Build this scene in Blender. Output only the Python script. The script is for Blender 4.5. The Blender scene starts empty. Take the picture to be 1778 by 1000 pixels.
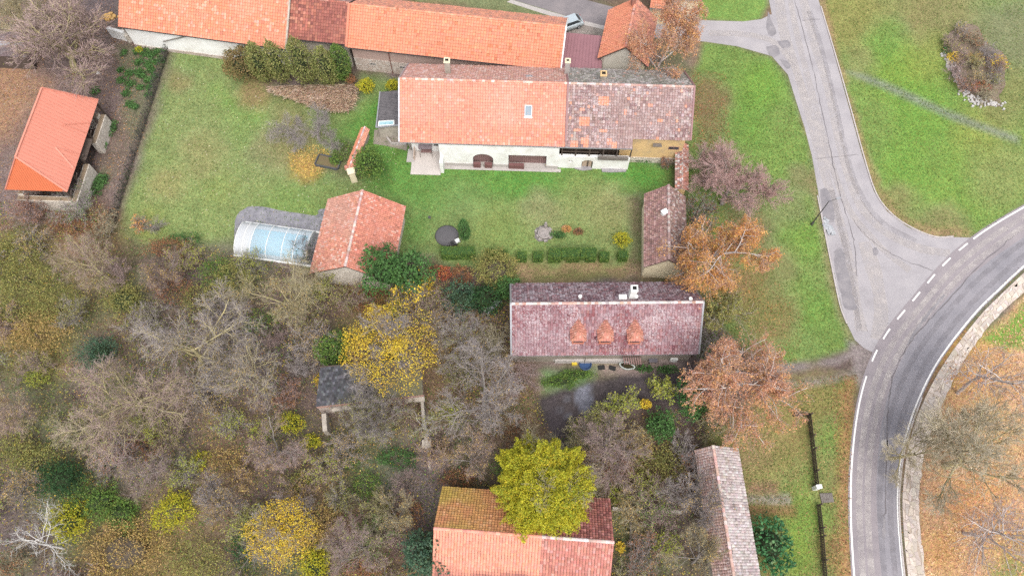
import bpy, math, random
import numpy as np
from math import radians, sin, cos, pi, sqrt, atan2
from mathutils import Matrix, Vector

# ---------------------------------------------------------------- camera, sky, sun, exposure
SC = bpy.context.scene
COL = SC.collection
CAM_F, CAM_TILT, CAM_H = 1270.0, radians(24.5), 75.0
cam_data = bpy.data.cameras.new('camera')
cam = bpy.data.objects.new('camera', cam_data)
COL.objects.link(cam)
cam.location = (0, 0, CAM_H)
cam.rotation_euler = (CAM_TILT, 0, 0)
cam_data.sensor_width = 36.0
cam_data.lens = 36.0 * CAM_F / 1778.0
cam_data.clip_start = 0.5
cam_data.clip_end = 6000
SC.camera = cam

SUN_EL, SUN_AZ = radians(58), radians(168)          # soft light from the south, through high cloud
world = bpy.data.worlds.new('World')
SC.world = world
world.use_nodes = True
wn = world.node_tree.nodes
wl = world.node_tree.links
wn.clear()
w_out = wn.new('ShaderNodeOutputWorld')
w_bg = wn.new('ShaderNodeBackground')
w_sky = wn.new('ShaderNodeTexSky')
w_sky.sky_type = 'NISHITA'
w_sky.sun_disc = False
w_sky.sun_elevation = SUN_EL
w_sky.sun_rotation = SUN_AZ
w_sky.air_density = 1.0
w_sky.dust_density = 3.0
w_hsv = wn.new('ShaderNodeHueSaturation')             # cloud veil: same sky, much less blue
w_hsv.inputs['Saturation'].default_value = 0.30
wl.new(w_sky.outputs[0], w_hsv.inputs['Color'])
wl.new(w_hsv.outputs[0], w_bg.inputs['Color'])
w_bg.inputs['Strength'].default_value = 0.15
wl.new(w_bg.outputs[0], w_out.inputs['Surface'])

sun_data = bpy.data.lights.new('sun', 'SUN')
sun_data.energy = 1.15
sun_data.angle = radians(40)
sun_data.color = (1.0, 0.95, 0.88)
sun = bpy.data.objects.new('sun', sun_data)
COL.objects.link(sun)
sdir = Vector((sin(SUN_AZ) * cos(SUN_EL), cos(SUN_AZ) * cos(SUN_EL), sin(SUN_EL)))
sun.rotation_euler = sdir.to_track_quat('Z', 'Y').to_euler()
sun.location = (0, 0, 120)

SC.view_settings.view_transform = 'Standard'
SC.view_settings.look = 'None'
SC.view_settings.gamma = 1.0
SC.view_settings.use_curve_mapping = False
SC.view_settings.exposure = 1.0
SC.cycles.max_bounces = 5
SC.cycles.transparent_max_bounces = 8
SC.render.engine = 'CYCLES'
SC.cycles.use_denoising = False

# ---------------------------------------------------------------- helpers
_ct, _st = cos(CAM_TILT), sin(CAM_TILT)
def P(u, v, z=0.0):
    """surveyed spot (u, v) of the photograph -> the place on the level plane at height z"""
    x = (u - 889.0) / CAM_F; y = -(v - 500.0) / CAM_F
    d = np.array([x, y * _ct + _st, y * _st - _ct])
    t = (z - CAM_H) / d[2]
    return np.array([d[0] * t, d[1] * t, z])
def PP(pts, z=0.0): return np.array([P(u, v, z) for u, v in pts])
def mpp(u, v, z=0.0): return float(np.linalg.norm(P(u + 1, v, z) - P(u, v, z)))
def nrm(a): a = np.asarray(a, float); return a / (np.linalg.norm(a) + 1e-12)
Z = np.array([0, 0, 1.0])

_lat = np.random.RandomState(5).rand(64, 256, 256).astype(np.float32)
def vnoise(x, y, s, k=0):
    x = np.asarray(x) / s + 37.3 * k; y = np.asarray(y) / s + 11.7 * k
    xi = np.floor(x).astype(int); yi = np.floor(y).astype(int)
    fx = x - xi; fy = y - yi
    fx = fx * fx * (3 - 2 * fx); fy = fy * fy * (3 - 2 * fy)
    L = _lat[k % 64]
    a = L[xi % 256, yi % 256]; b = L[(xi + 1) % 256, yi % 256]
    c = L[xi % 256, (yi + 1) % 256]; d = L[(xi + 1) % 256, (yi + 1) % 256]
    return (a * (1 - fx) + b * fx) * (1 - fy) + (c * (1 - fx) + d * fx) * fy
def fnoise(x, y, s, k=0, o=3):
    r = 0; w = 0
    for i in range(o):
        r = r + vnoise(x, y, s / 2 ** i, k + i) * 0.5 ** i; w += 0.5 ** i
    return r / w
def inpoly(x, y, poly):
    poly = np.asarray(poly)[:, :2]
    res = np.zeros(x.shape, bool); n = len(poly)
    for i in range(n):
        x0, y0 = poly[i]; x1, y1 = poly[(i + 1) % n]
        c = ((y0 > y) != (y1 > y))
        with np.errstate(divide='ignore', invalid='ignore'):
            xx = (x1 - x0) * (y - y0) / ((y1 - y0) if y1 != y0 else 1e-9) + x0
        res ^= c & (x < xx)
    return res
def sdist(x, y, poly):
    poly = np.asarray(poly)[:, :2]; n = len(poly)
    d = np.full(x.shape, 1e9)
    for i in range(n):
        a = poly[i]; b = poly[(i + 1) % n]; ab = b - a
        t = np.clip(((x - a[0]) * ab[0] + (y - a[1]) * ab[1]) / (ab @ ab + 1e-9), 0, 1)
        d = np.minimum(d, np.hypot(x - a[0] - t * ab[0], y - a[1] - t * ab[1]))
    return np.where(inpoly(x, y, poly), -d, d)

# ---- materials
MATS = {}
def _new(name):
    m = bpy.data.materials.new(name); m.use_nodes = True
    nt = m.node_tree; nt.nodes.clear()
    o = nt.nodes.new('ShaderNodeOutputMaterial'); b = nt.nodes.new('ShaderNodeBsdfPrincipled')
    nt.links.new(b.outputs[0], o.inputs[0])
    MATS[name] = m
    return m, nt, b, o
def _noise(nt, scale, detail=4, rough=.6, coord=None):
    n = nt.nodes.new('ShaderNodeTexNoise'); n.inputs['Scale'].default_value = scale
    n.inputs['Detail'].default_value = detail; n.inputs['Roughness'].default_value = rough
    nt.links.new(coord, n.inputs['Vector'])
    return n
def _math(nt, op, a, b):
    n = nt.nodes.new('ShaderNodeMath'); n.operation = op
    for i, s in enumerate((a, b)):
        if isinstance(s, (int, float)): n.inputs[i].default_value = s
        else: nt.links.new(s, n.inputs[i])
    return n.outputs[0]
def _ramp(nt, fac, stops):
    r = nt.nodes.new('ShaderNodeValToRGB')
    el = r.color_ramp.elements
    while len(el) < len(stops): el.new(0.5)
    for e, (p, c) in zip(el, stops):
        e.position = p; e.color = (*c, 1)
    nt.links.new(fac, r.inputs[0]); return r.outputs[0]
def _mixc(nt, fac, a, b, mode='MIX'):
    m = nt.nodes.new('ShaderNodeMix'); m.data_type = 'RGBA'; m.blend_type = mode
    for s, i in ((fac, 0), (a, 6), (b, 7)):
        if isinstance(s, (int, float)): m.inputs[i].default_value = s
        elif isinstance(s, tuple): m.inputs[i].default_value = (*s, 1)
        else: nt.links.new(s, m.inputs[i])
    return m.outputs[2]
def _bump(nt, b, h, strength, dist):
    n = nt.nodes.new('ShaderNodeBump'); n.inputs['Strength'].default_value = strength
    n.inputs['Distance'].default_value = dist
    nt.links.new(h, n.inputs['Height']); nt.links.new(n.outputs[0], b.inputs['Normal'])
def mat(name, c1, c2=None, scale=3.0, rough=.85, bump=.3, c3=None, fine=30.0, metal=0.0, spec=.3):
    """two or three tones mottled by noise at two sizes, with a fine relief"""
    if name in MATS: return MATS[name]
    m, nt, b, o = _new(name)
    co = nt.nodes.new('ShaderNodeTexCoord').outputs['Object']
    c2 = c2 or tuple(x * .75 for x in c1)
    n1 = _noise(nt, scale, 5, .65, co); n2 = _noise(nt, fine, 3, .6, co)
    f = _math(nt, 'ADD', _math(nt, 'MULTIPLY', n1.outputs[0], .65), _math(nt, 'MULTIPLY', n2.outputs[0], .35))
    st = [(.36, c1), (.62, c2)] if c3 is None else [(.33, c1), (.5, c2), (.66, c3)]
    nt.links.new(_ramp(nt, f, st), b.inputs['Base Color'])
    b.inputs['Roughness'].default_value = rough; b.inputs['Metallic'].default_value = metal
    b.inputs['Specular IOR Level'].default_value = spec
    if bump: _bump(nt, b, n2.outputs[0], bump, .03)
    return m
def mat_attr(name, rough=.8, translucent=0.0, grain=.35, gscale=14.0, bump=.2, spec=.3, speck=None, sscale=5.0):
    """colour of each piece from its own attribute, broken up by grain"""
    if name in MATS: return MATS[name]
    m, nt, b, o = _new(name)
    a = nt.nodes.new('ShaderNodeAttribute'); a.attribute_name = 'col'
    co = nt.nodes.new('ShaderNodeTexCoord').outputs['Object']
    c = a.outputs['Color']
    if grain:
        n1 = _noise(nt, gscale, 4, .7, co)
        k = _math(nt, 'ADD', _math(nt, 'MULTIPLY', n1.outputs[0], grain * 2), 1 - grain)
        mm = nt.nodes.new('ShaderNodeVectorMath'); mm.operation = 'SCALE'
        nt.links.new(c, mm.inputs[0]); nt.links.new(k, mm.inputs['Scale']); c = mm.outputs[0]
        if bump: _bump(nt, b, n1.outputs[0], bump, .02)
    if speck:                                       # crusts of pale lichen
        n4 = _noise(nt, sscale, 3, .75, co); n5 = _noise(nt, .45, 3, .6, co)
        f = _math(nt, 'ADD', n4.outputs[0], _math(nt, 'MULTIPLY', n5.outputs[0], .35))
        c = _mixc(nt, _math(nt, 'MULTIPLY', _ramp(nt, f, [(.71, (0, 0, 0)), (.80, (1, 1, 1))]), .7), c, speck)
    nt.links.new(c, b.inputs['Base Color'])
    b.inputs['Roughness'].default_value = rough
    b.inputs['Specular IOR Level'].default_value = spec
    if translucent:
        t = nt.nodes.new('ShaderNodeBsdfTranslucent'); mx = nt.nodes.new('ShaderNodeMixShader')
        nt.links.new(c, t.inputs[0]); mx.inputs[0].default_value = translucent
        nt.links.new(b.outputs[0], mx.inputs[1]); nt.links.new(t.outputs[0], mx.inputs[2])
        nt.links.new(mx.outputs[0], o.inputs[0])
    return m
def mat_ground(name):
    if name in MATS: return MATS[name]
    m, nt, b, o = _new(name)
    a = nt.nodes.new('ShaderNodeAttribute'); a.attribute_name = 'col'
    co = nt.nodes.new('ShaderNodeTexCoord').outputs['Object']
    n1 = _noise(nt, .55, 6, .7, co); n2 = _noise(nt, 3.2, 6, .75, co); n3 = _noise(nt, 13.0, 3, .7, co)
    v = nt.nodes.new('ShaderNodeTexVoronoi'); v.inputs['Scale'].default_value = 7.0
    nt.links.new(co, v.inputs['Vector'])
    k = _math(nt, 'ADD', _math(nt, 'MULTIPLY', n2.outputs[0], 1.0), _math(nt, 'MULTIPLY', n3.outputs[0], .8))
    k = _math(nt, 'ADD', k, _math(nt, 'MULTIPLY', n1.outputs[0], 1.0))
    k = _math(nt, 'SUBTRACT', k, .42)
    mm = nt.nodes.new('ShaderNodeVectorMath'); mm.operation = 'SCALE'
    nt.links.new(a.outputs['Color'], mm.inputs[0]); nt.links.new(k, mm.inputs['Scale'])
    hs = nt.nodes.new('ShaderNodeHueSaturation'); nt.links.new(mm.outputs[0], hs.inputs['Color'])
    sx = nt.nodes.new('ShaderNodeSeparateColor'); nt.links.new(v.outputs['Color'], sx.inputs[0])
    nt.links.new(_math(nt, 'ADD', _math(nt, 'MULTIPLY', sx.outputs[0], .045), .4775), hs.inputs['Hue'])
    nt.links.new(_math(nt, 'ADD', _math(nt, 'MULTIPLY', sx.outputs[1], .4), .8), hs.inputs['Value'])
    nt.links.new(hs.outputs[0], b.inputs['Base Color'])
    b.inputs['Roughness'].default_value = .95; b.inputs['Specular IOR Level'].default_value = .1
    _bump(nt, b, _math(nt, 'ADD', n3.outputs[0], n2.outputs[0]), .7, .08)
    return m
def mat_glass(name, tint, mixt=.5, rough=.12):
    if name in MATS: return MATS[name]
    m, nt, b, o = _new(name)
    b.inputs['Base Color'].default_value = (*tint, 1); b.inputs['Roughness'].default_value = rough
    t = nt.nodes.new('ShaderNodeBsdfTransparent'); t.inputs[0].default_value = (.93, .97, 1, 1)
    mx = nt.nodes.new('ShaderNodeMixShader'); mx.inputs[0].default_value = mixt
    nt.links.new(b.outputs[0], mx.inputs[1]); nt.links.new(t.outputs[0], mx.inputs[2])
    nt.links.new(mx.outputs[0], o.inputs[0])
    return m
def mat_stone(name, c1, c2, joint, scale=2.6, bump=.6):
    """rubble masonry too small to tell stone from stone"""
    if name in MATS: return MATS[name]
    m, nt, b, o = _new(name)
    co = nt.nodes.new('ShaderNodeTexCoord').outputs['Object']
    v = nt.nodes.new('ShaderNodeTexVoronoi'); v.inputs['Scale'].default_value = scale
    v2 = nt.nodes.new('ShaderNodeTexVoronoi'); v2.inputs['Scale'].default_value = scale; v2.feature = 'DISTANCE_TO_EDGE'
    n = _noise(nt, 6.0, 4, .7, co)
    for x in (v, v2): nt.links.new(co, x.inputs['Vector'])
    sx = nt.nodes.new('ShaderNodeSeparateColor'); nt.links.new(v.outputs['Color'], sx.inputs[0])
    c = _mixc(nt, sx.outputs[0], c1, c2)
    c = _mixc(nt, _math(nt, 'MULTIPLY', n.outputs[0], .7), c, tuple(x * .6 for x in c1))
    e = _ramp(nt, v2.outputs['Distance'], [(.02, (0, 0, 0)), (.07, (1, 1, 1))])
    c = _mixc(nt, e, joint, c)
    nt.links.new(c, b.inputs['Base Color']); b.inputs['Roughness'].default_value = .9
    _bump(nt, b, e, bump, .05)
    return m
GLOSS_DARK = None

# ---- meshes
def np_mesh(name, V, F, mats, col=None, smooth=False, mi=None):
    V = np.ascontiguousarray(V, np.float32); F = np.ascontiguousarray(F, np.int32); k = F.shape[1]
    me = bpy.data.meshes.new(name)
    me.vertices.add(len(V)); me.vertices.foreach_set('co', V.ravel())
    me.loops.add(F.size); me.loops.foreach_set('vertex_index', F.ravel())
    me.polygons.add(len(F)); me.polygons.foreach_set('loop_start', np.arange(0, F.size, k, dtype=np.int32))
    for m in (mats if isinstance(mats, (list, tuple)) else [mats]): me.materials.append(m)
    if mi is not None: me.polygons.foreach_set('material_index', np.asarray(mi, np.int32))
    me.update(calc_edges=True)
    if col is not None:
        c = np.ones((len(F), 4), np.float32); c[:, :3] = col
        at = me.attributes.new('col', 'FLOAT_COLOR', 'FACE'); at.data.foreach_set('color', c.ravel())
    me.polygons.foreach_set('use_smooth', np.full(len(F), bool(smooth)))
    return me
class MB:
    """collects boxes, bars, prisms and lathed shapes; .mesh() gives one mesh"""
    def __init__(s): s.v = []; s.f = []; s.m = []
    def add(s, vs, fs, m=0):
        o = len(s.v); s.v += [tuple(map(float, p)) for p in vs]
        s.f += [tuple(i + o for i in f) for f in fs]; s.m += [m] * len(fs); return s
    def prism(s, base, ext, m=0):
        n = len(base); base = [np.asarray(p, float) for p in base]; ext = np.asarray(ext, float)
        fs = [tuple(range(n))[::-1], tuple(range(n, 2 * n))] + [(i, (i + 1) % n, n + (i + 1) % n, n + i) for i in range(n)]
        return s.add(base + [p + ext for p in base], fs, m)
    def box(s, c, sx, sy, sz, rz=0.0, m=0, z0=True):
        """box with its bottom centre at c (z0) or centre at c"""
        c = np.asarray(c, float); ex = np.array([cos(rz), sin(rz), 0]) * sx / 2; ey = np.array([-sin(rz), cos(rz), 0]) * sy / 2
        b = c if z0 else c - Z * sz / 2
        return s.prism([b - ex - ey, b + ex - ey, b + ex + ey, b - ex + ey], Z * sz, m)
    def bar(s, a, b, w, h, m=0, up=Z):
        a = np.asarray(a, float); b = np.asarray(b, float); d = nrm(b - a)
        r = np.cross(d, up)
        if np.linalg.norm(r) < 1e-4: r = np.cross(d, [1, 0, 0])
        r = nrm(r); q = nrm(np.cross(r, d))
        return s.prism([a - r * w / 2 - q * h / 2, a + r * w / 2 - q * h / 2, a + r * w / 2 + q * h / 2, a - r * w / 2 + q * h / 2], b - a, m)
    def cyl(s, c, r, h, n=12, m=0, r2=None, ax=Z):
        c = np.asarray(c, float); ax = nrm(ax); r2 = r if r2 is None else r2
        e1 = nrm(np.cross(ax, [0.3, 1, 0.1])); e2 = np.cross(ax, e1)
        lo = [c + (e1 * cos(t) + e2 * sin(t)) * r for t in np.arange(n) * 2 * pi / n]
        hi = [c + ax * h + (e1 * cos(t) + e2 * sin(t)) * r2 for t in np.arange(n) * 2 * pi / n]
        return s.add(lo + hi, [tuple(range(n))[::-1], tuple(range(n, 2 * n))] + [(i, (i + 1) % n, n + (i + 1) % n, n + i) for i in range(n)], m)
    def lathe(s, c, prof, n=16, m=0):
        c = np.asarray(c, float); vs = []; fs = []
        for r, z in prof:
            vs += [c + np.array([cos(t) * r, sin(t) * r, z]) for t in np.arange(n) * 2 * pi / n]
        for j in range(len(prof) - 1):
            fs += [(j * n + i, j * n + (i + 1) % n, (j + 1) * n + (i + 1) % n, (j + 1) * n + i) for i in range(n)]
        fs += [tuple(range(n))[::-1], tuple(range((len(prof) - 1) * n, len(prof) * n))]
        return s.add(vs, fs, m)
    def path(s, pts, w, h, m=0):
        for a, b in zip(pts[:-1], pts[1:]): s.bar(a, b, w, h, m)
        return s
    def mesh(s, name, mats, smooth=False, bevel=0.0):
        me = bpy.data.meshes.new(name); me.from_pydata(s.v, [], s.f)
        for m in (mats if isinstance(mats, (list, tuple)) else [mats]): me.materials.append(m)
        me.polygons.foreach_set('material_index', s.m)
        if smooth: me.polygons.foreach_set('use_smooth', [True] * len(s.f))
        me.update(); return me

# ---- objects
def tag(o, label=None, cat=None, group=None, kind=None):
    if label: o['label'] = label
    if cat: o['category'] = cat
    if group: o['group'] = group
    if kind: o['kind'] = kind
    return o
def thing(name, label, cat, loc=(0, 0, 0), rz=0.0, group=None):
    o = bpy.data.objects.new(name, None); COL.objects.link(o)
    o.empty_display_size = .3
    o.location = tuple(map(float, loc)); o.rotation_euler = (0, 0, rz)
    return tag(o, label, cat, group)
def obj(name, me, parent=None, world=True, kind=None, label=None):
    """a mesh object; world=True: its vertices are in scene coordinates"""
    o = bpy.data.objects.new(name, me); COL.objects.link(o)
    if parent is not None:
        o.parent = parent
        if world and parent.type == 'EMPTY':
            o.matrix_parent_inverse = Matrix.LocRotScale(parent.location, parent.rotation_euler, None).inverted()
    if kind: o['kind'] = kind
    if label: o['label'] = label
    return o
def struct(name, me, label, kind='structure'):
    o = obj(name, me); o['kind'] = kind; o['label'] = label; return o

# ---------------------------------------------------------------- material library
GROUND = mat_ground('ground_cover')
LEAF = mat_attr('leaf', .6, .28, 0, 1, 0, .25)
TILE = mat_attr('roof_tile', .85, 0, .28, 9, .25, .2)
TILE_L = mat_attr('lichened_tile', .9, 0, .28, 9, .25, .15, (.50, .44, .45), 7.0)
LITTER = mat_attr('fallen_leaf', .85, .1, 0, 1, 0, .1)
STONEC = mat_attr('flag_stone', .9, 0, .3, 7, .4, .2)
WOOD_DARK = mat('dark_timber', (.055, .04, .034), (.10, .075, .06), 4, .85)
WOOD_GREY = mat('grey_timber', (.2, .18, .16), (.12, .1, .09), 5, .9)
WOOD_BROWN = mat('brown_planks', (.26, .16, .15), (.17, .10, .095), 6, .8)
PLASTER_W = mat('white_plaster', (.78, .78, .77), (.70, .69, .67), .8, .9, .2, (.56, .53, .49))
PLASTER_OLD = mat('old_plaster', (.48, .44, .38), (.36, .32, .27), 1.0, .95, .3, (.22, .19, .16))
PLASTER_Y = mat('ochre_plaster', (.66, .46, .22), (.58, .40, .20), 1.2, .9, .2, (.40, .31, .2))
PLASTER_C = mat('cream_plaster', (.74, .66, .47), (.62, .53, .38), 1.2, .9, .2)
STONE_W = mat_stone('pale_rubble', (.66, .60, .52), (.48, .42, .35), (.40, .35, .30), 2.4)
STONE_B = mat_stone('mixed_masonry', (.42, .33, .28), (.58, .53, .48), (.36, .29, .25), 2.2)
CONCRETE = mat('concrete', (.42, .39, .37), (.34, .31, .29), 1.2, .9, .25)
CONCRETE_L = mat('pale_concrete', (.52, .47, .44), (.43, .39, .36), 1.0, .9, .25)
STAIN_SHADE_CON = mat('stained_or_shaded_concrete', (.17, .15, .14), (.28, .24, .20), .8, .9, .3, (.12, .12, .09))
METAL_W = mat('white_metal', (.72, .72, .70), (.62, .62, .6), 3, .4, 0)
METAL_G = mat('zinc', (.38, .38, .40), (.30, .30, .32), 3, .45, 0, metal=.4)
METAL_D = mat('dark_metal', (.05, .05, .055), (.08, .07, .07), 3, .5, 0)
RED_FLASH = mat('brown_sheet', (.26, .14, .14), (.21, .115, .115), 2, .55, .1)
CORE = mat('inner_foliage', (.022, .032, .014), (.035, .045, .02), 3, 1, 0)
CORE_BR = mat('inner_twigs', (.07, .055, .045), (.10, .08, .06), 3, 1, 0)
BARK = {
    'grey': mat('grey_bark', (.29, .26, .235), (.19, .165, .15), 4, .95, .4),
    'lichen': mat('lichened_bark', (.44, .375, .17), (.28, .245, .17), 1.6, .95, .4),
    'pale': mat('birch_bark', (.66, .61, .57), (.50, .44, .41), 3, .8, .3, (.25, .2, .18)),
    'dark': mat('dark_bark', (.11, .09, .08), (.07, .06, .05), 4, .95, .4),
    'twig': mat('grey_twig', (.36, .315, .305), (.265, .23, .225), 2, .95, 0),
    'rose': mat('rosy_twig', (.39, .285, .265), (.30, .215, .20), 1.5, .95, 0),
    'olive': mat('olive_twig', (.42, .37, .24), (.32, .28, .185), 1.5, .95, 0),
    'blush': mat('blush_twig', (.50, .34, .32), (.40, .26, .24), 1.5, .95, 0),
    'straw': mat('straw_twig', (.52, .46, .35), (.40, .345, .26), 1.5, .95, 0),
    'pink': mat('birch_twig', (.36, .27, .25), (.28, .20, .18), 1.5, .95, 0),
    'white': mat('bleached_wood', (.62, .60, .57), (.47, .44, .42), 3, .9, .3),
}
DARKGLASS = mat('dark_pane', (.03, .035, .04), (.05, .055, .06), 3, .15, 0, spec=.6)
SKYPANE = mat('sky_pane', (.20, .25, .29), (.16, .21, .25), 2, .45, 0, spec=.3)
BLACKHOLE = mat('near_black', (.012, .012, .012), (.02, .018, .016), 4, 1, 0)  # near-black fill for flue openings and barn window panes

# ---------------------------------------------------------------- ground: one fine sheet, cut into lawn, verge, bank and earth
GX0, GX1, GY0, GY1, GS = -96.0, 96.0, -14.0, 108.0, 0.4
gx = np.arange(GX0, GX1 + .01, GS); gy = np.arange(GY0, GY1 + .01, GS)
NX, NY = len(gx), len(gy)
XX, YY = np.meshgrid(gx, gy)
def lerp3(C, c, a): return C * (1 - a[..., None]) + np.asarray(c) * a[..., None]
GC = np.zeros((NY, NX, 3)) + np.array([.112, .083, .072])
GC = lerp3(GC, (.185, .125, .075), np.clip((fnoise(XX, YY, 9, 1) - .45) * 4, 0, 1) * .8)
GC = lerp3(GC, (.15, .125, .125), np.clip((fnoise(XX, YY, 7, 5) - .5) * 4, 0, 1) * .7)
GC = lerp3(GC, (.10, .115, .05), np.clip((fnoise(XX, YY, 5, 9) - .56) * 6, 0, 1) * .7)
def paint(px, c, feather=1.0, amt=1.0, wob=1.2, k=20, ws=3.0):
    global GC
    w = PP(px)[:, :2]
    m = 6
    i0, i1 = np.searchsorted(gx, [w[:, 0].min() - m, w[:, 0].max() + m]); j0, j1 = np.searchsorted(gy, [w[:, 1].min() - m, w[:, 1].max() + m])
    if i1 <= i0 or j1 <= j0: return
    x = XX[j0:j1, i0:i1]; y = YY[j0:j1, i0:i1]
    d = sdist(x, y, w) + (fnoise(x, y, ws, k) - .5) * 2 * wob
    a = np.clip(.5 - d / max(feather, .01), 0, 1) * amt
    GC[j0:j1, i0:i1] = lerp3(GC[j0:j1, i0:i1], c, a)
def blob(u, v, r, c, amt=.8, k=30, ry=None):
    ry = ry or r
    paint([(u + r * cos(t), v + ry * sin(t)) for t in np.arange(10) * 2 * pi / 10], c, r * .07 * .9, amt, r * .07 * .35, k, max(1.5, r * .05))

LAWN = [(300, 82), (330, 86), (400, 100), (470, 160), (615, 190), (630, 128), (695, 140), (692, 250), (1100, 288), (1172, 290), (1165, 330),
        (1116, 345), (1112, 470), (890, 490), (800, 462), (720, 442), (560, 462), (400, 425), (300, 418), (212, 412), (208, 392), (240, 280), (270, 180)]
VERGE = [(1205, 126), (1222, 74), (1280, 81), (1340, 99), (1370, 140), (1395, 220), (1420, 330), (1440, 440), (1466, 550), (1484, 596), (1440, 615),
         (1372, 632), (1300, 612), (1225, 530), (1190, 460), (1192, 240)]
VERGE_S = [(1232, 770), (1290, 720), (1370, 660), (1490, 650), (1480, 720), (1474, 850), (1478, 1040), (1318, 1040), (1280, 790)]
FIELD = [(1424, -60), (1960, -60), (1960, 300), (1778, 356), (1690, 410), (1620, 412), (1575, 394), (1540, 367), (1517, 332), (1497, 270), (1475, 190), (1450, 100)]
BANK = [(1607, 1060), (1600, 960), (1594, 860), (1606, 770), (1645, 680), (1700, 590), (1778, 515), (1960, 400), (1960, 1060)]
TRI = [(1215, -60), (1330, -60), (1332, 10), (1318, 32), (1290, 38), (1225, 36), (1180, 20)]

paint(LAWN, (.125, .168, .048), 1.2, 1, 1.0)
paint([(300, 85), (400, 110), (470, 175), (540, 190), (560, 300), (520, 350), (420, 370), (390, 415), (215, 410), (210, 390), (240, 280), (270, 180)], (.155, .185, .06), 5, .8, 2.5, 22)
paint([(380, 160), (470, 190), (480, 235), (420, 230)], (.12, .20, .04), 4, .7, 2, 23)
paint([(215, 330), (330, 250), (420, 330), (390, 410), (215, 412)], (.15, .19, .055), 4, .7, 2.5, 24)
for u, v, r, c, a in ((310, 140, 22, (.19, .14, .08), .6), (290, 320, 30, (.21, .2, .075), .8), (350, 270, 40, (.2, .19, .075), .7), (470, 250, 40, (.18, .17, .08), .7),
                      (520, 260, 45, (.2, .16, .08), .55), (440, 165, 28, (.23, .14, .085), .65), (500, 190, 34, (.2, .16, .08), .5), (420, 230, 26, (.13, .18, .05), .8),
                      (260, 390, 26, (.18, .2, .05), .8), (380, 330, 30, (.15, .185, .05), .8), (500, 370, 60, (.12, .18, .042), .7), (330, 105, 30, (.12, .17, .05), .6)):
    blob(u, v, r, c, a, 31 + (u % 9))
paint([(620, 195), (692, 150), (692, 250), (1160, 290), (1160, 335), (980, 350), (700, 345), (620, 330), (560, 300)], (.075, .165, .028), 3, .85, 1.6, 25)
for u, v, r, c, a in ((900, 300, 40, (.08, .18, .03), .7), (1100, 305, 40, (.07, .17, .028), .8), (940, 370, 40, (.2, .19, .085), .7), (1060, 355, 40, (.21, .2, .085), .75),
                      (1010, 355, 50, (.17, .185, .06), .6), (850, 390, 40, (.15, .19, .05), .7), (1060, 400, 30, (.17, .18, .06), .6), (740, 340, 40, (.09, .17, .035), .7),
                      (800, 345, 40, (.12, .175, .05), .6), (660, 300, 22, (.05, .10, .02), .7), (590, 345, 40, (.14, .185, .05), .6), (670, 200, 22, (.07, .18, .025), .8),  # dark green blob by the round bush paints its shadow on the lawn
                      (720, 400, 26, (.075, .15, .03), .7), (900, 420, 60, (.14, .185, .045), .5)):
    blob(u, v, r, c, a, 31 + (u % 9))
paint([(835, 452), (960, 462), (1110, 455), (1112, 478), (1000, 490), (890, 492), (830, 480)], (.26, .17, .105), 1.2, .8, 1.2, 26, 1.5)
paint([(930, 478), (1090, 472), (1090, 482), (930, 486)], (.13, .13, .05), 1.0, .7, 1.2, 27, 1.5)
paint([(1092, 345), (1116, 335), (1114, 470), (1085, 470), (1096, 420)], (.15, .115, .08), 1.4, .9, .8, 28)
paint([(540, 165), (475, 150), (480, 190), (560, 200)], (.11, .14, .04), 1.5, .5, 1, 29)
# strip of dead leaves and small beds by the garden
blob(600, 285, 46, (.15, .13, .07), .6, 33, 36); blob(535, 290, 30, (.30, .18, .06), .85, 34, 22)
paint([(548, 268), (580, 268), (600, 240), (612, 250), (600, 300), (560, 298)], (.10, .09, .05), 1, .7, .8, 35)
# verge east of the house
paint(VERGE, (.12, .18, .04), 1.0, 1, .5)
for u, v, r, c, a in ((1225, 180, 44, (.17, .115, .07), .8), (1250, 240, 40, (.16, .13, .07), .6), (1320, 150, 40, (.11, .2, .03), .8), (1290, 220, 40, (.10, .19, .03), .7), (1350, 260, 34, (.13, .2, .04), .6),
                      (1390, 310, 24, (.18, .16, .075), .7), (1300, 400, 46, (.16, .125, .07), .8), (1370, 360, 34, (.15, .17, .06), .8), (1400, 420, 34, (.12, .2, .035), .8), (1350, 470, 40, (.17, .16, .065), .75),
                      (1420, 540, 30, (.11, .19, .035), .7), (1340, 560, 46, (.19, .14, .07), .7), (1400, 600, 26, (.13, .18, .05), .6), (1280, 500, 46, (.18, .12, .06), .9), (1430, 470, 26, (.14, .19, .05), .6)):
    blob(u, v, r, c, a, 31 + (u % 9))
for poly in ([(1412, 300), (1440, 440), (1466, 550), (1480, 590), (1472, 592), (1455, 550), (1430, 440), (1405, 310)],):
    paint(poly, (.22, .16, .10), .8, .6, .4, 36)
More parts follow.
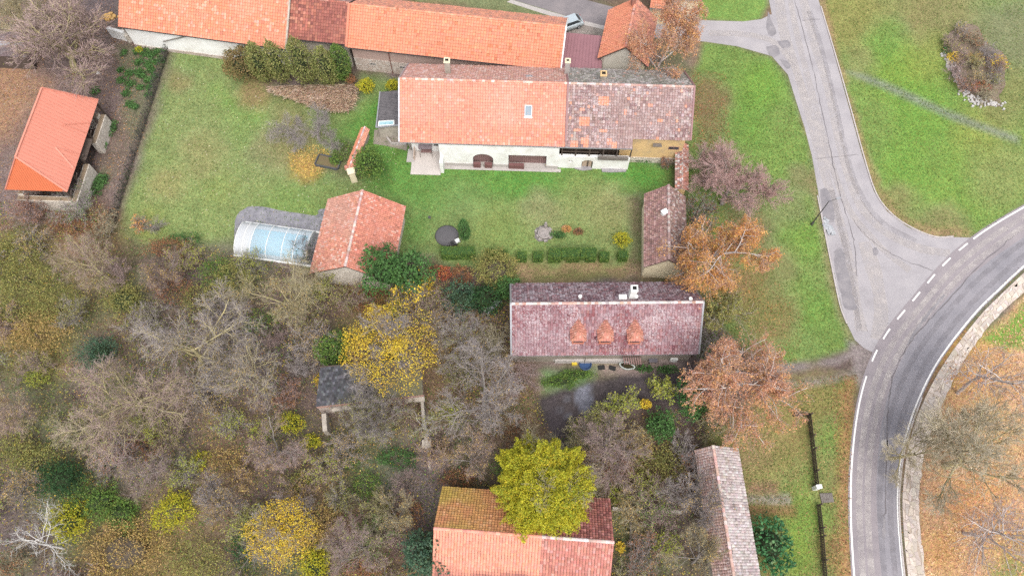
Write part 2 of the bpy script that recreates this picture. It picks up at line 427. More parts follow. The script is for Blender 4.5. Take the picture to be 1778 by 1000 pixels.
# field in the bend
paint(FIELD, (.125, .185, .04), .9, 1, .35)
for u, v, r, c, a in ((1480, 30, 60, (.20, .18, .06), .8), (1570, 20, 50, (.19, .175, .065), .7), (1640, 30, 70, (.185, .16, .075), .8), (1750, 60, 70, (.15, .15, .075), .85), (1560, 130, 50, (.13, .2, .03), .8),
                      (1540, 70, 40, (.11, .19, .035), .7), (1620, 100, 46, (.17, .2, .04), .7), (1600, 200, 60, (.11, .2, .03), .75), (1700, 240, 50, (.17, .2, .04), .8), (1660, 320, 60, (.125, .2, .035), .8),
                      (1570, 290, 46, (.11, .2, .03), .7), (1740, 300, 60, (.165, .185, .055), .75), (1560, 350, 30, (.19, .15, .07), .6), (1640, 395, 40, (.18, .15, .07), .7), (1490, 110, 30, (.17, .17, .06), .7), (1750, 170, 50, (.17, .16, .06), .7)):
    blob(u, v, r, c, a, 31 + (u % 9))
paint([(1462, 122), (1500, 130), (1560, 152), (1640, 190), (1770, 238), (1768, 250), (1640, 203), (1555, 163), (1500, 140)], (.15, .165, .105), 1.0, .9, .2, 37)
EDGE_R = [(1420, -10), (1450, 100), (1475, 190), (1497, 270), (1517, 332), (1540, 367), (1575, 394), (1620, 412), (1690, 408)]
paint(EDGE_R + [(1680, 398), (1620, 398), (1582, 382), (1552, 358), (1529, 325), (1508, 266), (1484, 188), (1458, 98), (1430, -10)], (.26, .17, .10), .8, .7, .5, 38, 1.5)
paint(TRI, (.12, .19, .04), .8, 1, .4)
# south verge by the road
paint(VERGE_S, (.15, .155, .05), 1.5, 1, 1)
for u, v, r, c, a in ((1330, 760, 60, (.22, .17, .075), .8), (1400, 690, 50, (.19, .16, .06), .7), (1350, 830, 40, (.19, .175, .065), .8), (1390, 900, 46, (.12, .19, .03), .85), (1400, 850, 40, (.14, .19, .04), .8),
                      (1445, 760, 30, (.13, .19, .04), .8), (1440, 850, 26, (.16, .15, .055), .7), (1390, 970, 40, (.13, .19, .03), .8), (1445, 950, 26, (.19, .14, .06), .8), (1300, 800, 30, (.2, .15, .08), .7)):
    blob(u, v, r, c, a, 31 + (u % 9))
paint([(1470, 655), (1486, 655), (1480, 720), (1474, 850), (1479, 1040), (1452, 1040), (1458, 880), (1456, 760)], (.30, .17, .08), 1, .8, .6, 39, 1.5)
paint([(1297, 858), (1370, 862), (1372, 876), (1297, 874)], (.22, .19, .16), .6, .9, .3, 40)
paint([(1298, 838), (1350, 838), (1352, 856), (1298, 856)], (.22, .13, .09), .6, .8, .3, 41)
paint([(1300, 876), (1380, 878), (1384, 898), (1300, 892)], (.2, .11, .06), .6, .8, .3, 42)
# gravel ruts of the drive
for pl in ([(1340, 640), (1420, 628), (1480, 612), (1484, 622), (1420, 637), (1345, 648)], [(1360, 664), (1430, 656), (1490, 640), (1494, 652), (1430, 665), (1362, 672)], [(1470, 590), (1500, 600), (1522, 605), (1496, 670), (1484, 660), (1478, 620)]):
    paint(pl, (.20, .17, .165), .7, .85, .4, 43, 1.2)
# leaf-covered bank south of the road
paint(BANK, (.42, .26, .15), .8, 1, .3)
for u, v, r, c, a in ((1680, 640, 60, (.38, .22, .05), .6), (1720, 760, 70, (.30, .21, .09), .8), (1640, 760, 40, (.32, .2, .10), .8), (1700, 880, 60, (.40, .2, .08), .7), (1760, 960, 50, (.28, .2, .06), .7), (1640, 960, 40, (.33, .18, .06), .7)):
    blob(u, v, r, c, a, 31 + (u % 9))
paint([(1698, 592), (1740, 560), (1778, 528), (1960, 420), (1960, 560), (1800, 604), (1750, 606)], (.12, .2, .03), 1.0, .95, .6, 44, 2)
paint([(1720, 985), (1778, 960), (1850, 1050), (1720, 1050)], (.16, .19, .05), 1.5, .8, .8, 45, 2)
# earth yard west
paint([(-60, -60), (300, -60), (215, 0), (200, 46), (300, 85), (250, 240), (195, 400), (-60, 345)], (.155, .115, .105), 2, .9, 1, 46)
paint([(-60, 105), (60, 105), (80, 150), (30, 250), (-60, 260)], (.29, .165, .09), 4, .75, 2, 47)
paint([(130, -40), (215, -40), (206, 46), (180, 45), (140, 30)], (.09, .075, .08), 2, .8, 1, 48)
paint([(205, 84), (290, 82), (268, 175), (240, 240), (205, 300), (150, 355), (130, 350), (190, 250), (215, 180)], (.11, .115, .06), 1.6, .8, 1, 49)
paint([(175, 205), (215, 200), (228, 240), (200, 300), (170, 290)], (.13, .095, .08), 1.5, .8, .8, 50)
# north edge by the lane
paint([(720, -60), (900, -60), (985, 30), (985, 46), (890, 30), (810, 14), (720, 4)], (.13, .15, .06), 1.5, .9, 1, 51)
paint([(985, 38), (1050, 42), (1048, 66), (985, 60)], (.23, .2, .18), .5, .9, .3, 52)
# dark yard south of the dormer house
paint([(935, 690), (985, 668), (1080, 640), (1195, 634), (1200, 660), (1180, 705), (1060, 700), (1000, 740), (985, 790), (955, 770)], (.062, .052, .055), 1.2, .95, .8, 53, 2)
paint([(1002, 674), (1022, 670), (1028, 698), (1014, 718), (1000, 704)], (.155, .16, .18), .35, .75, .45, 54, 1.2)
for u, v in ((985, 692), (972, 712), (985, 722)): blob(u, v, 7, (.14, .14, .16), .6, 55, 5)
paint([(1030, 632), (1185, 628), (1190, 645), (1100, 652), (1030, 648)], (.25, .19, .17), .8, .8, .5, 56)
paint([(940, 645), (1035, 640), (1030, 655), (990, 672), (945, 680)], (.10, .17, .045), 1.0, .8, .6, 57)
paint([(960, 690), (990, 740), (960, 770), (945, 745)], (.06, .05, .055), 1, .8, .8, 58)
# thicket floor tints
for u, v, r, c, a in ((60, 480, 80, (.19, .17, .06), .6), (60, 590, 60, (.20, .16, .06), .7), (180, 440, 60, (.17, .12, .07), .6), (130, 390, 60, (.21, .13, .085), .7), (420, 470, 50, (.12, .125, .06), .6), (470, 600, 60, (.085, .07, .065), .7),
                      (300, 640, 120, (.13, .11, .09), .6), (120, 850, 70, (.09, .12, .04), .7), (250, 960, 100, (.24, .18, .07), .7), (470, 700, 60, (.10, .075, .065), .7), (640, 810, 70, (.09, .12, .045), .6), (560, 880, 60, (.17, .12, .07), .7),
                      (620, 940, 60, (.18, .105, .08), .7), (850, 790, 80, (.13, .095, .075), .6), (1110, 830, 60, (.17, .10, .06), .7), (1180, 900, 60, (.12, .095, .08), .6), (640, 530, 50, (.15, .10, .05), .7), (800, 600, 50, (.18, .115, .07), .7), (520, 800, 50, (.11, .085, .06), .6)):
    blob(u, v, r, c, a, 31 + (u % 9))
_g = np.clip((GC[..., 1] - GC[..., 0] * .92) * 30, 0, 1)[..., None]      # living grass is paler than the survey tints
GC = GC * (1 + _g * np.array([.20, .20, .45]))
GC = GC * np.where(_g > .5, 1.0, 1.08)
zone = np.zeros((NY - 1, NX - 1), int)
cx = (XX[:-1, :-1] + GS / 2); cy = (YY[:-1, :-1] + GS / 2)
for k, poly in enumerate((LAWN, VERGE, VERGE_S, FIELD, BANK), 1):
    zone[inpoly(cx, cy, PP(poly))] = k
GV = np.stack([XX, YY, np.zeros_like(XX)], -1).reshape(-1, 3)
GCv = GC.reshape(-1, 3)
ii, jj = np.meshgrid(np.arange(NX - 1), np.arange(NY - 1))
GF = np.stack([jj * NX + ii, jj * NX + ii + 1, (jj + 1) * NX + ii + 1, (jj + 1) * NX + ii], -1)
for k, (nm, lb) in enumerate((('ground', 'brown leaf-strewn earth under the thicket and around the farm buildings'),
                              ('lawn', 'mown garden and courtyard lawn between the farmhouse and the thicket'),
                              ('grass_verge', 'grass strip between the farmhouse and the pale side road'),
                              ('grass_verge', 'leafy grass strip between the long shed and the main road'),
                              ('field', 'large green meadow inside the bend of the roads'),
                              ('leaf_bank', 'bank covered in orange leaves beyond the stone pavement'))):
    F = GF[zone == k]
    idx, inv = np.unique(F.ravel(), return_inverse=True)
    V = GV[idx]; F2 = inv.reshape(-1, 4)
    C = GCv[idx]
    if k == 0:                                     # out to the horizon
        n0 = len(V); B = 3000.0
        ring = np.array([(GX0, GY0, 0), (GX1, GY0, 0), (GX1, GY1, 0), (GX0, GY1, 0), (-B, -B, 0), (B, -B, 0), (B, B, 0), (-B, B, 0)], float)
        ring[0:4, 0] = np.clip(ring[0:4, 0], gx[0], gx[-1]); ring[0:4, 1] = np.clip(ring[0:4, 1], gy[0], gy[-1])
        V = np.vstack([V, ring]); F2 = np.vstack([F2, [[n0 + a, n0 + 4 + a, n0 + 4 + (a + 1) % 4, n0 + (a + 1) % 4] for a in range(4)]])
        F2[-4:] = F2[-4:, ::-1] if False else F2[-4:]
        C = np.vstack([C, np.tile([.13, .12, .07], (8, 1))])
    me = np_mesh(nm, V, F2, GROUND, None, True)
    at = me.attributes.new('col', 'FLOAT_COLOR', 'POINT')
    at.data.foreach_set('color', np.hstack([C, np.ones((len(C), 1))]).astype(np.float32).ravel())
    struct(nm, me, lb)

# ---------------------------------------------------------------- roads
def mat_asphalt(name, c1, c2, c3, scale=.35):
    m, nt, b, o = _new(name)
    co = nt.nodes.new('ShaderNodeTexCoord').outputs['Object']
    n1 = _noise(nt, scale, 6, .6, co); n2 = _noise(nt, 5.0, 4, .7, co); n3 = _noise(nt, 45.0, 2, .6, co)
    f = _math(nt, 'ADD', _math(nt, 'MULTIPLY', n1.outputs[0], .7), _math(nt, 'MULTIPLY', n2.outputs[0], .3))
    c = _ramp(nt, f, [(.35, c1), (.5, c2), (.66, c3)])
    k = _math(nt, 'ADD', _math(nt, 'MULTIPLY', n3.outputs[0], .5), .75)
    mm = nt.nodes.new('ShaderNodeVectorMath'); mm.operation = 'SCALE'
    nt.links.new(c, mm.inputs[0]); nt.links.new(k, mm.inputs['Scale'])
    nt.links.new(mm.outputs[0], b.inputs['Base Color']); b.inputs['Roughness'].default_value = .9
    b.inputs['Specular IOR Level'].default_value = .2
    _bump(nt, b, n3.outputs[0], .4, .02)
    return m
ASPH_PALE = mat_asphalt('pale_worn_asphalt', (.265, .245, .255), (.31, .29, .30), (.35, .325, .33))
ASPH_IN = mat_asphalt('mauve_asphalt', (.20, .178, .19), (.24, .212, .222), (.275, .245, .252))
ASPH_OUT = mat_asphalt('blue_grey_asphalt', (.18, .172, .19), (.22, .208, .225), (.26, .243, .26))
ASPH_DARK = mat_asphalt('patched_asphalt', (.17, .16, .17), (.215, .20, .21), (.27, .25, .255), 1.0)
ASPH_LANE = mat_asphalt('lane_asphalt', (.15, .135, .14), (.19, .17, .175), (.24, .21, .21))
PAINT = mat('road_paint', (.78, .77, .75), (.62, .60, .58), 6, .7, .1)
def smooth_line(p, n=6):
    p = np.asarray(p, float); out = []
    for i in range(len(p) - 1):
        a = p[max(i - 1, 0)]; b = p[i]; c = p[i + 1]; d = p[min(i + 2, len(p) - 1)]
        for t in np.arange(n) / n:
            out.append(.5 * ((2 * b) + (c - a) * t + (2 * a - 5 * b + 4 * c - d) * t * t + (3 * b - a - 3 * c + d) * t ** 3))
    out.append(p[-1]); return np.array(out)
def ribbon(L, R, z, n=40):
    """strip between two polylines, both resampled to n stations"""
    def rs(p):
        s = np.r_[0, np.cumsum(np.linalg.norm(np.diff(p, axis=0), axis=1))]
        q = np.linspace(0, s[-1], n); return np.stack([np.interp(q, s, p[:, i]) for i in range(3)], 1)
    L = rs(L); R = rs(R); V = np.vstack([L, R]); V[:, 2] = z
    F = [[n + i, n + i + 1, i + 1, i] for i in range(n - 1)]
    return V, np.array(F)
def offset(line, d):
    t = np.gradient(line, axis=0); t /= np.linalg.norm(t, axis=1)[:, None] + 1e-9
    return line + np.stack([-t[:, 1], t[:, 0], 0 * t[:, 0]], 1) * d
def flat(name, px, z, m, label, jag=0.0, n=1):
    w = PP(px)
    if n > 1: w = smooth_line(np.vstack([w, w[:1]]), n)[:-1]
    if jag:
        r = np.random.RandomState(len(px) * 7 + int(abs(w[0, 0]) * 10)); w[:, :2] += r.randn(len(w), 2) * jag
    w[:, 2] = z
    me = bpy.data.meshes.new(name); me.from_pydata([tuple(p) for p in w], [], [tuple(range(len(w)))])
    me.update()
    if me.polygons[0].normal.z < 0: me.flip_normals()
    me.materials.append(m); return struct(name, me, label)

line_o = smooth_line(PP([(1960, 262), (1860, 315), (1778, 360), (1730, 388), (1690, 415), (1640, 458), (1580, 528), (1540, 578), (1512, 632), (1492, 700), (1480, 790), (1477, 880), (1481, 970), (1488, 1050), (1500, 1120)]))
line_i = smooth_line(PP([(1960, 330), (1860, 392), (1778, 462), (1735, 502), (1690, 547), (1630, 625), (1592, 700), (1570, 770), (1560, 840), (1559, 890), (1564, 960), (1572, 1030), (1585, 1120)]))
V, F = ribbon(line_o, line_i, 0, 70)
mid = (V[:70] + V[70:]) / 2
out_edge = V[:70] + (V[:70] - V[70:]) * .055; in_edge = V[70:] + (V[70:] - V[:70]) * .035
midw = mid + (V[70:] - V[:70]) * (.06 * np.sin(np.linspace(0, 9, 70)))[:, None]
Va, Fa = ribbon(out_edge, midw, .014, 70)
struct('road', np_mesh('road', Va, Fa, ASPH_IN), 'mauve-grey outer lane of the curving main road')
Va, Fa = ribbon(midw, in_edge, .014, 70)
struct('road', np_mesh('road', Va, Fa, ASPH_OUT), 'blue-grey inner lane of the curving main road beside the pavement')
# side road with its mouth
SIDE = [(1332, -70), (1335, 0), (1340, 25), (1322, 34), (1290, 38), (1225, 36), (1160, 30), (1100, 28), (1092, 62), (1160, 68), (1225, 73), (1280, 81), (1340, 98), (1368, 130), (1382, 175), (1397, 222), (1410, 272),
        (1420, 330), (1428, 380), (1440, 440), (1452, 500), (1468, 556), (1484, 590), (1500, 604), (1516, 612), (1545, 566), (1582, 520), (1642, 452), (1690, 413), (1662, 412), (1620, 412), (1575, 394), (1540, 367), (1517, 332), (1497, 270), (1475, 190), (1450, 100), (1421, 0), (1405, -70)]
flat('side_road', SIDE, .008, ASPH_PALE, 'pale worn asphalt side road running down to the junction')
flat('lane', [(860, -30), (930, -30), (1000, -4), (1062, 12), (1120, 24), (1118, 60), (1075, 52), (1010, 36), (950, 18), (890, 0)], .006, ASPH_LANE, 'narrow dark lane behind the barn at the top edge')
flat('path', [(888, 0), (950, 19), (1010, 36), (1056, 47), (1054, 53), (1005, 42), (945, 25), (880, 4)], .010, CONCRETE, 'pale paved strip along the near edge of the narrow lane')
patches = [([(1424, 330), (1436, 328), (1446, 352), (1449, 382), (1440, 387), (1429, 378)], 'grey patched strip in the side road beside the lamp post'),
           ([(1448, 436), (1462, 432), (1472, 470), (1480, 505), (1470, 512), (1458, 506), (1450, 465)], 'long dark repair patch along the side road near the junction'),
           ([(1460, 512), (1478, 508), (1487, 534), (1480, 538), (1466, 535)], 'pale grey repair patch below the long dark one'),
           ([(1514, 432), (1522, 430), (1526, 440), (1518, 444)], 'round brown stain in the junction mouth'),
           ([(1334, 20), (1341, 40), (1348, 58), (1338, 64), (1330, 48)], 'dark tar stains at the corner of the narrow lane'),
           ([(1350, 72), (1366, 70), (1373, 80), (1358, 84)], 'dark tar stain in the middle of the lane mouth'),
           ([(1330, 82), (1348, 80), (1354, 94), (1346, 99), (1334, 94)], 'dark tar stain at the lower side of the lane mouth'),
           ([(1354, 104), (1368, 108), (1372, 120), (1364, 118)], 'small tar stain at the grass corner of the side road')]
for k, (px, lb) in enumerate(patches): flat('asphalt_patch', px, .0128 + k * .0005, ASPH_DARK, lb, .04, 3)
CRACK = mat('crack_tar', (.11, .10, .105), (.15, .135, .14), 5, .9, 0)
def strip(name, pts, w, z, m, label, zig=0.0, seed=1):
    pts = smooth_line(np.asarray(pts), 8); r = np.random.RandomState(seed)
    if zig: pts[:, :2] += r.randn(len(pts), 2) * zig
    ww = w * (1 + (r.rand(len(pts)) - .5) * (1.2 if zig else 0))
    A = offset(pts, 1.0) - pts
    V = np.vstack([pts + A * ww[:, None] / 2, pts - A * ww[:, None] / 2]); V[:, 2] = z; n = len(pts)
    return struct(name, np_mesh(name, V, np.array([[n + i, n + i + 1, i + 1, i] for i in range(n - 1)]), m), label)
strip('road_crack', PP([(1380, 0), (1396, 60), (1412, 120), (1424, 180), (1440, 250), (1450, 300), (1462, 350), (1478, 400), (1485, 440), (1488, 480)]), .07, .0190, CRACK, 'long dark crack down the middle of the side road', .04, 2)
strip('road_crack', PP([(1392, 36), (1424, 34)]), .06, .0195, CRACK, 'short cross crack near the top of the side road', .03, 3)
strip('road_crack', PP([(1416, 276), (1440, 274), (1490, 268)]), .05, .0195, CRACK, 'cross crack where the side road surface changes', .03, 4)
strip('road_crack', PP([(1480, 380), (1500, 405), (1530, 430), (1570, 452), (1620, 470)]), .05, .0195, CRACK, 'curved hairline crack sweeping into the junction', .05, 5)
strip('road_crack', PP([(1760, 410), (1700, 462), (1640, 528), (1600, 570), (1570, 610), (1552, 650), (1544, 690), (1540, 760), (1538, 840), (1537, 900)]), .10, .019, CRACK, 'dark seam crack along the middle of the main road', .05, 6)
strip('road_crack', PP([(1640, 512), (1600, 560), (1575, 600)]), .30, .018, ASPH_DARK, 'dark tar streak beside the seam of the main road', .02, 7)
strip('road_crack', PP([(1536, 900), (1535, 918), (1534, 936)]), .30, .018, ASPH_DARK, 'short tar stain low on the main road', .01, 8)
strip('road_crack', PP([(1540, 705), (1535, 740), (1532, 770)]), .26, .018, ASPH_DARK, 'tar streak in the road bend beneath the bare branches', .015, 9)
flat('manhole_cover', [(1536 + 7 * cos(t), 769 + 7 * sin(t)) for t in np.arange(10) * 2 * pi / 10], .019, CONCRETE, 'round pale manhole cover in the inner lane')
# worn wheel tracks: a ragged paler skin on the asphalt
def mat_worn(name, c, amt):
    m, nt, b, o = _new(name); co = nt.nodes.new('ShaderNodeTexCoord').outputs['Object']
    n1 = _noise(nt, .9, 5, .75, co); n2 = _noise(nt, 14.0, 3, .7, co)
    b.inputs['Base Color'].default_value = (*c, 1); b.inputs['Roughness'].default_value = .95
    f = _math(nt, 'ADD', _math(nt, 'MULTIPLY', n1.outputs[0], .75), _math(nt, 'MULTIPLY', n2.outputs[0], .35))
    nt.links.new(_math(nt, 'MULTIPLY', _ramp(nt, f, [(.42, (0, 0, 0)), (.68, (1, 1, 1))]), amt), b.inputs['Alpha'])
    return m
WORN = mat_worn('pale_wheel_wear', (.44, .40, .385), .8); WORN_D = mat_worn('dark_wheel_wear', (.165, .15, .16), .3)
for k, (px, w_, m_, lb) in enumerate((([(1352, -10), (1362, 60), (1385, 130), (1412, 220), (1432, 300), (1450, 360), (1470, 430), (1484, 510), (1496, 575)], 1.2, WORN, 'pale dusty wheel track down the farm side of the side road'), ([(1392, -10), (1412, 70), (1436, 150), (1456, 240), (1472, 300), (1496, 360), (1540, 405), (1600, 432), (1650, 440)], 1.1, WORN, 'pale wheel track sweeping right into the main road'),
                                     ([(1370, -10), (1384, 60), (1404, 140), (1428, 230), (1448, 300), (1478, 370), (1530, 430), (1580, 470)], .8, WORN, 'pale middle wheel track of the side road'), ([(1405, 20), (1428, 90), (1450, 180), (1470, 270), (1490, 330), (1530, 385), (1590, 418)], .7, WORN_D, 'dark wheel track on the meadow side of the side road'),
                                     ([(1444, 330), (1456, 380), (1468, 430), (1478, 480), (1486, 530), (1492, 570)], .6, WORN_D, 'dark muddy track beside the repair patches'), ([(1230, 58), (1290, 60), (1340, 72), (1376, 110), (1398, 170)], .9, WORN, 'pale wheel track turning into the narrow lane'), ([(1500, 420), (1520, 480), (1530, 540), (1524, 590)], 1.6, WORN, 'pale dusty patch in the junction mouth'))):
    pts = smooth_line(PP(px), 6); n_ = len(pts); Aq = offset(pts, 1.0) - pts; ww = w_ * (.8 + .4 * vnoise(np.arange(n_) * 1.0, np.zeros(n_), 4, 7 + k)); V_ = np.vstack([pts + Aq * ww[:, None] / 2, pts - Aq * ww[:, None] / 2]); V_[:, 2] = .0105 + k * .0003
    struct('wheel_track', np_mesh('wheel_track', V_, np.array([[n_ + i, n_ + i + 1, i + 1, i] for i in range(n_ - 1)]), m_), lb)
for k, (fr_, w_, m_, lb) in enumerate(((.18, .6, WORN, 'pale wheel track nearest the outer line of the main road'), (.36, .6, WORN, 'second pale wheel track in the outer lane'), (.62, .55, WORN_D, 'dark wheel track in the inner lane'), (.84, .55, WORN_D, 'dark wheel track beside the inner line'))):
    L0 = V[:70] * (1 - fr_) + V[70:] * fr_; Aq = offset(L0, 1.0) - L0; V_ = np.vstack([L0 + Aq * w_ / 2, L0 - Aq * w_ / 2]); V_[:, 2] = .0165
    struct('wheel_track', np_mesh('wheel_track', V_, np.array([[70 + i, 71 + i, i + 1, i] for i in range(69)]), m_), lb)
# painted lines
def line_strip(name, line, w, label, z=.02):
    A = offset(line, 1.0) - line
    V = np.vstack([line + A * w / 2, line - A * w / 2]); V[:, 2] = z; n = len(line)
    return struct(name, np_mesh(name, V, np.array([[n + i, n + i + 1, i + 1, i] for i in range(n - 1)]), PAINT), label)
line_strip('road_marking', line_i, .17, 'solid white edge line along the inner side of the bend')
s = np.r_[0, np.cumsum(np.linalg.norm(np.diff(line_o, axis=0), axis=1))]
def along(q): return np.stack([np.interp(q, s, line_o[:, i]) for i in range(3)], 1)
def s_near(u, v):
    p = P(u, v); return s[np.argmin(np.linalg.norm(line_o - p, axis=1))]
sa, sb = s_near(1692, 413), s_near(1502, 652)
line_strip('road_marking', along(np.linspace(0, sa, 30)), .17, 'solid white edge line beside the meadow')
line_strip('road_marking', along(np.linspace(sb, s[-1], 40)), .17, 'solid white edge line along the leafy verge')
q = sa + 1.0
names = ['first', 'second', 'third', 'fourth', 'fifth', 'sixth', 'seventh', 'eighth', 'ninth', 'tenth', 'eleventh', 'twelfth']
i = 0
while q + 1.6 < sb:
    line_strip('road_dash', along(np.linspace(q, q + 1.55, 4)), .17, '%s white dash across the junction, counted from the meadow side' % names[min(i, 11)]); q += 3.1; i += 1
# kerbs
KERB = mat('kerb_stone', (.46, .42, .40), (.36, .32, .31), 5, .9, .3)
def kerb(px, label, w=.14, h=.11):
    pts = smooth_line(PP(px), 4); mb = MB()
    for a, b in zip(pts[:-1], pts[1:]):
        d = nrm(b - a); L = np.linalg.norm(b - a); k = max(1, int(L / 1.0))
        for j in range(k):
            p0 = a + (b - a) * (j / k) + d * .01; p1 = a + (b - a) * ((j + 1) / k) - d * .01
            mb.bar(p0 + Z * (h / 2 - .04), p1 + Z * (h / 2 - .04), w, h + .08 - .0)
    struct('kerb', mb.mesh('kerb', KERB), label)
kerb([(1425, 12), (1452, 102), (1477, 190), (1499, 270), (1519, 332), (1542, 366), (1576, 392), (1621, 411), (1655, 411)], 'low kerb stones where the meadow meets the side road')
kerb([(1419, 340), (1432, 405), (1444, 465), (1458, 530), (1470, 562)], 'low kerb stones along the farm side of the side road')
kerb([(1600, 690), (1572, 772), (1562, 842), (1561, 890), (1566, 960), (1575, 1040)], 'low kerb stones between the main road line and the stone pavement')
# stone pavement: every flag its own piece
pv_in = in_edge + 0; rs = np.random.RandomState(11)
tmp = (V * 0)
pl = smooth_line(PP([(1790, 462), (1742, 507), (1697, 553), (1638, 632), (1600, 704), (1578, 772), (1568, 842), (1567, 890), (1572, 960), (1580, 1030)]), 8)
pr = smooth_line(PP([(1800, 492), (1778, 508), (1720, 562), (1668, 636), (1634, 706), (1608, 776), (1597, 842), (1596, 890), (1602, 960), (1610, 1030)]), 8)
NST = 116
Vp, Fp = ribbon(pl, pr, .02, NST)
pav = struct('stone_pavement', np_mesh('stone_pavement', Vp, Fp, mat('pavement_bed', (.42, .35, .29), (.32, .25, .20), 4, .95, .4)), 'strip of pale crazy paving along the main road bend')
NA = 5
lat = np.zeros((NST, NA + 1, 3))
for a in range(NA + 1): lat[:, a] = Vp[:NST] * (1 - a / NA) + Vp[NST:] * (a / NA)
jit = rs.randn(NST, NA + 1, 2) * .125; jit[:, 0] = 0; jit[:, -1] *= .5; lat[..., :2] += jit
cells = []
used = np.zeros((NST, NA), bool)
for i in range(NST - 1):
    for a in range(NA):
        if used[i, a]: continue
        i2, a2 = i + 1, a + 1
        if rs.rand() < .45 and i < NST - 2 and not used[i + 1, a]: i2 = i + 2; used[i + 1, a] = True
        elif rs.rand() < .3 and a < NA - 1 and not used[i, a + 1]: a2 = a + 2; used[i, a + 1] = True
        cells.append((i, a, i2, a2))
fl_v, fl_f, fl_c = [], [], []
cells.sort(key=lambda c: -(c[2] - c[0]) * (c[3] - c[1]) + c[0] * .0001)
for n_, (i, a, i2, a2) in enumerate(cells):
    q4 = np.array([lat[i, a], lat[i, a2], lat[i2, a2], lat[i2, a]]); c = q4.mean(0); q4 = c + (q4 - c) * .945
    h = .02 + rs.rand() * .02
    col_ = np.array([.48, .415, .365]) * (.80 + rs.rand() * .38) * np.array([1, .97 + rs.rand() * .06, .93 + rs.rand() * .12])
    top = c + (q4 - c) * .93 + Z * h
    vs = np.vstack([q4, top]); fs = np.array([[4, 5, 6, 7], [0, 1, 5, 4], [1, 2, 6, 5], [2, 3, 7, 6], [3, 0, 4, 7]])[:, ::-1]
    if n_ < 300:
        vs = vs - c
        o = obj('flagstone', np_mesh('flagstone', vs, fs, STONEC, np.tile(col_, (5, 1)))); o.parent = pav; o.location = tuple(c)
    else:
        fl_f.append(fs + len(fl_v) * 8); fl_v.append(vs); fl_c.append(np.tile(col_, (5, 1)))
if fl_v: obj('small_flagstones', np_mesh('small_flagstones', np.vstack(fl_v), np.vstack(fl_f), STONEC, np.vstack(fl_c)), pav, kind='stuff')

# ---------------------------------------------------------------- building kit
def tile_arrays(p00, p10, p11, p01, tw, th, colfn, lift=.085, hump=.03, gap=.035, seed=1, stag=False):
    """courses of overlapping tiles on the slope p00-p10 (eave) to p01-p11 (ridge); each tile its own raised piece"""
    r = np.random.RandomState(seed)
    p00, p10, p11, p01 = [np.asarray(p, float) for p in (p00, p10, p11, p01)]
    ex = nrm(p10 - p00); top = (p01 + p11) / 2 - p00; ey = nrm(top - ex * (top @ ex)); ez = np.cross(ex, ey)
    W = np.linalg.norm(p10 - p00); x01, x11 = (p01 - p00) @ ex, (p11 - p00) @ ex; H = top @ ey
    n = max(1, int(round(H / th))); th = H / n
    xl, xr = min(0, x01), max(W, x11)
    c0, c1 = int(math.floor(xl / tw)), int(math.ceil(xr / tw))
    J, I = np.meshgrid(np.arange(n), np.arange(c0, c1), indexing='ij'); J = J.ravel(); I = I.ravel()
    v0 = J * th; v1 = v0 + th * 1.04
    sh = (J % 2) * .5 * tw if stag else 0
    def lr(v):
        t = np.clip(v / H, 0, 1); return x01 * t, W + (x11 - W) * t
    l0, r0 = lr(v0); l1, r1 = lr(v1)
    g = gap * tw
    a0 = np.clip(I * tw + sh + g, l0, r0); b0 = np.clip((I + 1) * tw + sh - g, l0, r0)
    a1 = np.clip(I * tw + sh + g, l1, r1); b1 = np.clip((I + 1) * tw + sh - g, l1, r1)
    ok = ((b0 - a0) > .03) | ((b1 - a1) > .03)
    J, I, v0, v1, a0, b0, a1, b1 = [q[ok] for q in (J, I, v0, v1, a0, b0, a1, b1)]
    m = len(I); li = lift * (1 + (r.rand(m) - .5) * .5); dx = (r.rand(m) - .5) * .02
    def pt(x, y, z): return p00 + np.outer(x, ex) + np.outer(y, ey) + np.outer(z, ez)
    V = np.stack([pt(a0 + dx, v0, li), pt((a0 + b0) / 2 + dx, v0, li + hump), pt(b0 + dx, v0, li),
                  pt(a1, v1, 0 * li + .006), pt((a1 + b1) / 2, v1, 0 * li + hump + .006), pt(b1, v1, 0 * li + .006),
                  pt(a0 + dx, v0 + .004, li * .72), pt((a0 + b0) / 2 + dx, v0 + .004, li * .72 + hump), pt(b0 + dx, v0 + .004, li * .72)], 1)
    base = np.array([[0, 1, 4, 3], [1, 2, 5, 4], [6, 7, 1, 0], [7, 8, 2, 1]])
    F = (np.arange(m)[:, None, None] * 9 + base[None]).reshape(-1, 4)
    C = colfn((a0 + b0) / 2, (v0 + v1) / 2, W, H, r, I, J)
    return V.reshape(-1, 3), F, np.repeat(C, 4, 0)
def palette(r, n, cols, w, jit=.12):
    i = r.choice(len(cols), n, p=np.array(w) / sum(w)); c = np.array(cols)[i]
    return c * (1 + r.randn(n, 1) * jit) * (1 + r.randn(n, 3) * .03)
def style(main, spots, sw, jit=.1, big=None, bigs=3.0, bamt=.6, k=0, moss=None, patches=None):
    def fn(x, y, W, H, r, I, J):
        n = len(x); c = palette(r, n, [main] + spots, [1 - sum(sw)] + list(sw), jit)
        if big is not None:
            a = np.clip((fnoise(x + 50, y + 20, bigs, 60 - k % 20) - .42) * 4, 0, 1)[:, None] * bamt
            c = c * (1 - a) + np.array(big) * (1 + r.randn(n, 1) * jit) * a
        if moss is not None: c = moss(c, x, y, W, H, r)
        for (px, py, w, h, pc) in (patches or []):
            m = (abs(x - px * W) < w) & (abs(y - py * H) < h); c[m] = np.array(pc) * (1 + r.randn(m.sum(), 1) * .05)
        return np.clip(c * .95, .01, .95)
    return fn
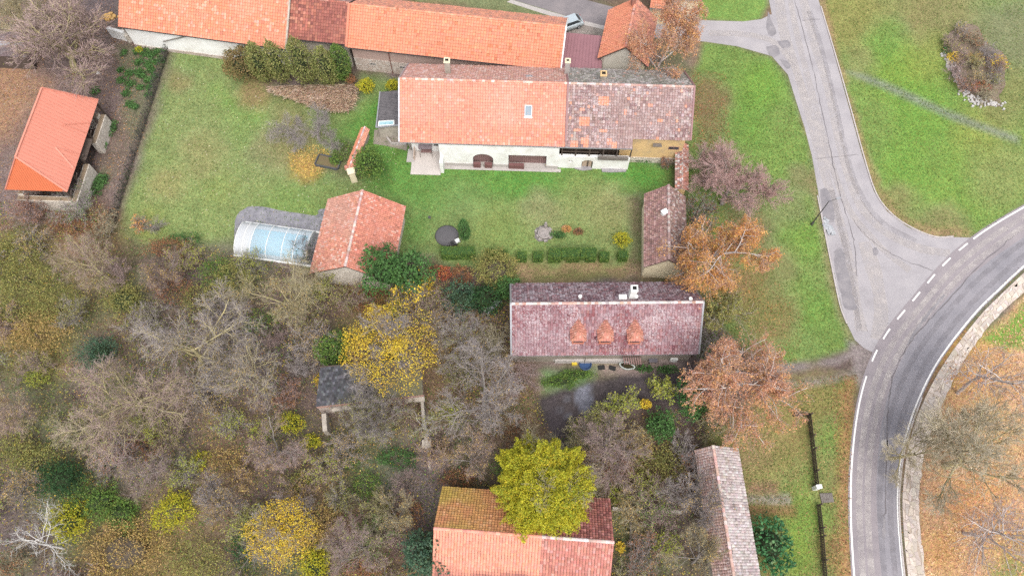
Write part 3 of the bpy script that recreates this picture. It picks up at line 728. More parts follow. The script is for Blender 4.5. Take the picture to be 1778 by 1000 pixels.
def deck(name, quads, parent, m=None, t=.14):
    mb = MB()
    for q in quads:
        q = [np.asarray(p, float) for p in q]; n = nrm(np.cross(q[1] - q[0], q[-1] - q[0]))
        if n[2] < 0: n = -n
        mb.prism([p - n * (t + .012) for p in q], n * t)
    return obj(name, mb.mesh(name, m or WOOD_DARK), parent)
def tile_part(quads, fns, tw, th, parent, seed=1, name='roof_tiles', tm=None, **kw):
    Vs, Fs, Cs = [], [], []; o = 0
    for i, (q, fn) in enumerate(zip(quads, fns)):
        V, F, C = tile_arrays(*q, tw, th, fn, seed=seed + i, **kw)
        Vs.append(V); Fs.append(F + o); Cs.append(C); o += len(V)
    return obj(name, np_mesh(name, np.vstack(Vs), np.vstack(Fs), tm or TILE, np.vstack(Cs)), parent, kind='stuff')
def ridge_tiles(a, b, parent, cols, w, seed=3, rad=.15, step=.36, name='ridge_tiles'):
    a = np.asarray(a, float); b = np.asarray(b, float); d = nrm(b - a); L = np.linalg.norm(b - a); n = max(2, int(L / step)); r = np.random.RandomState(seed)
    side = nrm(np.cross(d, Z)); up = np.cross(side, d); V = []; F = []; C = []
    ang = np.linspace(-.15, pi + .15, 6)
    for i in range(n):
        p0 = a + d * (L * i / n); p1 = a + d * (L * (i + 1) / n + .03); r0, r1 = rad * 1.06, rad * .96; o = len(V)
        for p, rr in ((p0, r0), (p1, r1)):
            for t in ang: V.append(p + side * cos(t) * rr + up * (sin(t) * rr * .8 - .03))
        F += [[o + j, o + j + 1, o + 7 + j, o + 6 + j] for j in range(5)]
        C += [palette(r, 1, cols, w)[0]] * 5
    return obj(name, np_mesh(name, np.array(V), np.array(F), TILE, np.array(C)), parent, kind='stuff')
def wall_prisms(mb, A, B, z0, z1, th, openings=(), m=0, zfun=None):
    """wall along A->B (outer face on the right-hand side of the run), real openings (s0, s1, h0, h1, arch rise)"""
    A = np.array([A[0], A[1], 0.]); B = np.array([B[0], B[1], 0.]); d = nrm(B - A); L = np.linalg.norm(B - A)
    nin = np.array([-d[1], d[0], 0]) * th
    zt = zfun or (lambda s: z1)
    def piece(poly): mb.prism([A + d * s_ + Z * z_ for s_, z_ in poly], nin, m)
    cur = 0
    for (s0, s1, h0, h1, rise) in sorted(openings):
        if s0 > cur + 1e-3: piece([(cur, z0), (s0, z0), (s0, zt(s0)), (cur, zt(cur))])
        if h0 > z0 + 1e-3: piece([(s0, z0), (s1, z0), (s1, h0), (s0, h0)])
        if rise > 0:
            t = np.linspace(0, pi, 9); arc = [((s0 + s1) / 2 + cos(q) * (s1 - s0) / 2, h1 - rise + sin(q) * rise) for q in t]
            for (xa, za), (xb, zb) in zip(arc[:-1], arc[1:]): piece([(xb, zb), (xa, za), (xa, zt(xa)), (xb, zt(xb))])
        else: piece([(s0, h1), (s1, h1), (s1, zt(s1)), (s0, zt(s0))])
        cur = s1
    if cur < L - 1e-3: piece([(cur, z0), (L, z0), (L, zt(L)), (cur, zt(cur))])
    return mb
def rect_walls(mb, c4, z0, z1, th, m=0, skip=()):
    """four walls of a footprint given counter-clockwise, butted at the corners"""
    for i in range(4):
        if i in skip: continue
        a, b = np.array(c4[i], float), np.array(c4[(i + 1) % 4], float); d = nrm(b[:2] - a[:2])
        if i % 2: a = a + np.r_[d * th, 0][:3]; b = b - np.r_[d * th, 0][:3]
        wall_prisms(mb, a, b, z0, z1, th, (), m)
def gable_fill(mb, a, b, z, apex, th, m=0):
    d = nrm(np.array([b[0] - a[0], b[1] - a[1], 0.])); nin = np.array([-d[1], d[0], 0]) * th
    mb.prism([(a[0], a[1], z), (b[0], b[1], z), tuple(apex)], nin, m)
def window(parent, A, d, s0, s1, h0, h1, frame=PLASTER_W, pane=DARKGLASS, name='window', out=.03):
    """window set against the outer face of a wall running from A along d; right-hand side is outside"""
    A = np.array([A[0], A[1], 0.]); no = np.array([d[1], -d[0], 0.])
    mb = MB(); f = .07; p = lambda s_, z_, o_: A + d * s_ + Z * z_ + no * o_
    for (a, b, c, e) in ((s0, s1, h0, h0 + f), (s0, s1, h1 - f, h1), (s0, s0 + f, h0 + f, h1 - f), (s1 - f, s1, h0 + f, h1 - f), ((s0 + s1) / 2 - f / 2, (s0 + s1) / 2 + f / 2, h0 + f, h1 - f)):
        mb.prism([p(a, c, -.04), p(b, c, -.04), p(b, e, -.04), p(a, e, -.04)], no * (.04 + out))
    w = obj(name, mb.mesh(name, frame), parent)
    mb = MB()
    mb.prism([p(s0 + .02, h0 + .02, -.02), p(s1 - .02, h0 + .02, -.02), p(s1 - .02, h1 - .02, -.02), p(s0 + .02, h1 - .02, -.02)], no * (.02 + out * .4))
    obj('pane', mb.mesh('pane', pane), w)
    return w
def chimney(parent, c, w, d, h, m, rz=0, cap=CONCRETE_L, name='chimney'):
    mb = MB(); mb.box(c, w, d, h, rz, 0); t = np.asarray(c, float) + Z * h
    e = .07; cw, cd = w + .12, d + .12
    ex = np.array([cos(rz), sin(rz), 0]); ey = np.array([-sin(rz), cos(rz), 0])
    mb.box(t + ex * 0 + Z * .001, cw, cd, .10, rz, 1)
    t2 = t + Z * .101
    for sgn in (-1, 1):
        mb.box(t2 + ex * sgn * (w / 2 - .05), .10, d, .12, rz, 1); mb.box(t2 + ey * sgn * (d / 2 - .05), w - .2, .10, .12, rz, 1)
    mb.box(t2, w - .2, d - .2, .02, rz, 2)
    return obj(name, mb.mesh(name, [m, cap, BLACKHOLE]), parent)
def frame_of(A, B):
    d = nrm([B[0] - A[0], B[1] - A[1], 0]); return d, np.array([-d[1], d[0], 0])
def gutter(parent, a, b, m=METAL_G, name='gutter', r=.07):
    a = np.asarray(a, float); b = np.asarray(b, float); mb = MB(); mb.bar(a - Z * .06, b - Z * .06, r * 2, r * 1.6); return obj(name, mb.mesh(name, m), parent)

ORANGE = (.60, .235, .145); SALMON = (.56, .25, .18); DULL = (.30, .115, .085); OLDRED = (.235, .135, .12)
# ---------------------------------------------------------------- the farmhouse with its old-tiled half
ZE, ZR = 4.4, 8.55
A = P(694, 247, ZE); B0 = P(981, 256, ZE); B = P(1197, 261.5, ZE)
d, n = frame_of(A, B)
L = (B - A) @ d; Lm = (B0 - A) @ d
hw = ((P(840, 141, ZR) - A) @ n)
fh = thing('farmhouse', 'long farmhouse, half orange tiles and half weathered tiles, white porch walls', 'house', A + n * hw + d * L / 2 - Z * ZE)
def S(s_, f, dz=0.0): p = A + d * s_ + n * (hw * f); p[2] = ZE + (ZR - ZE) * f + dz; return p
def N(s_, f, dz=0.0): p = A + d * s_ + n * (hw * (2 - f)); p[2] = ZE + (ZR - ZE) * f + dz; return p
s_cut = (P(1098, 257, ZE) - A) @ d; fcut = .155; hip = .9
rf = deck('roof', [[S(0, 0), S(Lm, 0), S(Lm, 1), S(0, 1)], [N(Lm, 0), N(0.0, 0), N(0, 1), N(Lm, 1)]], fh)
rf['label'] = 'orange tiled half of the farmhouse roof'
def moss_main(c, x, y, W, H, r):
    a = np.clip(fnoise(x, y, 4, 3) * 1.6 - .35, 0, 1) * np.clip((y / H - .22) * 5, 0, 1)
    pale = np.array([.58, .31, .24]) * (1 + r.randn(len(x), 1) * .07)
    return c * (1 - a[:, None] * .75) + pale * a[:, None] * .75
tile_part([[S(0, 0), S(Lm, 0), S(Lm, 1), S(0, 1)]], [style((.58, .24, .165), [(.60, .31, .24), (.48, .19, .13)], [.07, .06], .06, moss=moss_main, k=1)], .30, .34, rf, 11)
tile_part([[N(Lm, 0), N(0, 0), N(0, 1), N(Lm, 1)]], [style((.44, .245, .20), [(.49, .34, .30), (.38, .21, .175)], [.25, .2], .06, k=2)], .30, .34, rf, 13)
ridge_tiles(S(0, 1, .05), S(Lm, 1, .05), rf, [(.55, .26, .19), (.6, .42, .36)], [.6, .4], 5)
mb = MB()
mb.bar(S(-.06, 0, .05), S(-.06, 1, .05), .16, .22); mb.bar(N(-.06, 0, .05), N(-.06, 1, .05), .16, .22)
obj('verge_board', mb.mesh('verge_board', METAL_G), rf)
rg = deck('roof', [[S(Lm, 0), S(s_cut, 0), S(s_cut, fcut), S(Lm, fcut)], [S(Lm, fcut), S(L, fcut), S(L, 1), S(Lm, 1)], [N(L, 0), N(Lm, 0), N(Lm, 1), N(L, 1)]], fh)
rg['label'] = 'weathered half of the farmhouse roof with odd orange tiles'
old = style((.285, .18, .165), [(.38, .29, .275), (.21, .13, .125), (.52, .24, .165)], [.22, .28, .03], .09, big=(.31, .215, .20), bigs=2.0, k=3,
            patches=[(.29, .70, .55, .42, (.60, .25, .16)), (.145, .31, .5, .4, (.60, .25, .16)), (.30, .14, .35, .2, (.6, .25, .16)), (.74, .36, .3, .3, (.6, .26, .17)), (.66, .66, .3, .2, (.56, .25, .18)), (.13, .52, .35, .2, (.58, .27, .19)), (.47, .50, .18, .3, (.56, .25, .18))])
tile_part([[S(Lm, 0), S(s_cut, 0), S(s_cut, fcut), S(Lm, fcut)], [S(Lm, fcut), S(L, fcut), S(L, 1), S(Lm, 1)]], [old, old], .30, .34, rg, 15, tm=TILE_L, lift=.095, hump=.035)
tile_part([[N(L, 0), N(Lm, 0), N(Lm, 1), N(L, 1)]], [style((.215, .20, .175), [(.31, .29, .265), (.155, .145, .12), (.38, .24, .19)], [.25, .3, .03], .12, k=4)], .30, .34, rg, 17, tm=TILE_L, lift=.095)
ridge_tiles(S(Lm, 1, .05), S(L, 1, .05), rg, [(.40, .26, .22), (.5, .42, .40)], [.6, .4], 6)
mb = MB(); mb.bar(S(Lm + .05, 0.08, .12), S(Lm + .05, 1, .12), .22, .12); mb.bar(N(Lm + .05, 0, .12), N(Lm + .05, 1, .12), .22, .12)
obj('flashing', mb.mesh('flashing', RED_FLASH), rg)
mb = MB(); mb.bar(S(L + .05, fcut, .08), S(L + .05, 1.0, .08), .2, .2); mb.bar(N(L + .05, 0, .08), N(L + .05, 1, .08), .2, .2)
obj('verge_board', mb.mesh('verge_board', RED_FLASH), rg)
gutter(rf, A + d * .3, B0); gutter(rg, B0 + d * .05, A + d * s_cut)
chimney(rf, P(778, 128, 7.0) + n * .2, .62, .62, 1.9, PLASTER_OLD, atan2(d[1], d[0]), PLASTER_C)
chimney(rg, P(984, 126, 6.3), .55, .55, 1.9, CONCRETE, atan2(d[1], d[0]), PLASTER_C)
chimney(rg, P(1046, 141, 7.1), .66, .66, 1.2, PLASTER_OLD, atan2(d[1], d[0]), PLASTER_Y)
# roof windows
def rooflight(parent, s_, f, w, h, pane=SKYPANE, fn=S):
    p = fn(s_, f); up = nrm(fn(s_, f + .05) - p); nn = nrm(np.cross(d, up)); nn = nn if nn[2] > 0 else -nn
    mb = MB(); f_ = .09
    for a, b in ((p - d * w / 2, p - d * w / 2 + up * h), (p + d * w / 2, p + d * w / 2 + up * h), (p - d * w / 2, p + d * w / 2), (p - d * w / 2 + up * h, p + d * w / 2 + up * h)):
        mb.bar(a + nn * .1, b + nn * .1, f_, .14, 0, nn)
    o = obj('roof_window', mb.mesh('roof_window', METAL_G), parent)
    mb = MB(); q = [p - d * w / 2 + nn * .06, p + d * w / 2 + nn * .06, p + d * w / 2 + up * h + nn * .06, p - d * w / 2 + up * h + nn * .06]; mb.prism(q, nn * .05, 0)
    mb.prism([p - d * (w / 2 + .08) - up * .28 + nn * .07, p + d * (w / 2 + .08) - up * .28 + nn * .07, p + d * (w / 2 + .08) - up * .06 + nn * .09, p - d * (w / 2 + .08) - up * .06 + nn * .09], nn * .02, 1)
    obj('pane', mb.mesh('pane', [pane, METAL_W]), parent)
pw = P(917, 205, 6.0); rooflight(rf, (pw - A) @ d, ((pw - A) @ n) / hw, .78, 1.15)
pw = P(919, 129, 6.9); rooflight(rf, (pw - A) @ d, .62, .7, .5, DARKGLASS, N)
# walls
oS = .55; oN = .3
base = lambda s_, o_: (A + d * s_ + n * o_) * np.array([1, 1, 0])
sp = (P(767, 283) - base(0, 0)) @ d; s2 = (P(968, 285) - base(0, 0)) @ d; s3 = (P(1089, 287) - base(0, 0)) @ d; s4 = (P(1186, 262) - base(0, 0)) @ d
gW = lambda s_: base(s_, oS)
mb = MB()
wall_prisms(mb, base(.45, oN + 1.6), base(sp, oN + 1.6), 0, ZE + .9, .35)            # recessed west bay behind the patio
obj('wall', mb.mesh('wall', PLASTER_W), fh)
ps = lambda u: (P(u, 286) - base(0, 0)) @ d
mb = MB()
a1, a2, a3, a4 = ps(822), ps(857), ps(883), ps(948)
ops = [(a1 - sp, a2 - sp, 0.0, 2.55, 1.0), (a3 - sp, a4 - sp, 0.0, 2.5, 0)]
wall_prisms(mb, base(sp, -.05), base(s2, -.05), 0.55, ZE - .18, .5, [(o[0], o[1], .55, o[3], o[4]) for o in ops])
obj('porch_wall', mb.mesh('porch_wall', PLASTER_W), fh)
mb = MB()
for lo, hi in ((sp, a1), (a2, a3), (a4, s2)): obj('plinth', MB().prism([base(lo, -.13), base(hi, -.13), base(hi, .45), base(lo, .45)], Z * .55).mesh('plinth', CONCRETE), fh)
mb = MB(); mb.prism([base(sp + .1, .46), base(s3, .46), base(s3, 1.95), base(sp + .1, 1.95)], Z * .06); mb.prism([base(a1, -.12), base(a2, -.12), base(a2, .46), base(a1, .46)], Z * .055); mb.prism([base(a3, -.12), base(a4, -.12), base(a4, .46), base(a3, .46)], Z * .055); obj('porch_floor', mb.mesh('porch_floor', CONCRETE), fh)
def planks(parent, s0, s1, o_, z0, z1, w=.22, m=WOOD_BROWN, name='plank_wall'):
    mb = MB(); k = int((s1 - s0) / w)
    for i in range(k):
        mb.prism([base(s0 + (s1 - s0) * i / k + .012, o_) + Z * z0, base(s0 + (s1 - s0) * (i + 1) / k - .012, o_) + Z * z0, base(s0 + (s1 - s0) * (i + 1) / k - .012, o_ + .06) + Z * z0, base(s0 + (s1 - s0) * i / k + .012, o_ + .06) + Z * z0], Z * (z1 - z0 + (i % 3) * .004))
    return obj(name, mb.mesh(name, m), parent, kind='stuff')
planks(fh, a1 - .1, a2 + .1, .55, 0, 2.7); planks(fh, a3 - .1, a4 + .1, .6, 0, 2.7)
mb = MB()
for s0, s1 in ((ps(822) + .05, ps(835)), (ps(842), ps(855)), (ps(883) + .05, ps(910))): obj('half_door', MB().prism([base(s0, -.35), base(s1, -.35), base(s1, .05), base(s0, .05)], Z * .75).mesh('half_door', mat('maroon_timber', (.13, .06, .06), (.17, .08, .075), 6, .7)), fh)
# sloping white stair cheek on the west end of the porch
mb = MB()
mb.prism([base(sp, -1.2), base(sp + .4, -1.2), base(sp + .4, -1.2) + Z * 2.1, base(sp, -1.2) + Z * 2.1], n * 3.0)
obj('stair_wall', mb.mesh('stair_wall', PLASTER_W), fh)
mb = MB(); wall_prisms(mb, base(.45, 2 * hw - oN - .3), base(.45, oN + 1.6), 0, ZE, .35)
obj('wall', mb.mesh('wall', PLASTER_OLD), fh)
mb = MB(); gable_fill(mb, base(.47, 2 * hw - oN - .3), base(.47, oN + .2), ZE - .1, S(.47, .97), .3); obj('gable', mb.mesh('gable', PLASTER_OLD), fh)
mb = MB(); wall_prisms(mb, base(L - .4, 2 * hw - oN), base(.45, 2 * hw - oN), 0, ZE - .1, .35); obj('wall', mb.mesh('wall', PLASTER_OLD), fh)
# east half: dark gallery opening, low white front wall, ochre wall
mb = MB(); wall_prisms(mb, base(s2 + .01, .05), base(s3, .05), 0, 2.35, .4, [(ps(1000) - s2 + .6, ps(1019) - s2 + .6, 0, 1.75, .4), (ps(978) - s2 + .5, ps(985) - s2 + .5, 1.2, 1.55, 0)])
obj('porch_wall', mb.mesh('porch_wall', PLASTER_W), fh)
mb = MB(); mb.prism([base(ps(1000) + .7, .3), base(ps(1019) + .5, .3), base(ps(1019) + .5, .34), base(ps(1000) + .7, .34)], Z * 1.75); obj('wooden_door', mb.mesh('wooden_door', mat('pale_oak', (.42, .33, .25), (.33, .25, .19), 5, .8)), fh)
mb = MB(); mb.prism([base(s2 + .45, 2.0), base(s3 + .4, 2.0), base(s3 + .4, 2.3), base(s2 + .45, 2.3)], Z * (ZE + .8)); obj('wall', mb.mesh('wall', WOOD_DARK), fh)
mb = MB()
for i in range(6):
    sx_ = s2 + .3 + i * (s3 - s2 - .4) / 5; mb.prism([base(sx_, .2), base(sx_ + .14, .2), base(sx_ + .14, .34), base(sx_, .34)], Z * (ZE - .12))
mb.bar(base(s2 + .3, .27) + Z * 3.1, base(s2 + (s3 - s2) * .55, .27) + Z * 3.1, .08, .12)
obj('gallery_posts', mb.mesh('gallery_posts', WOOD_DARK), fh)
mb = MB(); mb.prism([base(s2 + (s3 - s2) * .55, -.3), base(s3 - .3, -.3), base(s3 - .3, .0), base(s2 + (s3 - s2) * .55, .0)], Z * 0.5); 
for v in range(len(mb.v)): mb.v[v] = (mb.v[v][0], mb.v[v][1], mb.v[v][2] + 2.36)
obj('timber_trough', mb.mesh('timber_trough', WOOD_GREY), fh)
ochre = hw * fcut + .35
mb = MB(); wall_prisms(mb, base(s3 - 1.2, ochre), base(L - .4, ochre), 1.0, ZE + .35, .4); obj('wall', mb.mesh('wall', PLASTER_Y), fh, label='ochre rendered wall under the weathered roof')
mb = MB(); wall_prisms(mb, base(s3 - 1.2, ochre - .08), base(L - .4, ochre - .08), 0, 1.0, .5); obj('plinth', mb.mesh('plinth', STONE_W), fh)
mb = MB(); wall_prisms(mb, base(L - .4, ochre + .4), base(L - .4, 2 * hw - oN - .36), 0, ZE, .35); gable_fill(mb, base(L - .4, ochre + .4), base(L - .4, 2 * hw - oN - .36), ZE, S(L - .4, .97), .3); obj('wall', mb.mesh('wall', PLASTER_Y), fh)
so = (P(1151, 262) - base(0, 0)) @ d
window(fh, base(0, ochre), d, so, so + 1.25, 2.75, 3.3, RED_FLASH, DARKGLASS)
mb = MB(); so2 = (P(1133, 246, 4.0) - base(0, 0)) @ d; mb.prism([base(so2, ochre - .5), base(so2 + 1.1, ochre - .5), base(so2 + 1.0, ochre - .05), base(so2 + .1, ochre - .05)], Z * .12)
for v in range(len(mb.v)): mb.v[v] = (mb.v[v][0], mb.v[v][1], mb.v[v][2] + 3.85)
obj('canopy', mb.mesh('canopy', WOOD_GREY), fh)
dsl = so - s3
window(fh, base(0, oN + 1.6), d, ps(753), ps(766), 1.2, 2.2, WOOD_DARK, DARKGLASS)
mb = MB(); mb.prism([base(ps(735), oN + 1.52), base(ps(746), oN + 1.52), base(ps(746), oN + 1.58), base(ps(735), oN + 1.58)], Z * 2.1); obj('door', mb.mesh('door', WOOD_BROWN), fh)
# patio slab
pt_ = struct('patio', MB().prism([base(.85, -1.55) + Z * .0, base(sp - .02, -1.55), base(sp - .02, 1.85), base(.85, 1.85)], Z * .10).mesh('patio', CONCRETE_L), 'pale concrete patio at the west end of the farmhouse front')
struct('step', MB().prism([P(706, 282), P(720, 282.5), P(720.5, 262), P(709, 260)], Z * .16).mesh('step', CONCRETE), 'grey concrete ramp slab beside the patio')
struct('path', MB().prism([base(sp, -.62), base(s2 + .4, -.62), base(s2 + .4, -.14), base(sp, -.14)], Z * .05).mesh('path', CONCRETE), 'narrow concrete strip along the foot of the porch wall')
# lean-to with dark corrugated roof west of the house
def corrugated(q, mb, nwave, amp=.03, thick=.03, m=0):
    """corrugated sheet on quad q (eave a-b, top d-c), waves running up the slope"""
    a, b, c, e = [np.asarray(x, float) for x in q]; nn = nrm(np.cross(b - a, e - a)); nn = nn if nn[2] > 0 else -nn
    k = nwave * 4; vs = []; fs = []
    for i in range(k + 1):
        t = i / k; w = sin(t * nwave * 2 * pi) * amp
        lo = a + (b - a) * t; hi = e + (c - e) * t
        vs += [lo + nn * w, hi + nn * w, lo + nn * (w - thick), hi + nn * (w - thick)]
    for i in range(k):
        o = i * 4; fs += [(o, o + 4, o + 5, o + 1), (o + 2, o + 3, o + 7, o + 6), (o, o + 2, o + 6, o + 4)]
    return mb.add(vs, fs, m)
lt = thing('lean_to', 'low lean-to with dark grey corrugated roof and a light strip, west of the farmhouse', 'shed', P(673, 205))
q = [P(653, 222, 2.5), P(692, 218, 3.0), P(694, 157, 3.0), P(660, 160, 2.5)]
obj('roof', corrugated([q[0], q[3], q[2], q[1]][::1], MB(), 22).mesh('roof', mat('weathered_sheet', (.075, .07, .075), (.13, .12, .125), 2, .8, .2)), lt)
mb = MB(); mb.path([q[1] + Z * .02, q[0] + Z * .02, q[3] + Z * .02], .14, .16); obj('gutter', mb.mesh('gutter', METAL_G), lt)
mb = MB(); x0 = P(657, 219, 2.62); x1 = P(684, 217, 2.93); x2 = P(684, 210, 2.93); x3 = P(658, 211.5, 2.62)
mb.prism([x0, x1, x2, x3], Z * .04, 0); o = obj('light_strip', mb.mesh('light_strip', mat('turquoise_sheet', (.16, .42, .46), (.36, .50, .54), 2.2, .3, 0, (.10, .30, .34))), lt)
mb = MB()
for a, b in ((x0, x1), (x1, x2), (x2, x3), (x3, x0)): mb.bar(a + Z * .05, b + Z * .05, .1, .06)
obj('frame', mb.mesh('frame', METAL_W), lt)
mb = MB(); g = [p * np.array([1, 1, 0]) for p in q]; c_ = sum(g) / 4; g = [c_ + (p - c_) * .9 for p in g]
wall_prisms(mb, g[0], g[1], 0, 2.5, .2); wall_prisms(mb, g[3], g[0], 0, 2.3, .2); wall_prisms(mb, g[2], g[3], 0, 2.5, .2); obj('wall', mb.mesh('wall', PLASTER_OLD), lt)
flat('yard', [(648, 250), (650, 226), (694, 220), (708, 252), (706, 262), (672, 254)], .012, STAIN_SHADE_CON, 'stained concrete yard between the lean-to and the tile-capped wall')
mb = MB(); mb.path([P(662, 224), P(672, 240), P(680, 251), P(706, 252)], .2, .7); tag(obj('low_wall', mb.mesh('low_wall', CONCRETE)), 'low grey concrete kerb wall curving round the farmhouse corner', 'wall')

# ---------------------------------------------------------------- generic gabled building
def gabled(name, label, cat, A, B, hw, ze, zr, fnS, fnN, wallm, tw=.3, th=.34, over=.4, seed=1, overg=.3, lift=.08, rcols=None, base_z=0, plinth=None, gutters=True, hump=.03, tm=None, hw2=None):
    """ridge parallel to the eave A->B; the other eave lies 2*hw to the left of A->B"""
    A = np.array(A, float); B = np.array(B, float); A[2] = B[2] = 0; WW = hw + (hw2 or hw)
    d, n = frame_of(A, B); L = (B - A) @ d; B = A + d * L
    t = thing(name, label, cat, A + d * L / 2 + n * hw)
    s1 = [A + Z * ze, B + Z * ze, A + d * L + n * hw + Z * zr, A + n * hw + Z * zr]
    s2 = [B + n * WW + Z * ze, A + n * WW + Z * ze, s1[3], s1[2]]
    r = deck('roof', [s1, s2], t)
    tile_part([s1], [fnS], tw, th, r, seed, tm=tm, lift=lift, hump=hump); tile_part([s2], [fnN], tw, th, r, seed + 7, tm=tm, lift=lift, hump=hump)
    rc = rcols or ([SALMON, (.5, .3, .25)], [.7, .3]); ridge_tiles(s1[3] + Z * .05, s1[2] + Z * .05, r, rc[0], rc[1], seed)
    zt = ze + (zr - ze) * over / hw - .17
    c4 = [A + n * over + d * overg, B + n * over - d * overg, B + n * (WW - over) - d * overg, A + n * (WW - over) + d * overg]
    for i in range(4):
        mb = MB(); a, b = c4[i], c4[(i + 1) % 4]; dd = nrm(b - a)
        if i % 2: a = a + dd * .35; b = b - dd * .35
        wall_prisms(mb, a, b, base_z, zt, .35)
        if i % 2:
            ap = (B - d * overg if i == 1 else A + d * overg) + n * hw + Z * (zr - .2); gable_fill(mb, c4[i] , c4[(i + 1) % 4], zt, ap, .3)
        obj('wall', mb.mesh('wall', wallm[i] if isinstance(wallm, (list, tuple)) else wallm), t)
    if gutters: gutter(r, s1[0], s1[1])
    return t, r, dict(A=A, B=B, d=d, n=n, L=L, hw=hw, ze=ze, zr=zr, c4=c4, s1=s1, s2=s2)

# ---- long barn at the top: three roofs in a row
orange = style(ORANGE, [(.63, .26, .16), (.52, .18, .10)], [.10, .06], .045, big=(.60, .225, .135), k=6)
orange_w = style((.60, .225, .135), [(.63, .31, .22), (.50, .19, .12)], [.12, .05], .05, big=(.64, .27, .18), k=7)
dullred = style((.31, .115, .085), [(.22, .085, .07), (.40, .17, .12)], [.28, .15], .13, big=(.25, .09, .075), k=8)
greyred = style((.27, .16, .14), [(.36, .24, .21), (.19, .12, .11)], [.25, .25], .12, k=9)
barn = thing('long_barn', 'long barn with three orange-red tiled roofs in a row along the top', 'barn', P(600, 90))
def barn_section(A, B, hw, ze, zr, f1, f2, seed, rc, lab, verge=None):
    A = np.array(A); B = np.array(B); d, n = frame_of(A, B); L = (B - A) @ d
    B = A + d * L
    s1 = [A, B, B + n * hw + Z * (zr - ze), A + n * hw + Z * (zr - ze)]; s2 = [B + n * 2 * hw, A + n * 2 * hw, s1[3], s1[2]]
    r = deck('roof', [s1, s2], barn); r['label'] = lab
    tile_part([s1], [f1], .33, .38, r, seed, lift=.09, hump=.03); tile_part([s2], [f2], .33, .38, r, seed + 3, lift=.09)
    ridge_tiles(s1[3] + Z * .05, s1[2] + Z * .05, r, rc, [.7, .3], seed)
    gutter(r, s1[0], s1[1], METAL_D)
    if verge:
        mb = MB(); mb.bar(s1[1] + d * .06 + Z * .04, s1[2] + d * .06 + Z * .04, .16, .24); mb.bar(s2[0] + d * .06 + Z * .04, s1[2] + d * .06 + Z * .04, .16, .24); obj('verge_board', mb.mesh('verge_board', METAL_W), r)
    return dict(A=A, B=B, d=d, n=n, L=L, s1=s1, s2=s2, hw=hw, ze=ze, zr=zr, r=r)
b1 = barn_section(P(205, 47, 4.0), P(495, 86, 4.0), 5.6, 4.0, 7.9, orange_w, greyred, 31, [SALMON, (.5, .3, .25)], 'faded orange west part of the barn roof')
b2 = barn_section(P(497, 67, 4.6), P(601, 78, 4.6), 4.1, 4.6, 7.4, dullred, greyred, 37, [DULL, (.4, .2, .16)], 'dull red middle part of the barn roof')
b3 = barn_section(P(603, 83, 4.4), P(973, 123, 4.4), 4.25, 4.4, 7.35, orange, style((.55, .24, .16), [(.40, .2, .15)], [.3], .1, k=11), 41, [ORANGE, (.5, .25, .17)], 'bright orange east part of the barn roof', True)
for bb, m_, pl_ in ((b1, PLASTER_W, STONE_B), (b3, mat('pinkish_render', (.40, .29, .25), (.33, .23, .2), 1.2, .95, .3, (.46, .36, .31)), STONE_B)):
    A_ = bb['A'] * [1, 1, 0]; B_ = bb['B'] * [1, 1, 0]; dd, nn = bb['d'], bb['n']
    a_, b_ = A_ + nn * .45 + dd * .3, B_ + nn * .45 - dd * .3
    mb = MB(); wall_prisms(mb, a_, b_, 2.2 if bb is b3 else .5, bb['ze'] + .1, .4); obj('wall', mb.mesh('wall', m_), barn)
    mb = MB(); wall_prisms(mb, a_ - nn * .07, b_ - nn * .07, 0, 2.2 if bb is b3 else .5, .47); obj('wall_base', mb.mesh('wall_base', pl_), barn)
    c_, e_ = B_ + nn * (2 * bb['hw'] - .4) - dd * .3, A_ + nn * (2 * bb['hw'] - .4) + dd * .3
    for p0, p1 in ((b_ + nn * .42, c_ - nn * .36), (c_, e_), (e_ - nn * .36, a_ + nn * .42)):
        mb = MB(); wall_prisms(mb, p0, p1, 0, bb['ze'] - .15, .35)
        if abs((p1 - p0) @ nn) > 3: gable_fill(mb, p0, p1, bb['ze'] - .15, (p0 + p1) / 2 + Z * (bb['zr'] - .25), .3)
        obj('wall', mb.mesh('wall', PLASTER_OLD), barn)
A_ = b2['A'] * [1, 1, 0]; dd, nn = b2['d'], b2['n']
mb = MB(); wall_prisms(mb, A_ + nn * .5 + dd * .05, A_ + dd * (b2['L'] - .05) + nn * .5, 0, 4.6, .4); obj('wall', mb.mesh('wall', PLASTER_OLD), barn); mb = MB(); wall_prisms(mb, A_ + dd * (b2['L'] - .05) + nn * 7.8, A_ + nn * 7.8 + dd * .05, 0, 4.5, .4); obj('wall', mb.mesh('wall', PLASTER_OLD), barn)
mb = MB(); mb.bar(b3['s1'][0] - b3['d'] * .1 + Z * .1, b3['s1'][3] - b3['d'] * .1 + Z * .1, .3, .3); obj('parapet', mb.mesh('parapet', mat('orange_cap', (.52, .2, .13), (.44, .17, .11), 3, .8)), barn)
mb = MB(); mb.bar(b1['s1'][1] + b1['d'] * .12 + Z * .05, b1['s1'][2] + b1['d'] * .12 + Z * .05, .22, .2); obj('parapet', mb.mesh('parapet', PLASTER_OLD), barn)
A_ = b3['A'] * [1, 1, 0]; dd, nn = b3['d'], b3['n']
for u in (643, 696): window(barn, A_ + nn * .38, dd, (P(u, 108, 1.5) - A_) @ dd, (P(u, 108, 1.5) - A_) @ dd + .8, 1.25, 1.6, CONCRETE, BLACKHOLE)
mb = MB(); pd = A_ + nn * .3 + dd * ((P(675, 96, 3.5) - A_) @ dd); mb.cyl(pd, .06, 4.2, 6); obj('downpipe', mb.mesh('downpipe', mat('brown_pipe', (.2, .09, .07), (.16, .07, .06), 5, .5)), barn)
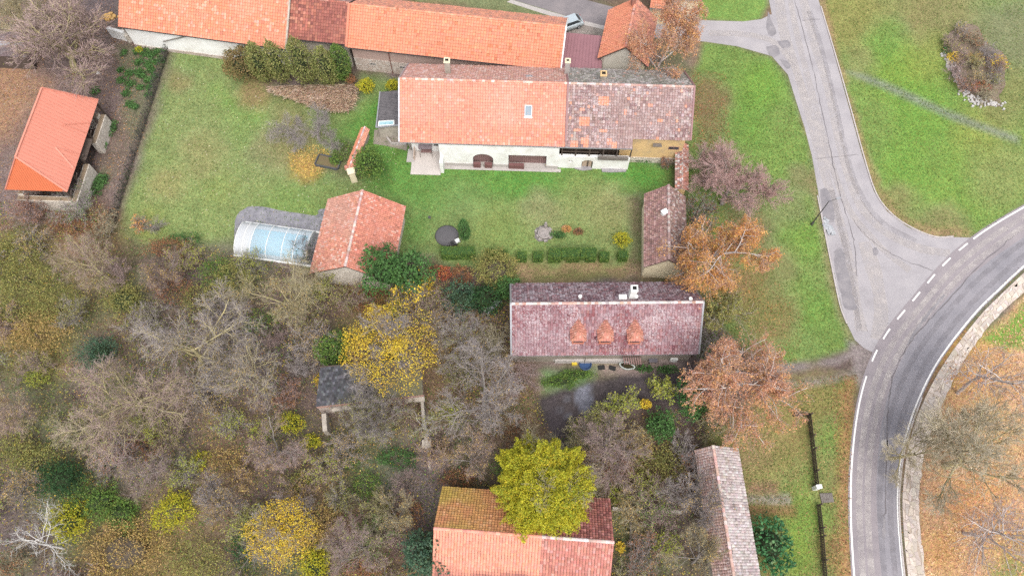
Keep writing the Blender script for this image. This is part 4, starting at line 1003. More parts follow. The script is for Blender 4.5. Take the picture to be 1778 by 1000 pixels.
A_ = b1['A'] * [1, 1, 0]; dd, nn = b1['d'], b1['n']
mb = MB(); mb.bar(A_ + nn * .25 + dd * 5 + Z * 2.0, A_ + nn * .25 + dd * 9.5 + Z * 3.9, .12, .08); obj('brace', mb.mesh('brace', WOOD_GREY), barn)
# white yard wall stub at the barn's west corner
mb = MB(); p0, p1 = P(186, 48, 1.6), P(214, 56, 1.6); p0[2] = p1[2] = 0; mb.bar(p0 + Z * .8, p1 + Z * .8, .4, 1.6); tag(obj('wall_stub', mb.mesh('wall_stub', PLASTER_W)), 'short whitewashed wall stub at the west corner of the long barn', 'wall')
mb = MB(); p0, p1 = P(210, 52, 1.2), P(220, 63, 1.2); p0[2] = p1[2] = 0; mb.bar(p0 + Z * .6, p1 + Z * .6, .5, 1.2); tag(obj('wall_stub', mb.mesh('wall_stub', STONE_W)), 'rough stone buttress beside the whitewashed wall stub', 'wall')

# ---- purple sheet-roofed shed between barn and small house
sh = thing('flat_roofed_shed', 'shed with flat purple-brown sheet roof beside the barn gable', 'shed', P(1010, 100))
q = [P(974, 125, 3.2), P(1044, 128, 3.2), P(1046, 64, 3.5), P(984, 58, 3.5)]
mb = MB(); nn = Z
mb.prism(q, Z * .1)
for i in range(13):
    t = i / 12; mb.bar(q[0] + (q[1] - q[0]) * t + Z * .13, q[3] + (q[2] - q[3]) * t + Z * .13, .05, .06)
obj('roof', mb.mesh('roof', mat('purple_sheet', (.27, .135, .15), (.23, .115, .13), 1.5, .6, .1)), sh)
mb = MB(); g = [p * np.array([1, 1, 0]) for p in q]; c_ = sum(g) / 4; g = [c_ + (p - c_) * .95 for p in g]
rect_walls(mb, g, 0, 3.1, .25); obj('wall', mb.mesh('wall', PLASTER_OLD), sh)

# ---- small house with its gable to the farmhouse
A_ = P(1038, 102, 4.0); B_ = P(1057, 18, 4.0)
dN = nrm((B_ - A_) * [1, 1, 0]); nE = np.array([dN[1], -dN[0], 0])
hw_ = .55 * ((P(1074, 89, 6.7) - A_) @ nE) + .45 * ((P(1116, 6, 6.7) - A_) @ nE)
Bm, Am = A_ + nE * 2 * hw_, B_ + nE * 2 * hw_
small, rr, inf = gabled('small_house', 'small orange-roofed house with a pale plaster gable beside the lane', 'house', Bm, Am, hw_, 4.0, 6.7, style((.55, .24, .17), [(.42, .2, .15)], [.2], .1, k=12), orange, [PLASTER_C, PLASTER_OLD, PLASTER_OLD, mat('pale_gable', (.58, .55, .48), (.48, .44, .37), .8, .95, .2)], seed=51, gutters=False)
chimney(rr, P(1099, 8, 6.6), .5, .5, 1.0, mat('red_brick', (.35, .16, .12), (.28, .13, .1), 6, .9), .2)
# cream house just behind, mostly beyond the top edge
A_ = P(1165, -4, 3.4); B_ = P(1219, 2, 3.4)
gabled('cream_house', 'cream rendered house front cut off by the top edge', 'house', A_, B_ , 4.5, 3.4, 6.8, orange, orange, PLASTER_C, seed=57)
A_ = P(1128, 14, 3.0); B_ = P(1163, 18, 3.0)
gabled('outhouse', 'small orange-tiled outhouse behind the tall birch', 'outhouse', A_, B_, 2.4, 3.0, 4.8, orange, orange, PLASTER_C, seed=61)

# ---- house with three dormers
ZE2, ZR2 = 3.3, 7.35
A_ = P(889, 617, ZE2); B_ = P(1212, 614, ZE2)
hw_ = ((P(1050, 526, ZR2) - A_) @ frame_of(A_, B_)[1])
def lich(c, x, y, W, H, r):
    a = np.clip(fnoise(x, y, 3.5, 7) * 2.2 - .55, 0, 1); m = np.clip((r.rand(len(x)) * .40 + a * .35 - .24), 0, .4)[:, None]
    return c * (1 - m) + np.array([.42, .34, .37]) * m * (1 + r.randn(len(x), 1) * .10)
dorm = style((.205, .075, .08), [(.15, .058, .066), (.27, .115, .11)], [.3, .14], .10, big=(.18, .075, .088), k=14, moss=lich)
def lich2(c, x, y, W, H, r):
    m = np.clip(r.rand(len(x)) ** 3 * .75, 0, 1)[:, None]; return c * (1 - m) + np.array([.40, .34, .37]) * m
dormN = style((.17, .09, .10), [(.10, .055, .065), (.21, .10, .11)], [.3, .14], .12, k=15, moss=lich2)
dh, rr, inf = gabled('dormer_house', 'long house with lichened red tiles and three orange tent dormers', 'house', A_, B_, hw_, ZE2, ZR2, dorm, dormN, [STAIN_SHADE_CON, PLASTER_OLD, PLASTER_OLD, PLASTER_OLD], tw=.28, th=.36, seed=71, tm=TILE_L, rcols=([(.50, .44, .42), (.42, .26, .22)], [.7, .3]), lift=.095, hump=.035)  # darker south wall carries the shade under the eave in its colour
d, n = inf['d'], inf['n']; A2 = inf['A']
mb = MB(); 
for (a, b) in ((inf['s1'][1] + d * .08, inf['s1'][2] + d * .08), (inf['s2'][0] + d * .08, inf['s1'][2] + d * .08), (inf['s1'][0] - d * .08, inf['s1'][3] - d * .08), (inf['s2'][1] - d * .08, inf['s1'][3] - d * .08)): mb.bar(a + Z * .06, b + Z * .06, .18, .16)
obj('verge_board', mb.mesh('verge_board', METAL_G), rr)
def DS(s_, f, dz=0): p = A2 + d * s_ + n * (hw_ * f); p[2] = ZE2 + (ZR2 - ZE2) * f + dz; return p
for u in (1003.5, 1050.5, 1101.5):
    f0 = .32; c_ = P(u, 595, ZE2 + (ZR2 - ZE2) * f0); s_ = (c_ - A2) @ d; f0 = ((c_ - A2) @ n) / hw_
    w = .62; zb = DS(s_, f0)[2]; hh = 1.2; fr = DS(s_, f0); fb = f0 + (hh + .1) / (ZR2 - ZE2)
    back = A2 + d * s_ + n * hw_ * (f0 + .42); 
    mb = MB(); mb.prism([fr - d * w - Z * .3, fr + d * w - Z * .3, fr + d * w + Z * hh, fr - d * w + Z * hh], n * 1.7)
    dm = obj('dormer', mb.mesh('dormer', mat('dormer_cheek', (.55, .2, .13), (.47, .17, .11), 3, .8)), rr)
    ap = fr + n * .8 + Z * (hh + .85); zb_ = ap[2]; fR = (zb_ - ZE2) / (ZR2 - ZE2); bk = A2 + d * s_ + n * hw_ * fR; bk[2] = zb_
    ov = .17; fl = fr - d * (w + ov) - n * .07 + Z * hh; frr = fr + d * (w + ov) - n * .07 + Z * hh
    fS = (fl[2] - ZE2) / (ZR2 - ZE2); bl = A2 + d * (s_ - w - ov) + n * hw_ * fS; bl[2] = fl[2]; br = A2 + d * (s_ + w + ov) + n * hw_ * fS; br[2] = fl[2]
    do = style((.44, .19, .14), [(.50, .27, .21), (.36, .15, .11)], [.15, .15], .1, k=16)
    quads = [[fl, frr, ap + d * .01, ap - d * .01], [frr, br + n * .05, bk, ap], [bl + n * .05, fl, ap, bk]]
    mb2 = MB()
    for qd in quads: mb2.add(qd, [(0, 1, 2, 3)])
    obj('dormer_roof', mb2.mesh('dormer_roof', WOOD_DARK), rr)
    tile_part(quads, [do] * 3, .27, .28, rr, 80, name='dormer_tiles', lift=.05)
    mb = MB(); mb.prism([fr - d * .48 - n * .02 + Z * .62, fr + d * .48 - n * .02 + Z * .62, fr + d * .48 - n * .02 + Z * 1.08, fr - d * .48 - n * .02 + Z * 1.08], n * .02)
    obj('dormer_window', mb.mesh('dormer_window', DARKGLASS), rr)
chimney(rr, P(1096, 516, 6.6), .62, .62, 2.1, METAL_W, 0, METAL_W)
mb = MB(); mb.box(P(1081, 517, 6.85), .8, .5, .28); obj('roof_hatch', mb.mesh('roof_hatch', METAL_W), rr)
for u, v in ((1007, 517), (1104, 517), (1198, 521)):
    mb = MB(); p = P(u, v, 6.9); mb.cyl(p - Z * .3, .13, .6, 8); mb.cyl(p + Z * .3, .2, .1, 8); obj('vent_pipe', mb.mesh('vent_pipe', METAL_W), rr)
# terrace in front of it
tb = A2 + n * .1
def TB(u, v): return P(u, v)
struct('terrace', MB().prism([TB(962, 629), TB(1100, 630), TB(1100, 617), TB(962, 616)], Z * .35).mesh('terrace', STAIN_SHADE_CON), 'raised concrete terrace under the eaves of the dormer house')
mb = MB(); mb.path([TB(963, 616) + Z * .35, TB(963, 628) + Z * .35, TB(1080, 628.5) + Z * .35], .35, .9); tag(obj('terrace_wall', mb.mesh('terrace_wall', CONCRETE)), 'low mossy concrete wall edging the terrace of the dormer house', 'wall')
pg = thing('pergola', 'dark wooden slatted pergola leaning at the terrace end', 'pergola', TB(1095, 624))
mb = MB(); mb.bar(P(1081, 619, 2.2), P(1112, 619, 2.2), .1, .12); mb.bar(P(1084, 631, 1.4), P(1114, 632, 1.4), .1, .12); obj('beam', mb.mesh('beam', WOOD_DARK), pg)
for i in range(8):
    mb = MB(); mb.bar(P(1082 + i * 4, 616, 2.32), P(1085 + i * 4, 632, 1.5), .12, .06); obj('slat', mb.mesh('slat', WOOD_BROWN), pg)
for u, v, h in ((1084, 631, 1.4), (1113, 632, 1.4)):
    mb = MB(); p = P(u, v, h); p[2] = 0; mb.box(p, .1, .1, h); obj('post', mb.mesh('post', WOOD_DARK), pg)

# ---- bottom house
ZE3, ZR3 = 3.2, 6.5
R1, R2 = P(753, 917, ZR3), P(1066, 941, ZR3); d, n = frame_of(R1, R2)
hw_ = -((P(1060, 867, ZE3) - R1) @ -n)
Lr = (R2 - R1) @ d; A_ = R1 - n * hw_; B_ = A_ + d * Lr
bh = thing('south_house', 'orange-tiled house with a mossy north slope, half hidden by the yellow tree', 'house', (R1 + R2) / 2 * [1, 1, 0])
sp = ((P(941, 931, ZR3) - R1) @ d)
def BS(s_, f, side): p = R1 + d * s_ - n * hw_ * (1 - f) * side; p[2] = ZE3 + (ZR3 - ZE3) * f; return p
rr = deck('roof', [[BS(0, 0, 1), BS(Lr, 0, 1), BS(Lr, 1, 1), BS(0, 1, 1)], [BS(Lr, 0, -1), BS(0, 0, -1), BS(0, 1, -1), BS(Lr, 1, -1)]], bh)
def mossN(c, x, y, W, H, r):
    a = np.clip(1.15 - ((W - x) / 5.5) - .35 * (1 - y / H) * 0, 0, 1) * np.clip(fnoise(x, y, 2.5, 4) * 2.4 - .45, 0, 1); a = a[:, None]
    c = c * (1 - a * .7) + np.array([.36, .29, .055]) * (1 + r.randn(len(x), 1) * .15) * a * .7
    return c
f1 = style((.50, .215, .105), [(.54, .27, .15), (.40, .17, .09)], [.15, .15], .08, big=(.46, .22, .09), k=17, moss=mossN)
f2 = style((.30, .115, .095), [(.22, .085, .075), (.38, .17, .15)], [.25, .15], .12, k=18)
def dirtS(c, x, y, W, H, r):
    a = np.clip((fnoise(x, y, 2.0, 6) - y / H * 1.7) * 3, 0, 1)[:, None] * .7; return c * (1 - a) + np.array([.16, .07, .07]) * a
f3 = style((.64, .27, .19), [(.60, .24, .16)], [.15], .045, k=19, moss=dirtS)
f4 = style((.44, .18, .145), [(.47, .24, .205), (.38, .15, .12)], [.2, .2], .06, big=(.40, .15, .12), k=20)
kw = dict(lift=.10, hump=.04, gap=.06)
tile_part([[BS(sp, 0, -1), BS(0, 0, -1), BS(0, 1, -1), BS(sp, 1, -1)], [BS(Lr, 0, -1), BS(sp, 0, -1), BS(sp, 1, -1), BS(Lr, 1, -1)]], [f1, f2], .27, .30, rr, 91, **kw)
tile_part([[BS(0, 0, 1), BS(sp, 0, 1), BS(sp, 1, 1), BS(0, 1, 1)], [BS(sp, 0, 1), BS(Lr, 0, 1), BS(Lr, 1, 1), BS(sp, 1, 1)]], [f3, f4], .27, .30, rr, 95, **kw)
ridge_tiles(BS(0, 1, 1) + Z * .05, BS(sp, 1, 1) + Z * .05, rr, [(.62, .27, .2), (.55, .22, .15)], [.7, .3], 7); ridge_tiles(BS(sp, 1, 1) + Z * .05, BS(Lr, 1, 1) + Z * .05, rr, [(.5, .33, .3), (.55, .46, .44)], [.6, .4], 8)
g = [p * np.array([1, 1, 0]) for p in (BS(.3, .1, 1), BS(Lr - .3, .1, 1), BS(Lr - .3, .1, -1), BS(.3, .1, -1))]
for i in range(4):
    mb = MB(); a, b = g[i], g[(i + 1) % 4]; dd = nrm(b - a)
    if i % 2: a, b = a + dd * .35, b - dd * .35
    wall_prisms(mb, a, b, 0, ZE3 + .1, .35)
    if i % 2: gable_fill(mb, g[i], g[(i + 1) % 4], ZE3 + .1, (g[i] + g[(i + 1) % 4]) / 2 + Z * (ZR3 - .3), .3)
    obj('wall', mb.mesh('wall', PLASTER_OLD), bh)

# ---- garden barn beside the pool
ZE4, ZR4 = 2.9, 5.6
Ra, Rb = P(629.5, 330, ZR4), P(599, 463, ZR4); dS = nrm((Rb - Ra) * [1, 1, 0]); nE = np.array([-dS[1], dS[0], 0])
hw_ = abs((P(709, 370, ZE4) - Ra) @ nE); hw2 = abs((P(575, 353, ZE4) - Ra) @ nE); hw_ = (hw_ + hw2) / 2
Lg = np.linalg.norm(Rb - Ra)
if nE[0] < 0: nE = -nE
# eave run with the ridge on its left: west eave from north to south has the barn on its left
Aw = Ra - nE * hw_; Bw = Aw + dS * Lg
gw_ = style((.50, .22, .155), [(.56, .34, .28), (.40, .17, .12)], [.16, .16], .1, big=(.42, .25, .2), k=21)
ge_ = style((.52, .20, .14), [(.58, .33, .27), (.38, .15, .11)], [.12, .14], .09, big=(.46, .19, .14), k=22)
gabled('garden_barn', 'small barn with weathered terracotta roof beside the pool cover', 'barn', Aw, Bw, hw_, ZE4, ZR4, gw_, ge_, [PLASTER_OLD, STONE_W, STONE_W, PLASTER_OLD], tw=.24, th=.28, seed=101, rcols=([(.46, .28, .25), (.5, .4, .37)], [.6, .4]), gutters=False)

# ---- narrow cottage by the birches
ZE5, ZR5 = 3.0, 5.2
Ra, Rb = P(1160.7, 321, ZR5), P(1162, 451, ZR5); dS = nrm((Rb - Ra) * [1, 1, 0]); nE = np.array([-dS[1], dS[0], 0])
if nE[0] < 0: nE = -nE
hw_ = abs((P(1119, 335, ZE5) - Ra) @ nE); Lg = np.linalg.norm(Rb - Ra)
Aw = Ra - nE * hw_; Bw = Aw + dS * Lg
_c, rr, inf = gabled('narrow_cottage', 'narrow outbuilding with brown-tiled roof and cream long wall on the courtyard edge', 'outbuilding', Aw, Bw, hw_, ZE5, ZR5, style((.30, .175, .155), [(.37, .24, .22), (.22, .13, .12)], [.2, .2], .12, k=23), style((.25, .16, .14), [(.36, .30, .28), (.17, .11, .10)], [.2, .25], .14, k=24), [PLASTER_C, PLASTER_C, PLASTER_OLD, PLASTER_C], tw=.22, th=.26, seed=111, over=.18, rcols=([(.40, .33, .31), (.3, .2, .18)], [.6, .4]), gutters=False)
mb = MB(); p = P(1153, 371, 4.8); mb.box(p - Z * .3, .55, .5, .7, .5); mb.box(p + Z * .4, .7, .62, .08, .5); obj('chimney', mb.mesh('chimney', PLASTER_W), rr)
# tile-capped wall north of it
def capped_wall(name, label, Pa, Pb, h, w, wm, fnA, fnB, seed):
    a = np.array(Pa) * [1, 1, 0]; b = np.array(Pb) * [1, 1, 0]; d, n = frame_of(a, b)
    t = thing(name, label, 'wall', (a + b) / 2)
    mb = MB(); mb.prism([a - n * w * .32, b - n * w * .32, b + n * w * .32, a + n * w * .32], Z * h); obj('masonry', mb.mesh('masonry', wm), t)
    q1 = [a - n * w * .6 + Z * (h - .12), b - n * w * .6 + Z * (h - .12), b + Z * (h + .3), a + Z * (h + .3)]; q2 = [b + n * w * .6 + Z * (h - .12), a + n * w * .6 + Z * (h - .12), q1[3], q1[2]]
    cp = deck('coping', [q1, q2], t, CONCRETE, .05); tile_part([q1, q2], [fnA, fnB], .22, .26, cp, seed, name='coping_tiles'); ridge_tiles(q1[3] + Z * .04, q1[2] + Z * .04, cp, [(.4, .25, .21), (.5, .42, .4)], [.6, .4], seed, .1)
    return t
oldc = style((.30, .17, .15), [(.50, .44, .42), (.48, .22, .16)], [.25, .2], .15, k=25); redc = style((.45, .2, .15), [(.36, .18, .15), (.55, .42, .38)], [.25, .15], .14, k=26)
capped_wall('tile_capped_wall', 'tall ochre courtyard wall capped with mixed old tiles, right of the farmhouse', P(1184, 330, 2.2), P(1184, 250, 2.2), 2.2, 1.25, PLASTER_Y, redc, oldc, 121)
t = capped_wall('tile_capped_wall', 'low garden wall capped with bright orange tiles beside the round green bush', P(606, 295, 1.8), P(634, 222, 1.8), 1.7, .85, PLASTER_OLD, style(SALMON, [(.6, .3, .2)], [.2], .08), orange, 125)
mb = MB(); p = P(610, 299, 1.8); p[2] = 0; mb.box(p, .7, .7, 1.95, .3); mb.box(p + Z * 1.951, .9, .85, .12, .3); obj('pillar', mb.mesh('pillar', PLASTER_C), t)
mb = MB(); p = P(602, 292, 1.7); mb.lathe(p, [(.02, 0), (.2, .06), (.26, .22), (.2, .4), (.03, .46)], 10); mb.cyl(p - Z * 1.7, .1, 1.72, 8); tag(obj('clay_ball', mb.mesh('clay_ball', mat('terracotta', (.45, .2, .15), (.38, .17, .13), 5, .85), True)), 'round terracotta ball on a stake beside the orange-capped wall', 'ornament')

# ---- open stone-walled barn in the west
ZE6, ZR6 = 3.9, 8.45
def solve_west(zr):
    SE, NE, R1, R2 = P(117, 333, ZE6), P(171, 174, ZE6), P(72, 153, zr), P(28, 273, zr)
    return SE, NE, R1, R2
SE, NE, R1, R2 = solve_west(ZR6)
dN = nrm((NE - SE) * [1, 1, 0]); nW = np.array([-dN[1], dN[0], 0])
hw_ = ((R1 + R2) / 2 - (SE + NE) / 2) @ nW
Lw = np.linalg.norm((NE - SE)[:2])
SWp = SE + nW * 2 * hw_; NWp = NE + nW * 2 * hw_
ra = SE + nW * hw_ + dN * ((R2 - SE) @ dN); ra[2] = ZR6; rb = SE + nW * hw_ + dN * ((R1 - SE) @ dN); rb[2] = ZR6
wb = thing('stone_barn', 'open barn with hipped terracotta sheet roof on pale rubble walls', 'barn', (SE + NWp) / 2 * [1, 1, 0])
PINK = mat('terracotta_sheet', (.60, .235, .17), (.56, .215, .155), .6, .6, .05); REDS = mat('red_sheet', (.56, .155, .07), (.50, .14, .065), .6, .6, .05)
mb = MB()
def seam_face(mb, q, k, m=0, rib=.05):
    q = [np.asarray(p, float) for p in q]; nn = nrm(np.cross(q[1] - q[0], q[-1] - q[0])); nn = nn if nn[2] > 0 else -nn
    mb.prism([p - nn * .05 for p in q], nn * .05, m)
    ex = q[1] - q[0]; exn = nrm(ex); W = np.linalg.norm(ex); top = q[-1] - q[0]; ey = nrm(top - exn * (top @ exn)); H = top @ ey
    tl = (q[-1] - q[0]) @ exn; tr = (q[2] - q[0]) @ exn if len(q) == 4 else tl
    for i in range(1, k):
        x = W * i / k
        # height where this seam leaves the face
        if x < tl: hmax = H * x / tl if tl > 0 else H
        elif x > tr: hmax = H * (W - x) / (W - tr) if W > tr else H
        else: hmax = H
        hmax = min(H, hmax)
        if hmax > .3: mb.bar(q[0] + exn * x + ey * .02 + nn * .02, q[0] + exn * x + ey * (hmax - .02) + nn * .02, .05, rib, m, nn)
mbE = MB(); seam_face(mbE, [SE, NE, rb, ra], 28, 0); ro = obj('roof', mbE.mesh('roof', PINK), wb)
mbH = MB(); seam_face(mbH, [SWp, SE, ra], 26, 0, .03); obj('roof', mbH.mesh('roof', REDS), wb)
mbN = MB(); seam_face(mbN, [NE, NWp, rb], 24, 0, .03); obj('roof', mbN.mesh('roof', REDS), wb)
mbW = MB(); seam_face(mbW, [NWp, SWp, ra, rb], 28, 0); obj('roof', mbW.mesh('roof', REDS), wb)
mb = MB()
for a, b in ((ra, rb), (ra, SE), (ra, SWp), (rb, NE), (rb, NWp)): mb.bar(a + Z * .05, b + Z * .05, .2, .08)
obj('ridge_cap', mb.mesh('ridge_cap', PINK), ro)
# shallow gablet lines over the gateway
mid1 = SE + (NE - SE) * .42; mb = MB()
for px in ([(96, 256), (137, 268)], [(96, 256), (128, 292)], [(109, 217), (150, 231)], [(109, 217), (157, 214)]):
    def onE(u, v):
        lo, hi = ZE6, ZR6
        for _ in range(30):
            z = (lo + hi) / 2; p = P(u, v, z); zr_ = ZE6 + (ZR6 - ZE6) * ((p - SE) @ nW) / hw_
            if zr_ > z: lo = z
            else: hi = z
        return P(u, v, z)
    mb.bar(onE(*px[0]) + Z * .06, onE(*px[1]) + Z * .06, .14, .06)
obj('gablet_ridge', mb.mesh('gablet_ridge', PINK), ro)
# rubble walls
g0 = (SE * [1, 1, 0]) - nW * .2 - dN * .3; g1 = (NE * [1, 1, 0]) - nW * .2 - dN * .8; g2 = (NWp * [1, 1, 0]) - nW * .3 - dN * .8; g3 = (SWp * [1, 1, 0]) - nW * .3 - dN * .3
Lq = np.linalg.norm(g1 - g0); o0, o1 = Lq * .42, Lq * .66
for a, b, h in ((g0, g0 + dN * o0, 2.1), (g0 + dN * o1, g1, 2.1), (g3, g0 + nW * .72, 2.1), (g1 + nW * .7, g2, 2.4), (g2 - dN * .7, g3 + dN * .7, 2.4)):
    mb = MB(); wall_prisms(mb, a, b, 0, h, .7); obj('wall', mb.mesh('wall', STONE_W), wb)
    mb = MB(); dd, nn = frame_of(a, b); mb.prism([a + dd * .02 + nn * .12 + Z * (h + .002), b - dd * .02 + nn * .12 + Z * (h + .002), b - dd * .02 + nn * .58 + Z * (h + .002), a + dd * .02 + nn * .58 + Z * (h + .002)], Z * .06); obj('wall_top', mb.mesh('wall_top', mat('mossy_wall_top', (.28, .21, .14), (.2, .15, .1), 3, .95)), wb)
mb = MB(); gi = [g0 + nW * 1.2 + dN * 1, g1 + nW * 1.2 - dN * 1, g2 - nW * 1 - dN * 1, g3 - nW * 1 + dN]; mb.prism(gi, Z * .03); obj('earth_floor', mb.mesh('earth_floor', mat('barn_earth', (.09, .07, .06), (.06, .05, .045), 3, 1)), wb)
for t_ in (.02, .2, .4, .66, .84, .99):
    p = SE + (NE - SE) * t_ + nW * .45; mb = MB(); mb.box([p[0], p[1], 0], .2, .2, ZE6 + .1); obj('post', mb.mesh('post', WOOD_DARK), wb)
    mb = MB(); mb.bar([p[0], p[1], 2.6], p - nW * .7 + Z * -.15, .1, .12); obj('strut', mb.mesh('strut', WOOD_DARK), wb)
mb = MB(); mb.bar(SE + nW * .45 + Z * .05, NE + nW * .45 + Z * .05, .2, .2); obj('beam', mb.mesh('beam', WOOD_BROWN), wb)
mb = MB(); m0 = g0 + dN * o0; m1 = g0 + dN * o1; mb.prism([m0 + Z * 2.9, m1 + Z * 2.9, m1 + nW * 1.6 + Z * 3.5, m0 + nW * 1.6 + Z * 3.5], Z * .06); obj('gate_canopy', mb.mesh('gate_canopy', WOOD_DARK), wb)

# ---- ruined outbuilding with slate roof
rz_ = 3.2
ru = thing('ruined_shed', 'ruined brick shed with mossy black slate roof in the thicket', 'shed', P(640, 690))
q = [P(548, 706, 3.2), P(735, 685, 3.2), P(728, 622, 4.6), P(556, 636, 4.6)]
rr = deck('roof', [q], ru)
def mossR(c, x, y, W, H, r):
    a = np.clip(x / 6 - .3 + (fnoise(x, y, 2, 5) - .5), 0, 1)[:, None] * .7; return c * (1 - a) + np.array([.12, .11, .055]) * a
tile_part([q], [style((.06, .06, .068), [(.10, .10, .108), (.045, .045, .05)], [.2, .3], .15, k=28, moss=mossR)], .27, .26, rr, 131, stag=True, lift=.04, hump=.0)
qa, qb = q[0] * [1, 1, 0], q[1] * [1, 1, 0]; d, n = frame_of(qa, qb)
BR = mat('old_brick', (.40, .235, .19), (.32, .19, .155), 3, .95, .4, (.44, .32, .27))
mb = MB(); wall_prisms(mb, qa + n * .05, qb + n * .05, 2.35, 3.05, .5); obj('parapet', mb.mesh('parapet', BR), ru)
mb = MB(); wall_prisms(mb, qa - n * .35 + d * 1.4, qb - n * .35, 1.9, 2.2, .75); obj('lintel', mb.mesh('lintel', PLASTER_OLD), ru)
mb = MB(); wall_prisms(mb, qa + n * .1, qa + n * .1 + d * 1.3, 0, 2.3, .5); wall_prisms(mb, q[3] * [1, 1, 0] + d * .2, qa + n * .65 + d * .2, 0, 3.1, .4); wall_prisms(mb, qb + n * .65 - d * .2, q[2] * [1, 1, 0] - d * .2, 0, 3.1, .4); wall_prisms(mb, q[2] * [1, 1, 0] - d * .6, q[3] * [1, 1, 0] + d * .6, 0, 4.2, .4); obj('wall', mb.mesh('wall', STONE_B), ru)
mb = MB(); mb.path([P(562, 718, 2.0) * [1, 1, 0] + Z * 1, P(572, 756) + Z * 1], .45, 2.0); tag(obj('wall_stub', mb.mesh('wall_stub', PLASTER_OLD)), 'crumbling wall stub running out from the ruined slate shed', 'wall')
mb = MB(); mb.path([P(735, 690) + Z * .9, P(739, 740) + Z * .9, P(744, 775) + Z * .9], .3, 1.8); mb.box(P(743, 776), .9, .8, 1.5); mb.path([P(744, 782) + Z * .6, P(748, 815) + Z * .6], .22, 1.2); tag(obj('concrete_wall', mb.mesh('concrete_wall', PLASTER_OLD)), 'thin weathered concrete wall running south from the ruined shed', 'wall')

# ---- long shed by the south verge
ZE7, ZR7 = 2.6, 4.4
Ra, Rb = P(1238, 773, ZR7), P(1279, 1030, ZR7); dS = nrm((Rb - Ra) * [1, 1, 0]); nE = np.array([-dS[1], dS[0], 0]); nE = nE if nE[0] > 0 else -nE
hwE = abs((P(1281, 779, ZE7) - Ra) @ nE); hw_ = 1.35; Lg = np.linalg.norm(Rb - Ra)
Aw = Ra - nE * hw_; Bw = Aw + dS * Lg
gabled('long_shed', 'long narrow shed with pale lichen-grey tiles beside the road verge', 'shed', Aw, Bw, hw_, ZE7, ZR7, style((.33, .215, .185), [(.42, .33, .30), (.26, .16, .14)], [.2, .2], .12, big=(.36, .22, .18), k=29), style((.375, .315, .30), [(.44, .395, .38), (.31, .245, .23)], [.25, .2], .13, k=30), PLASTER_OLD, tw=.26, th=.3, seed=141, tm=TILE_L, hw2=hwE, over=.2, rcols=([(.46, .3, .26), (.55, .45, .42)], [.6, .4]), gutters=False)

# ---- decaying shed at the west edge
ws = thing('decaying_shed', 'dark decaying shed with rusty sheet roof on the left edge', 'shed', P(15, 85))
q = [P(-40, 96, 2.4), P(47, 100, 2.4), P(42, 57, 3.1), P(-40, 52, 3.1)]
mb = MB(); corrugated([q[0], q[1], q[2], q[3]], mb, 16, .03); obj('roof', mb.mesh('roof', mat('rusty_sheet', (.17, .12, .125), (.10, .075, .075), 1.5, .8, .2, (.30, .27, .28))), ws)
mb = MB(); mb.prism([q[0] + (q[3] - q[0]) * .42 + Z * .06, q[1] + (q[2] - q[1]) * .42 + Z * .06, q[1] + (q[2] - q[1]) * .58 + Z * .06, q[0] + (q[3] - q[0]) * .58 + Z * .06], Z * .03); obj('patch_sheet', mb.mesh('patch_sheet', METAL_G), ws)
g = [p * np.array([1, 1, 0]) for p in q]; c_ = sum(g) / 4; g = [c_ + (p - c_) * .94 for p in g]
mb = MB(); rect_walls(mb, g, 0, 2.3, .2); obj('wall', mb.mesh('wall', WOOD_DARK), ws)
mb = MB(); mb.bar(P(-40, 101) + Z * .2, P(50, 106) + Z * .2, .5, .4); tag(obj('stone_footing', mb.mesh('stone_footing', STONE_W)), 'pale stone footing in front of the decaying shed', 'wall')

# ---------------------------------------------------------------- pool with its sliding cover
pc = thing('pool_enclosure', 'arched translucent pool cover with white ribs beside the garden barn', 'pool cover', P(478, 412))
pa, pb = P(419, 415), P(541, 432)                       # axis ends on the ground
d, n = frame_of(pa, pb); Lp = (pb - pa) @ d
RW = 2.05; RH = 1.45
GL = mat_glass('polycarbonate', (.50, .57, .62), .45, .25); GL2 = mat_glass('frosted_sheet', (.52, .53, .54), .18, .35)
def arch(s_, k=1.0, m=14):
    t = np.linspace(0, pi, m); return [pa + d * s_ - n * cos(q) * RW * k + Z * (sin(q) ** .8 * RH * k + .02) for q in t]
def shell(s0, s1, k, mm, name):
    a, b = arch(s0, k), arch(s1, k); mb = MB(); m = len(a); a2, b2 = [p - Z * .02 for p in a], [p - Z * .02 for p in b]
    mb.add(a + b, [(i, m + i, m + i + 1, i + 1) for i in range(m - 1)]); return obj(name, mb.mesh(name, mm, True), pc)
cuts = [0, .22 * Lp, .44 * Lp, .66 * Lp, .82 * Lp, Lp]
for i in range(5): shell(cuts[i] + .02, cuts[i + 1] - .02, 1.0 + (.02 if i % 2 else 0), GL2 if i == 0 else GL, 'panel')
for s_ in [0, .11 * Lp] + cuts[1:]:
    mb = MB(); a = arch(s_, 1.02)
    for p, q in zip(a[:-1], a[1:]): mb.bar(p, q, .07, .07, 0, d)
    obj('rib', mb.mesh('rib', METAL_W), pc)
for s_ in (Lp, 0.0):
    a = arch(s_, .99); mb = MB(); mb.add(a, [tuple(range(len(a)))]); obj('end_panel', mb.mesh('end_panel', GL2), pc)
for sg in (-1, 1):
    mb = MB(); mb.bar(pa + n * sg * (RW + .15) - d * .2 + Z * .05, pa + n * sg * (RW + .15) + d * (Lp + (2.0 if sg > 0 else .8)) + Z * .05, .22, .1); obj('rail', mb.mesh('rail', METAL_W), pc)
WATER = mat('pool_water', (.10, .50, .66), (.14, .58, .72), .7, .05, 0, spec=.5)
